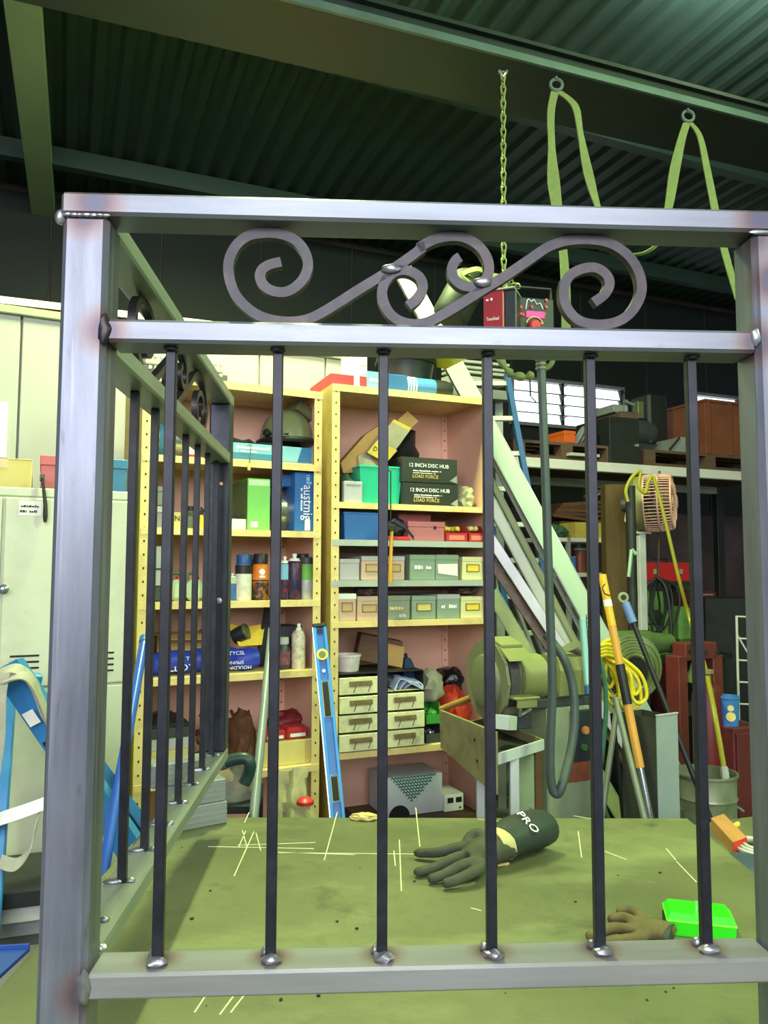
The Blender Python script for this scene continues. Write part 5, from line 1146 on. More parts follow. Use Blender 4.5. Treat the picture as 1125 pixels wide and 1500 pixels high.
for i, q in enumerate(mb.v): mb.v[i] = (q[0], q[1], max(q[2], TZ + .001))
mb.build('hand', m_gl3, g2, True, world=True)
q = at(1000, 1384, 0) - g2.matrix_basis.translation; mb = MB(); mb.tube([at(977, 1380, .014), at(985, 1382, .014)], .028, 14, flat=.45, up=(0, 0, 1))
for i, p in enumerate(mb.v): mb.v[i] = (p[0], p[1], max(p[2], TZ + .001))
mb.build('cuff_band', m_gl2, g2, True, world=True)
# welding rod stub and slag
p0, p1 = at(729, 1270, .003), at(745, 1267, .003)
solid('rod_stub', MB().tube([p0, p1], .0028, 8), m_cardy, 'short pale welding rod stub by the glove', 'rod', smooth=True)
# blue folded bracket overhanging the left edge
t = empty_at('blue_bracket', [PZ(0, 1425, TZ)], 'blue painted steel bracket on the left edge of the table', 'bracket')
t.location = (-.5, t.location.y, TZ)
a, b, c = PZ(-40, 1400, TZ + .002), PZ(42, 1395, TZ + .002), PZ(-30, 1462, TZ + .002)
mb = MB(); mb.prism([a, b, c], (0, 0, .006)); mb.build('plate', M('bracket_blue', (34, 70, 150), .4, var=.1), t, world=True)
mb = MB(); mb.prism([a, b, b + Vector((0, .004, 0)), a + Vector((0, .004, 0))], (0, 0, .012)); mb.build('upstand', M('bracket_blue', (34, 70, 150)), t, world=True)

# ================================================================== LEANING LENGTHS, LADDER
def lean(name, label, x0, y0, Y0, x1, y1, Y1, w, th, mat, group=None, up_to=0, flange=None, cat='steel length', down=True):
    a, b = P(x0, y0, Y0), P(x1, y1, Y1); d = (b - a).normalized(); a = a - d * up_to
    if down: b = a + d * ((a.z - .01) / (-d.z))
    t = empty_at(name, [a, b], label, cat, group); t.location = b
    N2 = Vector((0, -1, 0)); X = d.cross(N2).normalized(); N2 = X.cross(d).normalized()
    if X.x < 0: X = -X
    mb = MB(); mb.obox((a + b) / 2, (b - a) / 2, X * (w / 2), N2 * (th / 2)); mb.build('web', mat, t, world=True)
    if flange:
        fm, fd = flange
        for s in (-1, 1): mb = MB(); mb.obox((a + b) / 2 + X * (s * w / 2) + Vector((0, fd / 2 - .002, 0)), (b - a) / 2, X * .002, Vector((0, fd / 2, 0))); mb.build('flange', fm, t, world=True)
    return t
m_mint = M('mint_galv', (166, 188, 162), .45, .1, var=.05, scale=3); m_lav = M('lavender_galv', (196, 192, 208), .4, .2, var=.08); m_rust = M('rusty_channel', (128, 112, 100), .6, .2, var=.3, scale=20); m_olg = M('olive_galv', (150, 162, 108), .5, .1, var=.1)
m_palew = M('pale_galv', (180, 180, 174), .45, .1, var=.06)
gq = 'lengths leaning beside the right shelving'
lean('channel', 'widest mint green channel, uppermost of the leaning lengths', 744, 680, 3.80, 853, 882, 3.80, .088, .004, m_mint, gq, 1.17, (m_lav, .05))
lean('channel', 'pale galvanised channel in the middle of the leaning lengths', 728, 752, 3.78, 806, 900, 3.78, .05, .004, m_palew, gq, .3, (m_mint, .03))
lean('angle_bar', 'thin olive angle bar between the wider leaning channels', 724, 712, 3.88, 800, 858, 3.88, .028, .004, m_olg, gq, .25, (m_mint, .03))
lean('flat_bar', 'thin pale flat bar just left of the leaning mint channel', 735, 700, 3.93, 850, 922, 3.93, .02, .02, m_palew, gq, .2)
lean('channel', 'lilac grey channel with rusty edge among the leaning lengths', 724, 797, 3.68, 832, 962, 3.68, .046, .004, m_lav, gq, .08, (m_rust, .06))
lean('channel', 'rust brown channel under the lilac grey one', 722, 826, 3.74, 800, 940, 3.74, .04, .006, m_rust, gq, .06, (m_rust, .03))
lean('channel', 'olive green channel, lowest of the leaning lengths', 728, 880, 3.62, 764, 942, 3.62, .06, .004, m_olg, gq, .05, (m_mint, .03))
for k, (x0, x1, lab) in enumerate(((742, 778, 'slim silver tube, left of the two steep leaning tubes'), (752, 790, 'slim silver tube, right of the two steep leaning tubes'))):
    a, b = P(x0, 850, 3.98), P(x1, 945, 3.98); d = (b - a).normalized(); b = a + d * ((a.z - .01) / -d.z)
    solid('steel_tube', MB().tube([a, b], .011, 10), m_palew if k == 0 else m_grey, lab, 'tube', gq, True)
# ladder
m_lad = M('ladder_blue', (22, 74, 128), .4, var=.06)
YL = 4.55
la0, lb0 = P(742, 548, YL), P(808, 905, YL); d = (lb0 - la0).normalized(); lb0 = la0 + d * ((la0.z - .01) / -d.z)
t = empty_at('ladder', [lb0], 'blue ladder with silver rungs leaning behind the steel lengths', 'ladder')
off = P(680, 560, YL) - P(743, 560, YL)
for o_ in (Vector(), off):
    mb = MB(); mb.bar(la0 + o_, lb0 + o_, .07, .03, up=(1, 0, 0)); mb.build('stile', m_lad, t, world=True)
L_ = (lb0 - la0).length; s = .06
while s < L_ - .1:
    c = la0 + d * s; mb = MB(); mb.bar(c, c + off, .03, .03, c=.004); mb.build('rung', m_palew, t, world=True); s += .215
# white lengths on a rack behind the bucket
for k, (y0, lab) in enumerate(((536, 'white strip, top one of the stack above the shelving'), (544, 'white strip, second one of the stack above the shelving'), (551, 'white strip, third one of the stack above the shelving'), (562, 'wide white strip, lowest one of the stack above the shelving'))):
    a, b = P(655, y0 - 6, 4.75), P(738 - 6 * (k % 2), y0 + 2, 5.0)
    solid('white_strip', MB().bar(a, b, .12, .018 if k < 3 else .045, c=.002), m_palew, lab, 'strip', 'white strips')
a, b = P(652, 575, 4.75), P(740, 583, 5.0)
solid('strip_rack', MB().bar(a, b, .14, .06, c=.003).bar(P(660, 575, 4.85), Vector((P(660, 575, 4.85).x, 4.85, 0)), .05, .05).bar(P(730, 582, 5.0), Vector((P(730, 582, 5.0).x, 5.0, 0)), .05, .05), m_grey, 'grey steel rack post and arm carrying the white strips', 'rack')

# ================================================================== PALLET RACK AND BACK CORNER
k0 = P(745, 680, 5.2); KR = Frame(k0.x, k0.y, GA)
m_rackw = M('rack_beam_white', (206, 200, 200), .5, var=.06); m_dwood = M('dark_timber', (92, 70, 58), .75, var=.25, scale=6, stretch=(.3, 4, 4)); m_rbox = M('red_brown_box', (120, 66, 46), .7, var=.2, scale=4)
ue = KR.pix(1180, 690)[0]; zt = KR.pix(900, 679)[1]; zbm = KR.pix(900, 692)[1]
t = thing('pallet_rack', 'long white beamed pallet rack along the back of the workshop', 'rack', KR.w(0, 0, 0), GA)
mb = MB(); mb.box(-.1, ue, 0, .05, zbm, zt, .004); mb.box(-.1, ue, .012, .038, zt - .001, zt + .006); mb.build('front_beam', m_rackw, t)
mb = MB(); mb.box(-.1, ue, .9, .95, zbm, zt, .004); mb.build('rear_beam', m_rackw, t)
for x in (-.1, ue):
    for y in (0, .9): mb = MB(); mb.box(x - .04, x + .04, y, y + .06, 0, zt + .3, .003); mb.build('upright', m_dark, t)
for k in range(6): mb = MB(); mb.box(-.05, ue, .06 + k * .14, .17 + k * .14, zt, zt + .02); mb.build('deck_board', m_dwood, t)
DZ = zt + .021
def on_rack(px, v): return KR.pix(px, 680, v)[0]
def pallet(px0, px1, zb, v, label):
    u0, u1 = on_rack(px0, v), on_rack(px1, v); w = u1 - u0
    t = thing('wooden_pallet', label, 'pallet', KR.w((u0 + u1) / 2, v, zb), GA, 'pallets on the rack')
    for y in (0, .3, .6): mb = MB(); mb.box(-w / 2, w / 2, y, y + .09, 0, .018); mb.build('bottom_board', m_dwood, t)
    for y in (.0, .3, .6):
        for x in (-w / 2, -.05, w / 2 - .1): mb = MB(); mb.box(x, x + .1, y, y + .09, .018, .10); mb.build('block', m_dwood, t)
    for k in range(5): mb = MB(); mb.box(-w / 2, w / 2, k * .15, k * .15 + .1, .10, .12); mb.build('top_board', m_dwood, t)
    return zb + .12
pz = pallet(752, 905, DZ, .08, 'dark wooden pallet on the rack below the louvre window')
pz2 = pallet(945, 1130, DZ, .08, 'dark wooden pallet on the rack below the brown crate')
def rbox(name, label, cat, px0, px1, py0, zb, v, dep, mat, lid=None, group=None): return box_on(KR, name, label, cat, px0, px1, py0, zb, v, dep, mat, group, lid=lid)
m_or2 = M('orange_carton', (206, 92, 34), .6, var=.1)
t = rbox('orange_carton', 'orange carton on the rack under the window, lower one', 'box', 816, 836, 646, pz, .1, .25, m_or2, group='orange cartons', lid=m_or2); w, h = unwh(t)
rbox('orange_carton', 'orange carton perched above the other on the rack', 'box', 827, 843, 631, pz + h + .002, .16, .2, m_or2, group='orange cartons', lid=m_or2)
rbox('white_carton', 'long white carton lying inside the pallet under the window', 'box', 836, 879, 664, DZ + .02, .02, .05, m_gray2)
t = thing('disc_stack', 'leaning stack of grey grinding discs beside the orange carton', 'discs', KR.w(on_rack(845, .2), .18, pz), GA)
for k in range(4): mb = MB(); mb.lathe([(.085, 0), (.085, .006)], (k * .03, 0, .075), (1, -.35, -.5), 20); mb.build('disc', m_grey, t, True)
t = rbox('dark_case', 'black case with brown lid beside the louvre window', 'case', 893, 936, 612, DZ, .06, .4, m_blackp); w, h = unwh(t)
mb = MB(); mb.box(-w * .1, w * .52, .0, .3, h, h + .05, .004); mb.build('brown_lid', m_dwood, t); mb = MB(); mb.box(-w * .2, w * .15, .05, .3, h + .05, h + .11, .004); mb.build('grey_top', m_grey, t)
mb = MB(); mb.lathe([(.012, 0), (.012, .02)], (w * .38, -.0, h * .4), (0, -1, 0), 10); mb.build('latch', m_al, t)
# electric motor and gearbox in shadow
t = thing('old_gearbox', 'dark machine gearbox with shafts standing on the rack', 'machine', KR.w(on_rack(952, .3), .3, pz2 if False else DZ + .12), GA)
mb = MB(); mb.box(-.22, .25, 0, .3, 0, .09, .01); mb.build('base_plate', m_darkg, t)
mb = MB(); mb.lathe([(.11, 0), (.12, .02), (.12, .3), (.1, .34)], (-.2, .15, .2), (1, 0, 0), 20); mb.build('motor_body', m_darkg, t, True)
mb = MB(); mb.box(.05, .25, .05, .28, .09, .52, .02); mb.build('gear_housing', m_dark, t)
mb = MB(); mb.cyl((-.1, .15, .3), (-.1, .15, .46), .02, 10); mb.cyl((.0, .1, .4), (-.16, .1, .44), .012, 8); mb.build('shafts', m_grey, t, True)
mb = MB(); mb.box(-.06, .0, .05, .12, .3, .44, .006); mb.build('terminal_box', m_olive, t)
t = thing('grey_hood', 'slanted grey sheet metal hood on the pallet', 'hood', KR.w(on_rack(995, .1), .1, pz2), GA)
mb = MB(); mb.prism([(-.12, 0, 0), (.16, 0, 0), (.16, 0, .12), (.02, 0, .12)], (0, .25, 0)); mb.build('hood_shell', m_grey, t); mb = MB(); mb.tube([(-.1, -.01, .01), (.0, -.01, .11)], .008, 8); mb.build('edge_rod', m_dark, t)
t = rbox('brown_crate', 'large red brown wooden crate at the right end of the rack', 'crate', 1033, 1100, 592, pz2, .08, .5, m_rbox); w, h = unwh(t)
for x in (-w * .48, -w * .02, w * .42): mb = MB(); mb.box(x, x + .03, -.012, -.0005, 0, h); mb.build('batten', m_rbox, t)
mb = MB(); mb.box(-w / 2 - .01, w / 2 + .01, -.014, .5, h, h + .02); mb.build('lid', m_rbox, t)
# lower shelf stand under the rack
ls = thing('low_shelf', 'grey low shelf stand under the rack holding small boxes', 'shelf', KR.w(on_rack(850, .1), .12, 0), GA)
cx = on_rack(850, .1); z1 = KR.pix(850, 788, .12)[1]; z2 = KR.pix(850, 839, .12)[1]
ua, ub = KR.pix(795, 790, .12)[0] - cx, KR.pix(890, 790, .12)[0] - cx; ux = KR.pix(831, 790, .12)[0] - cx
for z in (z1, z2, .3): mb = MB(); mb.box(ua, ub, 0, .35, z - .03, z, .002); mb.build('shelf_board', m_rackw if z != .3 else m_dark, ls)
for x in (ua, ux, ub - .03):
    for y in (0, .32): mb = MB(); mb.box(x, x + .03, y - .001, y + .029, 0, z1, .002); mb.build('upright', m_grey, ls)
KL = Frame(KR.w(0, .12, 0).x, KR.w(0, .12, 0).y, GA)
box_on(KL, 'yellow_box', 'dull yellow box on the low shelf under the rack', 'box', 843, 881, 766, z1, .05, .2, M('dull_yellow', (170, 148, 74), .7), lid=None, flap=True)
bag(KL, 'green_rags', 'dark green rags heaped on the low shelf', 803, 842, 768, z1, .05, .1, M('dark_green_rag', (50, 82, 66), .9, var=.3), 51)
t = thing('cardboard_heap', 'heap of flattened brown cardboard stored under the rack', 'cardboard', KL.w(KL.pix(862, 760, .4)[0], .45, z1), GA)
for k in range(5): mb = MB(); mb.obox(Vector((.02 * k - .04, 0, .16 + .035 * k)), Vector((.34, 0, .015 * (k - 2))), Vector((0, .12, 0)), Vector((0, 0, .014)), .003); mb.build('sheet', m_dwood if k % 2 else M('brown_card_dark', (124, 76, 52), .75, var=.2), t)
mb = MB(); mb.box(-.3, .3, -.1, .1, 0, .145, .005); mb.build('packed_block', m_dwood, t)
mb = MB(); mb.prism([(.02, -.12, .345), (.14, -.12, .40), (.16, .05, .42), (.03, .05, .36)], (0, 0, .004)); mb.build('white_sheet', m_paper, t)
for (x, y0, d, m, lab) in ((842, 815, .05, m_bluep, 'small blue tin on the middle board of the low shelf'), (855, 803, .09, M('maroon_tin', (110, 52, 50), .5), 'maroon tin on the middle board of the low shelf'), (820, 808, .07, m_rbox, 'brown tin left of the low shelf post')):
    u = KL.pix(x, 825, .06)[0]; h = KL.pix(x, y0, .06)[1] - z2; t = thing('tin', lab, 'tin', KL.w(u, .06 + d / 2, z2), GA)
    mb = MB(); mb.lathe([(d / 2, 0), (d / 2, h * .9), (d / 2 * .95, h * .92)], n=16); mb.build('body', m, t, True); mb = MB(); mb.lathe([(d / 2 * 1.03, h * .92), (d / 2 * 1.03, h)], n=16); mb.build('lid', m_grey, t, True)
# timber column
c = P(908, 800, 4.9); solid('timber_post', MB().box(c.x - .085, c.x + .085, c.y, c.y + .12, 0, 2.05, .006), M('brown_post', (78, 58, 30), .7, var=.2, stretch=(4, 4, .3)), 'brown timber post beside the fan', 'post')
c = P(938, 820, 4.75)
t = thing('fan_stand', 'grey steel column with a bracket below the fan', 'column', (c.x, c.y, 0), GA)
zt_ = P(938, 782, 4.75).z; mb = MB(); mb.box(-.026, .026, -.026, .026, 0, zt_, .003); mb.build('column', M('column_grey', (168, 168, 172), .5), t); mb = MB(); mb.box(-.04, .06, -.035, .03, zt_, zt_ + .012); mb.build('cap_plate', m_palew, t)
# fan
c = P(945, 738, 4.75); ax = Vector((.90, -.42, .03)).normalized()
t = thing('wall_fan', 'dusty pink caged industrial fan mounted on the column', 'fan', (c.x, c.y, zt_ + .013))
rf = .175; m_fan = M('dusty_pink_metal', (214, 164, 150), .5, .1, var=.12); m_fanh = M('fan_olive', (120, 116, 72), .5)
s1 = ax.orthogonal().normalized(); s2 = ax.cross(s1)
ring = lambda o_, r: [c + ax * o_ + s1 * (r * math.cos(R(a_))) + s2 * (r * math.sin(R(a_))) for a_ in range(0, 360, 12)]
mb = MB(); mb.lathe([(.05, -.10), (rf * .7, -.09), (rf * .98, -.05), (rf, .0), (rf * .985, .0), (rf * .94, -.045), (.05, -.08)], c, ax, 30); mb.build('rear_housing', m_fanh, t, True, world=True)
for k, o_ in enumerate((.005, .085, .16)): mb = MB(); mb.tube(ring(o_, rf * (1.0 if k < 2 else .93)), .006, 6, closed=True); mb.build('cage_ring', m_fan, t, True, world=True)
mb = MB()
for a_ in range(0, 360, 7):
    e = s1 * math.cos(R(a_)) + s2 * math.sin(R(a_)); mb.tube([c + e * rf, c + ax * .085 + e * rf, c + ax * .15 + e * rf * .96, c + ax * .175 + e * rf * .6, c + ax * .18 + e * .03], .0032, 5)
o = mb.build('cage_wires', m_fan, t, True, world=True); o['kind'] = 'stuff'
mb = MB(); mb.lathe([(.045, .16), (.045, .185), (.03, .19)], c, ax, 16); mb.build('badge', m_fan, t, True, world=True)
mb = MB(); mb.lathe([(.04, -.14), (.05, -.1), (.05, .02), (.02, .05)], c, ax, 16); mb.build('motor', m_darkg, t, True, world=True)
for k in range(4):
    e = s1 * math.cos(R(90 * k + 20)) + s2 * math.sin(R(90 * k + 20)); g = ax.cross(e)
    mb = MB(); mb.prism([c + ax * .04 + e * .04 - g * .02, c + ax * .02 + e * .15 - g * .06, c + ax * .05 + e * .155 + g * .05, c + ax * .05 + e * .04 + g * .02], ax * .003); mb.build('blade', m_darkg, t, world=True)
mb = MB(); mb.bar(c - ax * .02 + Vector((0, 0, -rf)), Vector((c.x, c.y, zt_ + .012)), .03, .03); mb.tube([c - ax * .1, c - ax * .1 + Vector((-.02, 0, -.1)), Vector((c.x - .04, c.y, zt_ + .014))], .01, 8); mb.build('bracket', m_palew, t, world=True)
# yellow air hose over the fan
YH = 4.45
p = [P(920, 735, YH), P(917, 718, YH), P(925, 700, YH), P(938, 690, YH), P(936, 712, YH), P(945, 722, YH), P(950, 706, YH), P(958, 702, YH), P(975, 765, YH), P(995, 850, YH), P(1014, 920, YH), P(1030, 968, 3.6), P(1044, 1030, 3.2), P(1061, 1128, 3.06)]
t = empty_at('air_hose', [p[-1]], 'yellow air hose looped over the fan and trailing to the right', 'hose')
mb = MB(); mb.tube(smooth_path(p, 6), .0105, 8); mb.build('hose', M('yellow_hose', (140, 134, 38), .4, var=.06), t, True, world=True)
mb = MB(); d = (p[-1] - p[-2]).normalized(); mb.tube([p[-1] - d * .01, p[-1] + d * .05], .016, 8); mb.build('coupling', m_al, t, True, world=True)
# hooks with gun on the dark pole
c0, c1 = P(923, 712, 4.5), P(915, 930, 4.5)
t = empty_at('air_gun_rail', [c1], 'dark hanging rail with an air gun beside the timber post', 'rail'); t.location.z = 0
mb = MB(); mb.tube([c0, Vector((c0.x, c0.y, 0))], .03, 10); mb.build('rail', m_dark, t, True, world=True)
mb = MB(); mb.tube([P(925, 805, 4.43), P(921, 845, 4.43)], .011, 8); mb.tube([P(925, 805, 4.43), P(932, 812, 4.43)], .012, 8); mb.build('air_gun', M('pale_green_metal', (150, 178, 150), .4, .3), t, True, world=True)
# benches with machine, toolbox, tool chest
BF = Frame(P(935, 850, 5.35).x, P(935, 850, 5.35).y, GA)
bz = BF.pix(980, 962, 0)[1]
t = thing('machine_bench', 'dark steel bench under the green lathe', 'bench', BF.w(0, 0, 0), GA)
mb = MB(); mb.box(.02, .85, 0, .36, bz - .04, bz, .003); mb.build('bench_top', m_dark, t)
for x in (.04, .75):
    for y in (.02, .3): mb = MB(); mb.box(x, x + .05, y, y + .05, 0, bz - .04); mb.build('leg', m_dark, t)
m_lgreen = M('machine_green', (98, 140, 66), .4, var=.15, dirt=(50, 70, 40), damt=.6, dscale=8)
t = thing('green_lathe', 'green bench lathe behind the hanging black hoses', 'lathe', BF.w(.08, .04, bz), GA)
wl_ = BF.pix(1010, 900, .08)[0] - .05; hl_ = BF.pix(980, 866, .08)[1] - bz
mb = MB(); mb.box(0, wl_ * .5, 0, .3, hl_ * .2, hl_, .03); mb.build('headstock', m_lgreen, t); mb = MB(); mb.box(-.02, wl_ + .1, .03, .27, 0, hl_ * .2, .01); mb.build('bed', m_lgreen, t)
mb = MB(); mb.lathe([(.1, 0), (.1, .06), (.04, .07)], (wl_ * .5, .15, hl_ * .6), (1, -.2, 0), 20); mb.build('chuck', m_steelb, t, True); mb = MB(); mb.box(wl_ * .75, wl_ * 1.0, .04, .25, hl_ * .2, hl_ * .75, .02); mb.build('tailstock', m_lgreen, t)
mb = MB(); mb.lathe([(.05, 0), (.055, .02), (.03, .03)], (wl_ * .2, -.001, hl_ * .6), (0, -1, 0), 16); mb.build('dial', m_dark, t, True)
t = thing('tool_chest', 'red brown tool chest with many drawers by the back wall', 'tool chest', BF.w(BF.pix(1026, 900, .75)[0], .75, 0), GA)
m_chest = M('chest_red', (88, 36, 40), .4, var=.12); zc_ = BF.pix(1026, 866, .75)[1]
w = .36; mb = MB(); mb.box(-w / 2, w / 2, .004, .4, 0, zc_, .006); mb.build('body', m_chest, t)
for k in range(9):
    z0 = zc_ - .09 - k * .085
    if z0 > .1: mb = MB(); mb.box(-w / 2 + .012, w / 2 - .012, -.012, .003, z0, z0 + .075, .002); d = mb.build('drawer', m_chest, t); mb = MB(); mb.box(-w * .35, w * .35, -.022, -.012, z0 + .055, z0 + .066); mb.build('handle', m_grey, d)
tbz = BF.pix(975, 852, .35)[1]
mt = thing('narrow_shelf', 'narrow dark shelf on the back wall under the red toolbox', 'shelf', BF.w(BF.pix(980, 852, .35)[0], .42, 0), GA)
mb = MB(); mb.box(-.28, .28, -.06, .2, tbz - .03, tbz); mb.build('board', m_dark, mt)
for x in (-.26, .24): mb = MB(); mb.box(x, x + .03, .15, .19, 0, tbz - .03); mb.build('post', m_dark, mt)
t = box_on(BF, 'red_toolbox', 'bright red metal toolbox on the narrow shelf', 'toolbox', 946, 1010, 824, tbz, .4, .18, M('bright_red_enamel', (170, 30, 42), .35, var=.08)); w, h = unwh(t)
for x in (-.3, .3): mb = MB(); mb.box(w * x - .012, w * x + .012, -.008, 0, h * .4, h * .65); mb.build('latch', m_al, t)
mb = MB(); mb.tube([(-.08, .09, h), (-.07, .09, h + .03), (.07, .09, h + .03), (.08, .09, h)], .008, 8); mb.build('handle', m_black, t, True)
# black hoses hanging
t = empty_at('hanging_hoses', [P(960, 930, 4.9)], 'black hose loops hanging in front of the green lathe', 'hose')
for k in range(6):
    x0 = 945 + k * 6; w = 8 + 4 * (k % 3); yb = 900 + 8 * (k % 4) + 6 * k
    mb = MB(); mb.tube(smooth_path([P(962, 846, 4.88), P(x0 - w, 866, 4.9), P(x0 - w - 3, 900, 4.9), P(x0, yb, 4.9), P(x0 + w + 3, 895, 4.9), P(x0 + w, 860, 4.9), P(966, 848, 4.88)], 5), .008, 6); mb.build('hose_loop', m_black, t, True, world=True)
mb = MB(); mb.tube(smooth_path([P(962, 845, 4.87), P(975, 860, 4.85), P(982, 900, 4.82), P(984, 945, 4.8)], 5), .010, 6); mb.build('hose_tail', m_black, t, True, world=True)
mb = MB(); mb.tube([P(966, 690, 4.95), P(964, 846, 4.9)], .008, 6); mb.build('hanger', m_dwood, t, world=True)

# ================================================================== BENCH GRINDER AND ITS TRAY
GRF = Frame(P(728, 1000, 2.72).x, P(728, 1000, 2.72).y, R(24))
m_gr = M('grinder_green', (112, 115, 88), .45, var=.1, dirt=(84, 88, 60), damt=.5, dscale=7); m_gry = M('grinder_yellow_green', (128, 132, 86), .45, var=.08); m_wheel = M('grinding_wheel', (70, 66, 70), .9, var=.2, scale=40); m_pgreen = M('pedestal_green', (142, 158, 124), .5, var=.1, dirt=(110, 124, 96), damt=.5, dscale=5)
gz = P(728, 1000, 2.72).z
g = thing('pedestal_grinder', 'old green pedestal grinder with two guarded wheels', 'grinder', GRF.w(0, 0, 0), GRF.a)
def gu(px, py, v=0): u, z = GRF.pix(px, py, v); return u, z
# left guard: eight sided housing
zc = gu(750, 1000)[1]; rg = .145; cy = .10
def octo(u0, u1, r, m, name, parent, open_front=False):
    poly = [Vector((u0, cy - r * math.sin(R(a)), zc + r * math.cos(R(a)))) for a in (18, -28, -70, -112, -150, 180, 150)]
    front = [Vector((u0, cy - r * math.sin(R(a)), zc + r * math.cos(R(a)))) for a in (125, 55)]
    mb = MB(); mb.prism(poly + [Vector((u0, cy - r * .55, zc - r * .75)), Vector((u0, cy - r * .62, zc + r * .42))] if open_front else [Vector((u0, cy - r * math.sin(R(a)), zc + r * math.cos(R(a)))) for a in range(0, 360, 30)], (u1 - u0, 0, 0)); return mb.build(name, m, parent)
ul = gu(738, 1000)[0]
octo(ul - .012, ul, rg, m_gr, 'guard_cover', g)
mb = MB(); mb.lathe([(.098, 0), (.092, .012), (.06, .02), (.0, .022)], (ul - .012, cy, zc - .005), (-1, 0, 0), 28, flat=1); mb.build('cover_boss', m_gr, g, True)
octo(ul, ul + .085, rg, m_gr, 'guard_band', g, True)
mb = MB(); mb.lathe([(.118, 0), (.12, .004), (.12, .036), (.118, .04)], (ul + .02, cy, zc), (1, 0, 0), 32); mb.build('wheel', m_wheel, g, True)
mb = MB(); mb.prism([(ul - .004, cy - rg * .55, zc + rg * .86), (ul - .004, cy - rg * .95, zc + rg * .6), (ul - .004, cy - rg * .98, zc + rg * .55), (ul - .004, cy - rg * .4, zc + rg * .8)], (.10, 0, 0)); mb.build('spark_shield', m_gry, g)
mb = MB(); mb.prism([(ul, cy - rg * .6, zc + rg * .84), (ul, cy - rg * .05, zc + rg * 1.02), (ul, cy - rg * .05, zc + rg * 1.06), (ul, cy - rg * .6, zc + rg * .9)], (.088, 0, 0)); mb.build('hood_top', m_gry, g)
zr = gu(785, 1018, -.04)[1]; mb = MB(); mb.box(ul + .0, ul + .10, -.075, -.01, zr - .008, zr, .002); mb.box(ul + .01, ul + .09, -.07, -.064, zr - .035, zr - .008); mb.build('tool_rest', m_gry, g)
mb = MB(); mb.tube([(ul + .06, -.02, zr - .01), (ul + .06, .0, zr - .09), (ul + .07, .04, zr - .1)], .007, 8); mb.cyl((ul + .03, -.06, zr - .06), (ul + .09, -.03, zr - .05), .005, 8); mb.build('rest_arm', m_al, g, True)
mb = MB(); mb.box(ul - .005, ul + .11, -.01, .12, zc - rg * 1.12, zc - rg * .8, .004); mb.build('guard_foot', m_darkg, g)
# motor and right guard
mb = MB(); mb.lathe([(.06, 0), (.085, .015), (.085, .12), (.06, .135)], (ul + .09, cy, zc), (1, 0, 0), 24); mb.build('motor', m_gry, g, True)
ur = gu(820, 1000)[0]
mb = MB(); mb.prism([(ur, cy - .02, zc - .10), (ur, cy - .10, zc - .06), (ur, cy - .105, zc + .03), (ur, cy - .09, zc + .075), (ur, cy, zc + .085), (ur, cy + .09, zc + .04), (ur, cy + .09, zc - .08)], (.115, 0, 0)); mb.build('guard_band', m_gry, g)
mb = MB(); mb.prism([(ur - .012, cy - .07, zc + .08), (ur + .07, cy - .08, zc + .1), (ur + .12, cy - .08, zc + .12), (ur + .12, cy - .07, zc + .13)], (0, .04, 0)); mb.build('spark_arm', m_gr, g)
mb = MB(); mb.lathe([(.10, 0), (.102, .003), (.102, .03), (.10, .033)], (ur + .118, cy, zc), (1, 0, 0), 28); mb.build('wheel', m_wheel, g, True)
zp = gu(830, 1037)[1]; up0, up1 = gu(802, 1100, .02)[0], gu(870, 1100, .02)[0]
mb = MB(); mb.box(up0, up1, .02, .28, .12, zp, .006); mb.build('pedestal', m_pgreen, g); mb = MB(); mb.box(up0 - .06, up1 + .06, -.02, .34, 0, .12, .006); mb.build('plinth', m_pgreen, g)
mb = MB(); mb.box(ul + .06, up1 + .02, .02, .2, zp, zc - .07, .004); mb.build('saddle', m_darkg, g)
ua, za = gu(839, 1042, .0); ub_, zb_ = gu(868, 1114, .0)
mb = MB(); mb.box(ua, ub_, .004, .0195, zb_, za, .003); sw = mb.build('switch_box', M('switch_box_dark', (42, 50, 54), .5), g)
for (x, y, m, r) in ((858, 1070, M('amber_button', (206, 140, 84), .4), .016), (856, 1095, M('green_button', (70, 110, 60), .4), .014), (845, 1047, m_al, .008)):
    u, z = gu(x, y, 0); mb = MB(); mb.lathe([(r, 0), (r, .006), (r * .8, .01)], (u, .004, z), (0, -1, 0), 14); mb.build('button', m, sw, True)
u0, z0 = gu(830, 1117, .0); u1, z1 = gu(868, 1144, .0); mb = MB(); mb.box(u0, u1, .014, .0195, z1, z0); mb.build('rust_plate', M('rust_red', (134, 74, 52), .7, var=.3), g)
# tray stand in front of it
m_tray = M('tray_steel_dull', (136, 130, 96), .55, .2, var=.25, scale=8, dirt=(84, 74, 50), damt=.7, dscale=6); m_lgrey = M('light_grey_paint', (186, 194, 190), .5, var=.06)
A_, B_, C_ = P(729, 1072, 2.42), P(648, 1040, 2.80), P(796, 1083, 2.62); zf = P(729, 1098, 2.42).z
t = empty_at('grinder_tray', [Vector((A_.x, A_.y, 0))], 'steel coolant tray on grey legs in front of the grinder', 'tray')
D_ = B_ + (C_ - A_); th = (A_ - B_).normalized()
zA, zB = P(729, 1164, 2.42).z, P(654, 1094, 2.80).z
mb = MB(); n_ = Vector((th.y, -th.x, 0)).normalized(); mb.prism([B_, A_, Vector((A_.x, A_.y, zA)), Vector((B_.x + th.x * .01, B_.y + th.y * .01, zB))], Vector((-n_.x, -n_.y, 0)) * -.012); mb.build('splash_panel', m_tray, t, world=True)
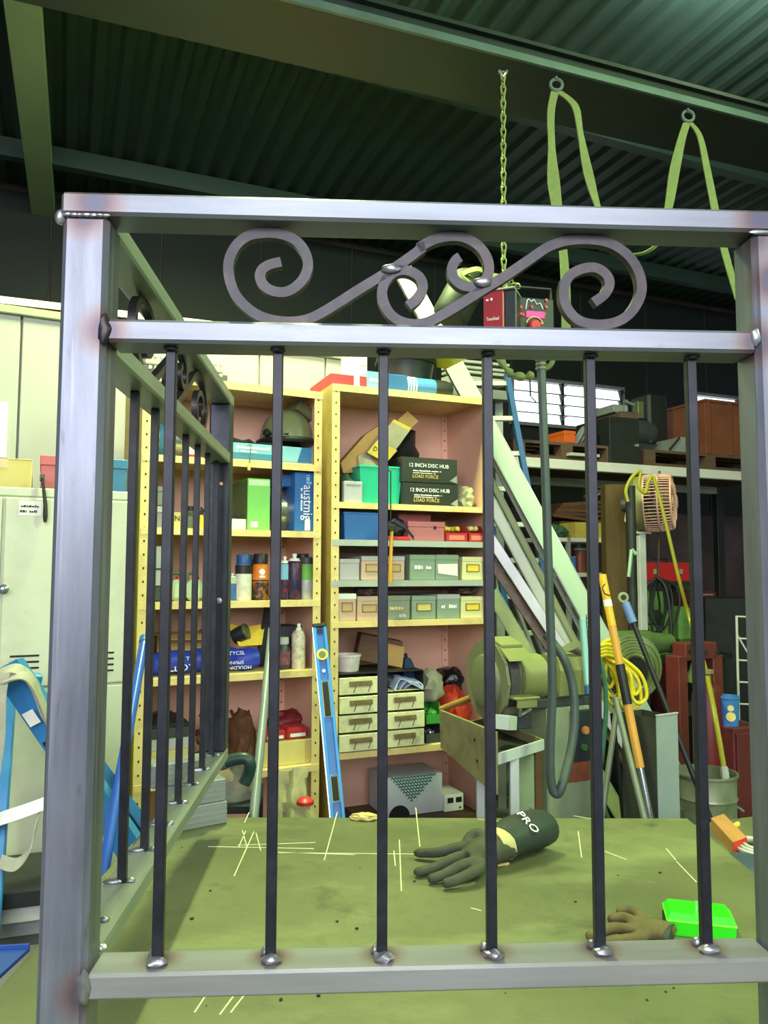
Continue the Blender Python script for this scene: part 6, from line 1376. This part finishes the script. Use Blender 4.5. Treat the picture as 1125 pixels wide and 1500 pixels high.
for (x, y) in ((706, 1114), (699, 1083)):
    q = B_ + (A_ - B_) * (.72 if x == 706 else .68); mb = MB(); c = Vector((q.x, q.y, P(x, y, q.y).z)); mb.lathe([(.005, 0), (.005, .015)], c, n_, 8); mb.build('bolt', m_black, t, True, world=True)
def hor(p, z): return Vector((p.x, p.y, z))
zl_ = P(796, 1098, 2.62).z; zu_ = P(796, 1083, 2.62).z
mb = MB(); mb.prism([hor(A_, zl_), hor(C_, zl_), hor(D_, zl_), hor(B_, zl_)], (0, 0, .004)); mb.build('tray_floor', m_dark, t, world=True)
for (p_, q_, nm) in ((A_, C_, 'front_lip'), (C_, D_, 'side_lip'), (D_, B_, 'rear_lip')):
    mb = MB(); mb.bar(hor(p_, (zl_ + zu_) / 2), hor(q_, (zl_ + zu_) / 2), .006, zu_ - zl_); mb.build(nm, m_lgrey if nm == 'front_lip' else m_tray, t, world=True)
mb = MB(); mb.bar(P(733, 1058, 2.60), P(745, 1058, 2.66), .06, .045); mb.build('cross_block', m_lgrey, t, world=True)
for (x, Yq) in ((704, 2.60), (753, 2.52)):
    c = P(x, 1150, Yq); mb = MB(); mb.box(c.x - .0145, c.x + .0145, c.y - .0145, c.y + .0145, 0, zl_ if x > 720 else P(704, 1116, Yq).z + .03, .002); mb.build('leg', m_lgrey, t, world=True)
c = D_; mb = MB(); mb.box(c.x - .0145, c.x + .0145, c.y - .0145, c.y + .0145, 0, zl_, .002); mb.build('leg', m_lgrey, t, world=True)
c = P(770, 1150, 2.66)
t = thing('coolant_cabinet', 'pale green cabinet with a brown edge under the grinder tray', 'cabinet', (c.x, c.y, 0), R(10))
mb = MB(); mb.box(-.035, .032, 0, .05, 0, P(770, 1106, 2.66).z, .003); mb.build('body', m_pgreen, t); mb = MB(); mb.box(.033, .062, .0, .05, 0, P(770, 1100, 2.66).z, .003); mb.build('brown_edge', m_dbrown, t)
mb = MB(); mb.lathe([(.006, 0), (.006, .012)], (.02, 0, .7), (0, -1, 0), 8); mb.build('knob', m_al, t, True)

# ================================================================== HANGING TORCH CABLE AND SMALL POLES
YC = 2.36
p = [P(791, 480, YC), P(793, 540, YC), P(799, 700, YC), P(805, 880, YC), P(809, 1000, YC), P(806, 1100, YC), P(808, 1150, YC), P(816, 1163, YC), P(824, 1148, YC), P(836, 1100, YC + .05), P(842, 1050, YC + .08), P(838, 1000, YC + .1), P(826, 965, YC + .1), P(812, 944, YC + .12), P(800, 930, YC + .14)]
m_cab = M('torch_cable', (66, 78, 74), .5, var=.12, scale=20)
t = empty_at('torch_cable', [P(815, 1163, YC)], 'thick dark torch cable hanging in a long loop from above', 'cable')
mb = MB(); mb.tube(smooth_path(p, 8), .0138, 12); mb.build('cable', m_cab, t, True, world=True)
mb = MB()
for k in range(4): q = P(792.5, 524 + k * 6, YC); mb.lathe([(.0165, 0), (.0175, .004), (.0165, .008)], q, (0, 0, 1), 12)
o = mb.build('cable_ties', m_olive, t, True, world=True); o['kind'] = 'stuff'
p = [P(872, 950, 2.62), P(884, 985, 2.62), P(888, 1030, 2.62), P(884, 1090, 2.62), P(876, 1150, 2.62), P(872, 1200, 2.62)]
solid('green_cable', MB().tube(smooth_path(p, 5), .008, 8), M('green_cable_rubber', (56, 104, 78), .45), 'thin green cable hanging beside the yellow rope', 'cable', smooth=True)
# teal scraper bar
a, b = P(853, 905, 2.66), P(862, 1018, 2.60); d = (b - a).normalized()
t = empty_at('scraper_handle', [b], 'teal handled bar with a dark blue end hanging by the grinder', 'handle')
mb = MB(); mb.bar(a, b - d * .03, .018, .026, up=(0, -1, .1), c=.003); mb.build('bar', M('pale_teal', (128, 182, 178), .4, var=.08), t, world=True)
mb = MB(); mb.bar(b - d * .032, b, .019, .028, up=(0, -1, .1), c=.004); mb.build('end_sleeve', m_dkb, t, world=True)
# wire mesh guard behind it
t = empty_at('mesh_guard', [P(875, 1000, 2.85)], 'dark wire mesh guard strip beside the grinder', 'mesh')
mb = MB()
for k in range(16): y = 905 + k * 6.5; mb.tube([P(858, y, 2.85), P(876, y + 2, 2.85)], .0018, 4)
for k in range(4): x = 859 + k * 5; mb.tube([P(x, 900, 2.85), P(x + 3, 1012, 2.85)], .0018, 4)
o = mb.build('mesh_wires', m_dwood, t, world=True); o['kind'] = 'stuff'
mb = MB(); mb.tube([P(876, 896, 2.85), P(880, 1015, 2.85)], .004, 6); mb.build('edge_wire', m_dark, t, world=True)
# yellow rope coil
m_rope = M('yellow_rope', (222, 206, 40), .5, var=.08, scale=60)
t = empty_at('rope_coil', [P(912, 1035, 2.9)], 'bright yellow rope coil hanging from the pole', 'rope')
for k in range(8):
    dx = k * 6.2; yb = 1005 + (k * 13) % 34; w = 7 + (k % 3) * 4
    top = P(886 + (k % 3) * 3, 955 + (k % 4) * 3, 2.9 - .008 * k)
    xb = 893 + dx; pts = [top, P(xb - w - 4, 985, 2.88 - .006 * k), P(xb - w, yb - 8, 2.88 - .006 * k), P(xb, yb + 2, 2.88 - .006 * k), P(xb + w, yb - 10, 2.88 - .006 * k), P(xb + w - 4 - k, 985, 2.88 - .006 * k), P(892 + k, 958, 2.9 - .008 * k)]
    mb = MB(); mb.tube(smooth_path(pts, 6, True), .0068, 8, closed=True); mb.build('rope_loop', m_rope, t, True, world=True)
for k in range(4):
    y = 944 + k * 5; mb = MB(); mb.tube(smooth_path([P(878, y + 4, 2.84), P(888, y, 2.81), P(900, y + 2, 2.82), P(906, y - 4, 2.9), P(890, y - 6, 2.96)], 5, True), .0068, 8, closed=True); mb.build('rope_wrap', m_rope, t, True, world=True)
# green hose coil
m_gh = M('garden_hose', (98, 112, 66), .4, var=.1)
t = empty_at('hose_coil', [P(930, 1010, 3.15)], 'pale green hose coil hanging behind the yellow rope', 'hose')
for k in range(7):
    cx_, cy_ = 927 + k * .6, 978 + k * 1.2; rx, ry = 40 - k * 3.2 + (k % 2) * 2, 46 - k * 3.4
    mb = MB(); mb.tube([P(cx_ + rx * math.cos(R(a_)), cy_ + ry * math.sin(R(a_)), 3.15 - .012 * k + .02 * math.sin(R(2 * a_))) for a_ in range(0, 360, 12)], .008, 8, closed=True); mb.build('hose_loop', m_gh, t, True, world=True)
mb = MB(); mb.cyl(P(925, 945, 3.18), P(925, 945, 3.6), .03, 12); mb.build('hanger_pin', m_dark, t, True, world=True)
# machine shape behind coil (dark) : barrel of an old press
c = P(935, 945, 4.15)
t = thing('old_press', 'dark green machine head behind the hose coil', 'machine', (c.x, c.y, 0), GA)
mb = MB(); mb.lathe([(.06, -.25), (.075, -.22), (.075, .1), (.06, .14), (.05, .26)], (0, .05, c.z), (1, 0, 0), 18); mb.build('barrel', M('machine_dark_green', (74, 92, 56), .4, var=.2), t, True)
mb = MB(); mb.lathe([(.03, .26), (.03, .36), (.036, .37)], (0, .05, c.z - .03), (1, 0, 0), 14); mb.build('spindle', m_steelb, t, True)
mb = MB(); mb.box(-.1, .08, .0, .16, 0, c.z - .05, .01); mb.build('column', m_dark, t)
# poles
def pole(name, label, segs, Y0, Y1, x0, y0, x1, y1, r, cat='pole'):
    a, b = P(x0, y0, Y0), P(x1, y1, Y1); d = b - a
    b2 = a + d * ((a.z - .005) / (a.z - b.z)); t = empty_at(name, [b2], label, cat)
    for (f0, f1, nm, m, k) in segs:
        e = a + d * f0; f = a + d * f1 if f1 is not None else b2
        mb = MB(); mb.tube([e, f], r * k, 14); mb.build(nm, m, t, True, world=True)
    return t, a, d
m_ypole = M('yellow_handle', (222, 178, 44), .4, var=.06); m_opole = M('orange_wood_handle', (206, 150, 62), .45, var=.1); m_chrome = M('chrome', (190, 195, 205))
t, a, d = pole('broom_pole', 'yellow and orange broom pole with a chrome end', [(0, .23, 'upper_handle', m_ypole, 1), (.115, .145, 'white_tape', m_paper, 1.04), (.23, .40, 'handle', m_opole, 1), (.40, .57, 'black_grip', m_black, 1.12), (.57, .83, 'lower_handle', m_opole, 1.02), (.83, None, 'chrome_tube', m_chrome, .85)], 2.78, 2.62, 882, 842, 950, 1187, .0145)
mb = MB(); mb.tube([a + d * .04 + Vector((0, -.018, 0)), a + d * .06 + Vector((-.014, -.016, 0)), a + d * .085 + Vector((-.01, -.018, 0)), a + d * .095 + Vector((.01, -.018, 0))], .002, 5); mb.build('hanging_wire', m_dark, t, world=True)
t, a, d = pole('painted_pole', 'black pole with a blue grip and a green eye end', [(.03, .20, 'blue_grip', M('soft_blue_grip', (104, 134, 190), .5), 1.25), (.20, None, 'shaft', m_black, .75)], 2.98, 2.86, 914, 878, 984, 1056, .013)
mb = MB(); e = a - d * .015; mb.tube([e + Vector((.016 * math.cos(R(q)), 0, .016 * math.sin(R(q)))) for q in range(0, 360, 30)], .006, 6, closed=True); mb.build('eye', m_pgreen, t, True, world=True)
m_tube = M('dull_green_tube', (120, 128, 108), .45, .2, var=.12)
a, b, b2_ = P(905, 1028, 2.78), P(884, 1180, 2.72), P(943, 1195, 2.48)
t = empty_at('crossed_stand', [P(912, 1190, 2.75)], 'crossed tube legs of a folding stand below the rope', 'stand'); t.location.z = 0
for (e, f) in ((a, b), (P(901, 1022, 2.62), b2_)):
    d = (f - e); f2 = e + d * ((e.z - .01) / (e.z - f.z)); mb = MB(); mb.tube([e, f2], .0105, 10); mb.build('leg', m_tube, t, True, world=True)
e, f = P(897, 1045, 2.9), P(912, 1185, 2.9); d = f - e; f2 = e + d * ((e.z - .01) / (e.z - f.z)); mb = MB(); mb.tube([e, f2], .009, 8); mb.build('leg', m_dark, t, True, world=True)
mb = MB(); mb.tube([a + Vector((-.02, .0, .005)), a + Vector((.03, .05, .005))], .008, 8); mb.build('pivot', m_al, t, True, world=True)
# grey duct
c = P(963, 1110, 2.62)
t = thing('steel_duct', 'upright grey sheet steel duct standing behind the table', 'duct', (c.x, c.y, 0), R(30)); zz = P(963, 1049, 2.62).z
w = .104
mb = MB(); mb.box(0, w, .0, .003, 0, zz); mb.build('front_sheet', M('zinc_grey', (160, 170, 172), .4, .3, var=.06), t)
mb = MB(); mb.box(0, .003, .003, .15, 0, zz - .01); mb.box(w - .003, w, .003, .15, 0, zz - .01); mb.box(0, w, .15, .153, 0, zz - .01); mb.build('side_sheets', M('zinc_shaded', (60, 66, 58), .5, .2), t)  # same zinc as the front; the sides' shade is put into the colour
mb = MB(); mb.box(-.001, w + .001, -.004, .004, zz, zz + .004); mb.build('top_hem', m_palew, t)
# right-hand side: bucket, side bench, orange box, red press
sbz = P(1060, 1252, 2.10).z
t = thing('side_bench', 'low side bench right of the welding table', 'bench', (1.18, 2.12, 0), R(20))
mb = MB(); mb.box(-.3, .4, -.22, .3, sbz - .03, sbz, .003); mb.build('bench_top', M('bench_olive', (110, 112, 82), .6, var=.2), t)
for x in (-.27, .35):
    for y in (-.2, .26): mb = MB(); mb.box(x, x + .04, y, y + .04, 0, sbz - .03); mb.build('leg', m_tleg, t)
a, b = P(1042, 1222, 2.30), P(1074, 1246, 2.10); hgt = .05
t = thing('wood_block', 'orange red painted timber block on the side bench', 'block', (a.x, a.y, sbz), 0)
dd = Vector((b.x - a.x, b.y - a.y, 0)); nn = Vector((-dd.y, dd.x, 0)).normalized() * -.07
nn = Vector((.055, .04, 0))
mb = MB(); mb.prism([Vector((0, 0, 0)), dd, dd + nn, nn], (0, 0, .032)); mb.build('block', M('orange_wood', (186, 132, 78), .6, var=.15, stretch=(3, 1, 1)), t)
e0 = dd + Vector((dd.x, dd.y, 0)).normalized() * .001
mb = MB(); mb.prism([e0, e0 + nn, e0 + nn + Vector((0, 0, .032)), e0 + Vector((0, 0, .032))], Vector((dd.x, dd.y, 0)).normalized() * .003); mb.build('red_end', M('red_paint_end', (196, 50, 40), .5), t)
c = P(1112, 1262, 2.12)
t = thing('coiled_cable', 'pale coiled cable on the side bench beside the right post', 'cable', (c.x - .005, c.y, sbz + .006))
mb = MB()
for k in range(3): mb.tube([Vector(((.055 - .012 * k) * math.cos(R(a_)), (.07 - .012 * k) * math.sin(R(a_)), .007 + .003 * k)) for a_ in range(0, 360, 20)], .006, 6, closed=True)
mb.build('coil', m_palew, t, True); mb = MB(); mb.tube([(0, .07, .006), (-.03, .12, .01), (.02, .15, .02)], .007, 6); mb.build('lead', m_yl, t, True)
t = solid('flat_tin', MB().lathe([(.06, 0), (.06, .02), (.055, .03), (.05, .03)], n=18), M('slate_tin', (66, 80, 96), .5), 'flat slate blue tin at the front of the side bench', 'tin', smooth=True, loc=(P(1094, 1262, 1.98).x, 1.98, sbz), rot=0)
# galvanised bin
c = P(1044, 1150, 3.0); zt_ = P(1044, 1136, 3.0).z; rb_ = .112
t = thing('galvanised_bin', 'ribbed galvanised bin behind the side bench', 'bin', (c.x, c.y + .06, 0))
pr = []; z = 0
for k in range(7): z0 = zt_ * k / 7; r = rb_ * (.84 + .16 * k / 7); pr += [(r, z0), (r + .004, z0 + .01), (r, z0 + .02), (r + rb_ * .02, z0 + zt_ / 7 - .004)]
pr += [(rb_, zt_ - .012), (rb_ + .006, zt_ - .008), (rb_ + .006, zt_), (rb_ - .002, zt_), (rb_ - .01, zt_ * .5), (rb_ * .8, .01)]
mb = MB(); mb.lathe(pr, n=32); mb.build('bin_wall', M('galvanised', (138, 144, 120), .4, .4, var=.15, dirt=(90, 94, 74), damt=.6, dscale=8), t, True)
for s in (-1, 1): mb = MB(); mb.tube([(s * rb_, -.03, zt_ * .82), (s * (rb_ + .02), -.02, zt_ * .80), (s * (rb_ + .02), .02, zt_ * .80), (s * rb_, .03, zt_ * .82)], .005, 6); mb.build('handle', m_grey, t, True)
# red hydraulic press
c = P(995, 1000, 4.1); PRF = Frame(c.x, c.y, GA)
m_pred = M('press_red', (98, 42, 42), .45, var=.15, dirt=(96, 44, 42), damt=.5, dscale=7)
t = thing('hydraulic_press', 'red steel shop press with a window frame beside the bin', 'press', PRF.w(0, 0, 0), GA)
za, zb2 = PRF.pix(1000, 962)[1], PRF.pix(1000, 1122)[1]; u0, u1 = 0, PRF.pix(1060, 1000)[0]; uw0, uw1 = PRF.pix(1008, 1000)[0], PRF.pix(1046, 1000)[0]
mb = MB(); mb.box(u0, uw0, 0, .1, 0, za, .004); mb.build('column', m_pred, t); mb = MB(); mb.box(uw1, u1, 0, .1, 0, za, .004); mb.build('column', m_pred, t)
zh = PRF.pix(1020, 942)[1]; mb = MB(); mb.box(u0 + .05, u1 - .04, .0, .1, za - .02, zh, .004); mb.build('head_plate', m_pred, t)
for x in (1010, 1034, 1050):
    u, z = PRF.pix(x, 955); mb = MB(); mb.lathe([(.012, 0), (.012, .004)], (u, 0, z), (0, -1, 0), 10); mb.build('bolt', m_gap, t, True)
mb = MB(); mb.box(uw0, uw1, .02, .08, PRF.pix(1020, 1050)[1], PRF.pix(1020, 1030)[1], .004); mb.build('bed', m_dark, t)
mb = MB(); mb.lathe([(.06, 0), (.06, .03), (.04, .06), (.03, .1)], ((uw0 + uw1) / 2 + .02, .05, PRF.pix(1040, 1000)[1]), (0, 0, 1), 16); mb.build('ram', M('press_lime', (150, 160, 84), .45), t, True)
c = P(1038, 1100, 3.4)
t = thing('gas_cylinder', 'dark red gas cylinder behind the bin', 'cylinder', (c.x, c.y, 0)); zt_ = P(1038, 998, 3.4).z
mb = MB(); mb.lathe([(.06, 0), (.063, .01), (.063, zt_ - .06), (.05, zt_ - .02), (.02, zt_)], n=20); mb.build('bottle', M('dark_red_enamel', (92, 28, 30), .35, var=.08), t, True)
mb = MB(); mb.lathe([(.018, zt_), (.018, zt_ + .03), (.03, zt_ + .035), (.03, zt_ + .05)], n=14); mb.build('valve', m_fanh, t, True)
c = P(1073, 1090, 3.35); zt_ = P(1073, 1063, 3.35).z
t = thing('red_cabinet', 'low dark red cabinet under the blue bucket', 'cabinet', (c.x, c.y, 0), GA)
mb = MB(); mb.box(-.045, .14, -.05, .09, 0, zt_, .004); mb.build('body', m_chest, t); mb = MB(); mb.box(-.035, .13, -.06, -.05, .1, zt_ - .02, .003); mb.build('door', m_chest, t)
t = thing('blue_bucket', 'small blue bucket with a white bear-shaped sticker', 'bucket', (c.x - .002, c.y + .02, zt_), R(-15)); hb = P(1073, 1020, 3.35).z - zt_
mb = MB(); mb.lathe([(.038, 0), (.043, hb * .9), (.046, hb * .92), (.046, hb), (.042, hb), (.036, .004)], n=20); mb.build('bucket_wall', m_bluep, t, True)
mb = MB(); mb.lathe([(.020, 0), (.020, .002)], (.0, -.042, hb * .33), (0, -1, 0), 14); mb.lathe([(.013, 0), (.013, .002)], (.0, -.044, hb * .62), (0, -1, 0), 14); mb.build('sticker', m_cardy, t)
# white wire rack
t = empty_at('wire_rack', [P(1086, 1030, 4.3)], 'white wire rack leaning in the dark right corner', 'rack'); t.location.z = 0
for (x0, x1) in ((1079, 1082), (1100, 1103)):
    a, b = P(x0, 902, 4.3), P(x1, 1035, 4.3); d = b - a; b = a + d * ((a.z - .01) / (a.z - b.z)); mb = MB(); mb.tube([a, b], .007, 6); mb.build('upright', m_palew, t, True, world=True)
for k in range(6): y = 903 + 32 * k; mb = MB(); mb.tube([P(1079 + .02 * (y - 902), y, 4.3), P(1100 + .02 * (y - 902), y + 1, 4.3)], .005, 6); mb.build('cross_wire', m_palew, t, True, world=True)
mb = MB(); mb.tube([P(1080, 930, 4.3), P(1102, 968, 4.3)], .005, 6); mb.build('brace', m_palew, t, True, world=True)
c = P(1085, 980, 6.4); solid('dark_cupboard', MB().box(c.x - .28, c.x + .5, c.y, c.y + .4, 0, P(1060, 876, 6.4).z, .006), m_blackp, 'black steel cupboard in the dark right corner', 'cupboard')
# low bench behind the table that carries the visor
c = P(343, 1172, 2.45); t = thing('low_bench', 'low dark bench between the table and the left shelving', 'bench', (c.x, c.y + .02, 0), R(5)); zz = P(343, 1166, 2.45).z
mb = MB(); mb.box(-.11, .08, -.12, .12, zz - .025, zz, .003); mb.build('bench_top', m_dark, t)
for x in (-.1, .05):
    for y in (-.11, .08): mb = MB(); mb.box(x, x + .03, y, y + .03, 0, zz - .025); mb.build('leg', m_dark, t)

# ================================================================== HANGING FROM THE BEAM
m_chain = M('chain_steel', (150, 164, 96), .4, .4, var=.15); m_sling = M('sling_webbing', (108, 122, 70), .75, var=.12, scale=40); m_ring = M('ring_steel', (120, 136, 130), .4, .5)
YB = PZ(737, 108, BZ - .012).y
ct = P(737, 106, YB); cb = P(738, 400, YB)
t = empty_at('hoist_chain', [cb], 'steel hoist chain hanging from the beam to the red welder', 'chain')
mb = MB(); mb.tube([Vector((ct.x - .012, ct.y, ct.z + .06)), Vector((ct.x - .012, ct.y, ct.z)), Vector((ct.x, ct.y, ct.z - .015)), Vector((ct.x + .012, ct.y, ct.z)), Vector((ct.x + .012, ct.y, ct.z + .06))], .006, 8); mb.build('shackle', m_al, t, True, world=True)
n = 28; pitch = (ct.z - cb.z) / n
def link_mesh(rot):
    hl = pitch * .66; r = .0095; pts = [Vector((r * math.cos(R(a_)), 0, (hl - r) * (1 if math.sin(R(a_)) >= 0 else -1) + r * math.sin(R(a_)))) for a_ in range(0, 360, 45)]
    mb = MB(); mb.tube(pts, .0032, 5, closed=True); mb.xf(Matrix.Rotation(rot, 4, 'Z')); return mb.mesh('link', m_chain, True)
lm = (link_mesh(R(20)), link_mesh(R(110)))
for k in range(n):
    o = bpy.data.objects.new('link', lm[k % 2]); COL.objects.link(o); o.parent = t; o.location = t.matrix_basis.inverted() @ (ct + (cb - ct) * ((k + .5) / n))
# welder / wire feeder
m_wred = M('welder_red', (146, 34, 44), .4, var=.08); m_wblk = M('welder_black', (34, 38, 44), .45, var=.1)
WF = Frame(P(708, 450, YB - .03).x, P(708, 450, YB - .03).y, R(-22))
zt_ = WF.pix(722, 426)[1]; zb_ = WF.pix(722, 512)[1]; u1 = WF.pix(738, 450)[0]
t = thing('wire_feeder', 'red and black welding wire feeder hanging on the chain', 'welder', WF.w(0, 0, zb_), WF.a)
hw = zt_ - zb_
mb = MB(); mb.box(0, u1, 0, .03, 0, hw, .004); mb.build('red_side', m_wred, t)
u2 = WF.pix(757, 450, .01)[0]; mb = MB(); mb.box(u1, u2, .004, .14, 0, hw - .004, .004); mb.box(0, u1, .03, .14, 0, hw, .004); mb.build('black_body', m_wblk, t)
mb = MB(); mb.box(-.004, u2 - .004, -.004, .142, hw, hw + .006, .002); mb.build('top_edge', m_palew, t)
FA = Frame(P(757, 460, YB - .01).x, P(757, 460, YB - .01).y, R(12))
fz0, fz1 = FA.pix(780, 512)[1], FA.pix(780, 436)[1]; fw = FA.pix(812, 460)[0]
off = lambda u, v, z: t.matrix_basis.inverted() @ FA.w(u, v, z)
def fpart(mb, name, mat, smooth=False):
    mb.v = [tuple(t.matrix_basis.inverted() @ FA.w(*q)) for q in mb.v]; return mb.build(name, mat, t, smooth)
fpart(MB().box(0, fw, 0, .10, fz0, fz1, .004), 'control_head', m_wblk)
zf_ = FA.pix(780, 417)[1]
mb = MB(); mb.tube([(.004, .03, fz1), (.012, .03, zf_), (fw, .03, zf_), (fw, .03, fz1)], .005, 6); mb.tube([(fw, .03, zf_), (fw + .012, .03, fz0)], .004, 6); fpart(mb, 'handle_frame', m_dark)
u_, z_ = FA.pix(784, 461); fpart(MB().box(u_ - .034, u_ + .034, -.003, 0, z_ - .011, z_ + .011), 'display', M('pink_display', (236, 40, 110), .4, emit=1.6))
u_, z_ = FA.pix(782, 478); mb = MB(); mb.lathe([(.022, 0), (.022, .012), (.016, .018)], (u_, 0, z_), (0, -1, 0), 18); fpart(mb, 'dial', m_redp, True)
u_, z_ = FA.pix(783, 478); mb = MB(); mb.tube([(u_ + .033 * math.cos(R(a_)), -.003, z_ + .033 * math.sin(R(a_))) for a_ in range(20, 165, 12)], .0025, 5); fpart(mb, 'dial_scale', m_cardy)
pts = [(770, 453), (772, 440), (774, 438), (778, 442), (782, 439), (786, 446), (791, 444), (795, 453)]
mb = MB(); mb.tube([(FA.pix(x, y)[0], -.002, FA.pix(x, y)[1]) for x, y in pts], .002, 4); fpart(mb, 'printed_curve', m_white)
for (x, y) in ((763, 450), (779, 450), (800, 450), (763, 460), (797, 460), (766, 461), (800, 440), (793, 474)):
    u_, z_ = FA.pix(x, y); mb = MB(); mb.lathe([(.006, 0), (.006, .004)], (u_, 0, z_), (0, -1, 0), 10); fpart(mb, 'lamp_button', m_redp, True)
marks(t, u1 * .14, u1 * .48, -.0012, hw * .86, .010, m_white, seed=15); lettering('TransSteel', .017, m_white, t, (u1 * .46, -.002, hw * .52), sx=.62)
# chain heap and green sling around the feeder
t = empty_at('sling_loop', [P(700, 430, 2.85)], 'green webbing looped around the top of the wire feeder', 'sling')
mb = MB(); mb.ribbon(smooth_path([P(678, 402, 2.9), P(688, 397, 2.86), P(702, 395, 2.84), P(718, 403, 2.84), P(735, 406, 2.84), P(744, 405, 2.86)], 5), Vector((0, .03, .03)), .006); mb.build('band', m_sling, t, True, world=True)
mb = MB(); mb.ribbon(smooth_path([P(680, 402, 2.9), P(690, 412, 2.86), P(697, 425, 2.86), P(705, 432, 2.87)], 5), Vector((.03, .02, .01)), .006); mb.build('band', m_sling, t, True, world=True)
c = P(672, 440, 3.05); solid('hanging_roll', MB().lathe([(.06, -.1), (.075, -.08), (.075, .1), (.06, .12)], c, (.5, .3, 1), 18), M('dark_olive_roll', (34, 44, 32), .6, var=.2), 'dark olive roll hanging behind the red feeder', 'roll', smooth=True)
t = empty_at('chain_heap', [P(742, 420, 2.8)], 'slack chain links piled on top of the red feeder', 'chain')
for k in range(9):
    o = bpy.data.objects.new('link', lm[k % 2]); COL.objects.link(o); o.parent = t; q = P(727 + 3.6 * k, 419 - 5 * math.sin(k * .8) ** 2, YB + .03); o.location = t.matrix_basis.inverted() @ q; o.rotation_euler = (R(70), R(40 * k), R(30 * k))
# slings
def sling(name, label, ringpx, strands, YS):
    YS = PZ(ringpx[0], ringpx[1] + 2, BZ - .036).y; q = P(*ringpx, YS); t = empty_at(name, [q], label, 'sling')
    mb = MB(); mb.tube([q + Vector((.022 * math.cos(R(a_)), .004 * math.sin(R(a_)), .024 * math.sin(R(a_)))) for a_ in range(0, 360, 24)], .006, 6, closed=True); mb.tube([q + Vector((0, 0, .02)), q + Vector((0, 0, .035))], .006, 6); mb.build('ring', m_ring, t, True, world=True)
    for s in strands:
        pts = []; wd = []
        for (x, y, w, tw) in s:
            pts.append(P(x, y, YS)); wd.append(Vector((math.cos(tw) * w, math.sin(tw) * w * .8, 0)))
        sp = smooth_path(pts, 5); sw = smooth_path(wd, 5)
        mb = MB(); mb.ribbon(sp, sw, .005); mb.build('strand', m_sling, t, True, world=True)
    return t
sling('lifting_sling', 'long green lifting sling hanging from the beam ring next to the chain', (815, 124), [[(813, 134, .03, 0), (807, 165, .028, .2), (808, 215, .03, .4), (811, 265, .045, .1), (816, 305, .04, .3), (823, 350, .035, .5), (828, 410, .034, .2), (829, 478, .034, .1), (826, 520, .03, .4)], [(818, 134, .03, 0), (842, 155, .03, .2), (850, 195, .03, .6), (862, 255, .036, .1), (878, 310, .035, .8), (900, 355, .03, 1.0), (925, 372, .03, 1.2)]], 2.83)
sling('lifting_sling', 'green lifting sling with swagged end hanging near the right post', (1008, 170), [[(1006, 180, .03, 0), (998, 205, .034, .2), (988, 250, .042, .1), (979, 305, .036, .4), (966, 352, .03, .9), (945, 370, .03, 1.2), (922, 374, .03, 1.3)], [(1011, 180, .02, 0), (1025, 200, .026, .3), (1036, 250, .03, .2), (1048, 310, .03, .1), (1062, 370, .03, .2), (1082, 440, .03, .3)]], 3.01)
# green tied cords below the feeder
t = empty_at('tied_cord', [P(760, 550, 2.6)], 'knotted green cord hanging below the wire feeder', 'cord')
mb = MB(); mb.tube(smooth_path([P(727, 505, YB), P(735, 530, 2.6), P(746, 545, 2.6), P(752, 549, 2.6), P(765, 552, 2.6), P(774, 551, 2.6), P(782, 548, 2.6)], 5), [.006 + .010 * abs(math.sin(k * .42)) for k in range(31)], 8); mb.build('cord', m_sling, t, True, world=True)
mb = MB(); mb.tube([P(776, 552, 2.6), P(777, 580, 2.6)], .003, 5); mb.tube([P(777, 580, 2.6), P(786, 590, 2.6)], .002, 5); mb.build('loose_end', m_dark, t, world=True)
mb = MB(); mb.tube(smooth_path([P(796, 541, 2.6), P(806, 535, 2.6), P(812, 520, 2.6), P(815, 505, 2.6)], 4), .010, 8); mb.build('side_cord', m_olive, t, True, world=True)
# fluorescent battens added at the places of the assumed tube lamps
for (cx_, cy_, cz_, rot, lab) in ((-.36, 2.78, 4.02, R(90), 'assumed fluorescent batten under the roof above the shelving'), (1.55, 3.0, 4.02, 0, 'assumed fluorescent batten under the roof at upper right'), (2.7, 1.1, 3.66, R(90), 'added fluorescent batten far to the right under the roof'), (.05, -.55, 3.39, 0, 'assumed fluorescent batten above the place of the photographer')):
    t = thing('added_batten', lab, 'lamp', (cx_, cy_, cz_), rot, 'added roof lamps')
    mb = MB(); mb.box(-.47, .47, -.025, .025, .02, .06, .004); mb.build('housing', m_palew, t)
    mb = MB(); mb.cyl((-.45, 0, .004), (.45, 0, .004), .013, 10); mb.build('lamp_tube', M('tube_glow', (226, 255, 200), .4, var=0, emit=60), t, True)
    for x in (-.35, .35): mb = MB(); mb.cyl((x, 0, .06), (x, 0, ROOFZ - .03 - cz_), .006, 6); mb.build('hanger', m_grey, t)
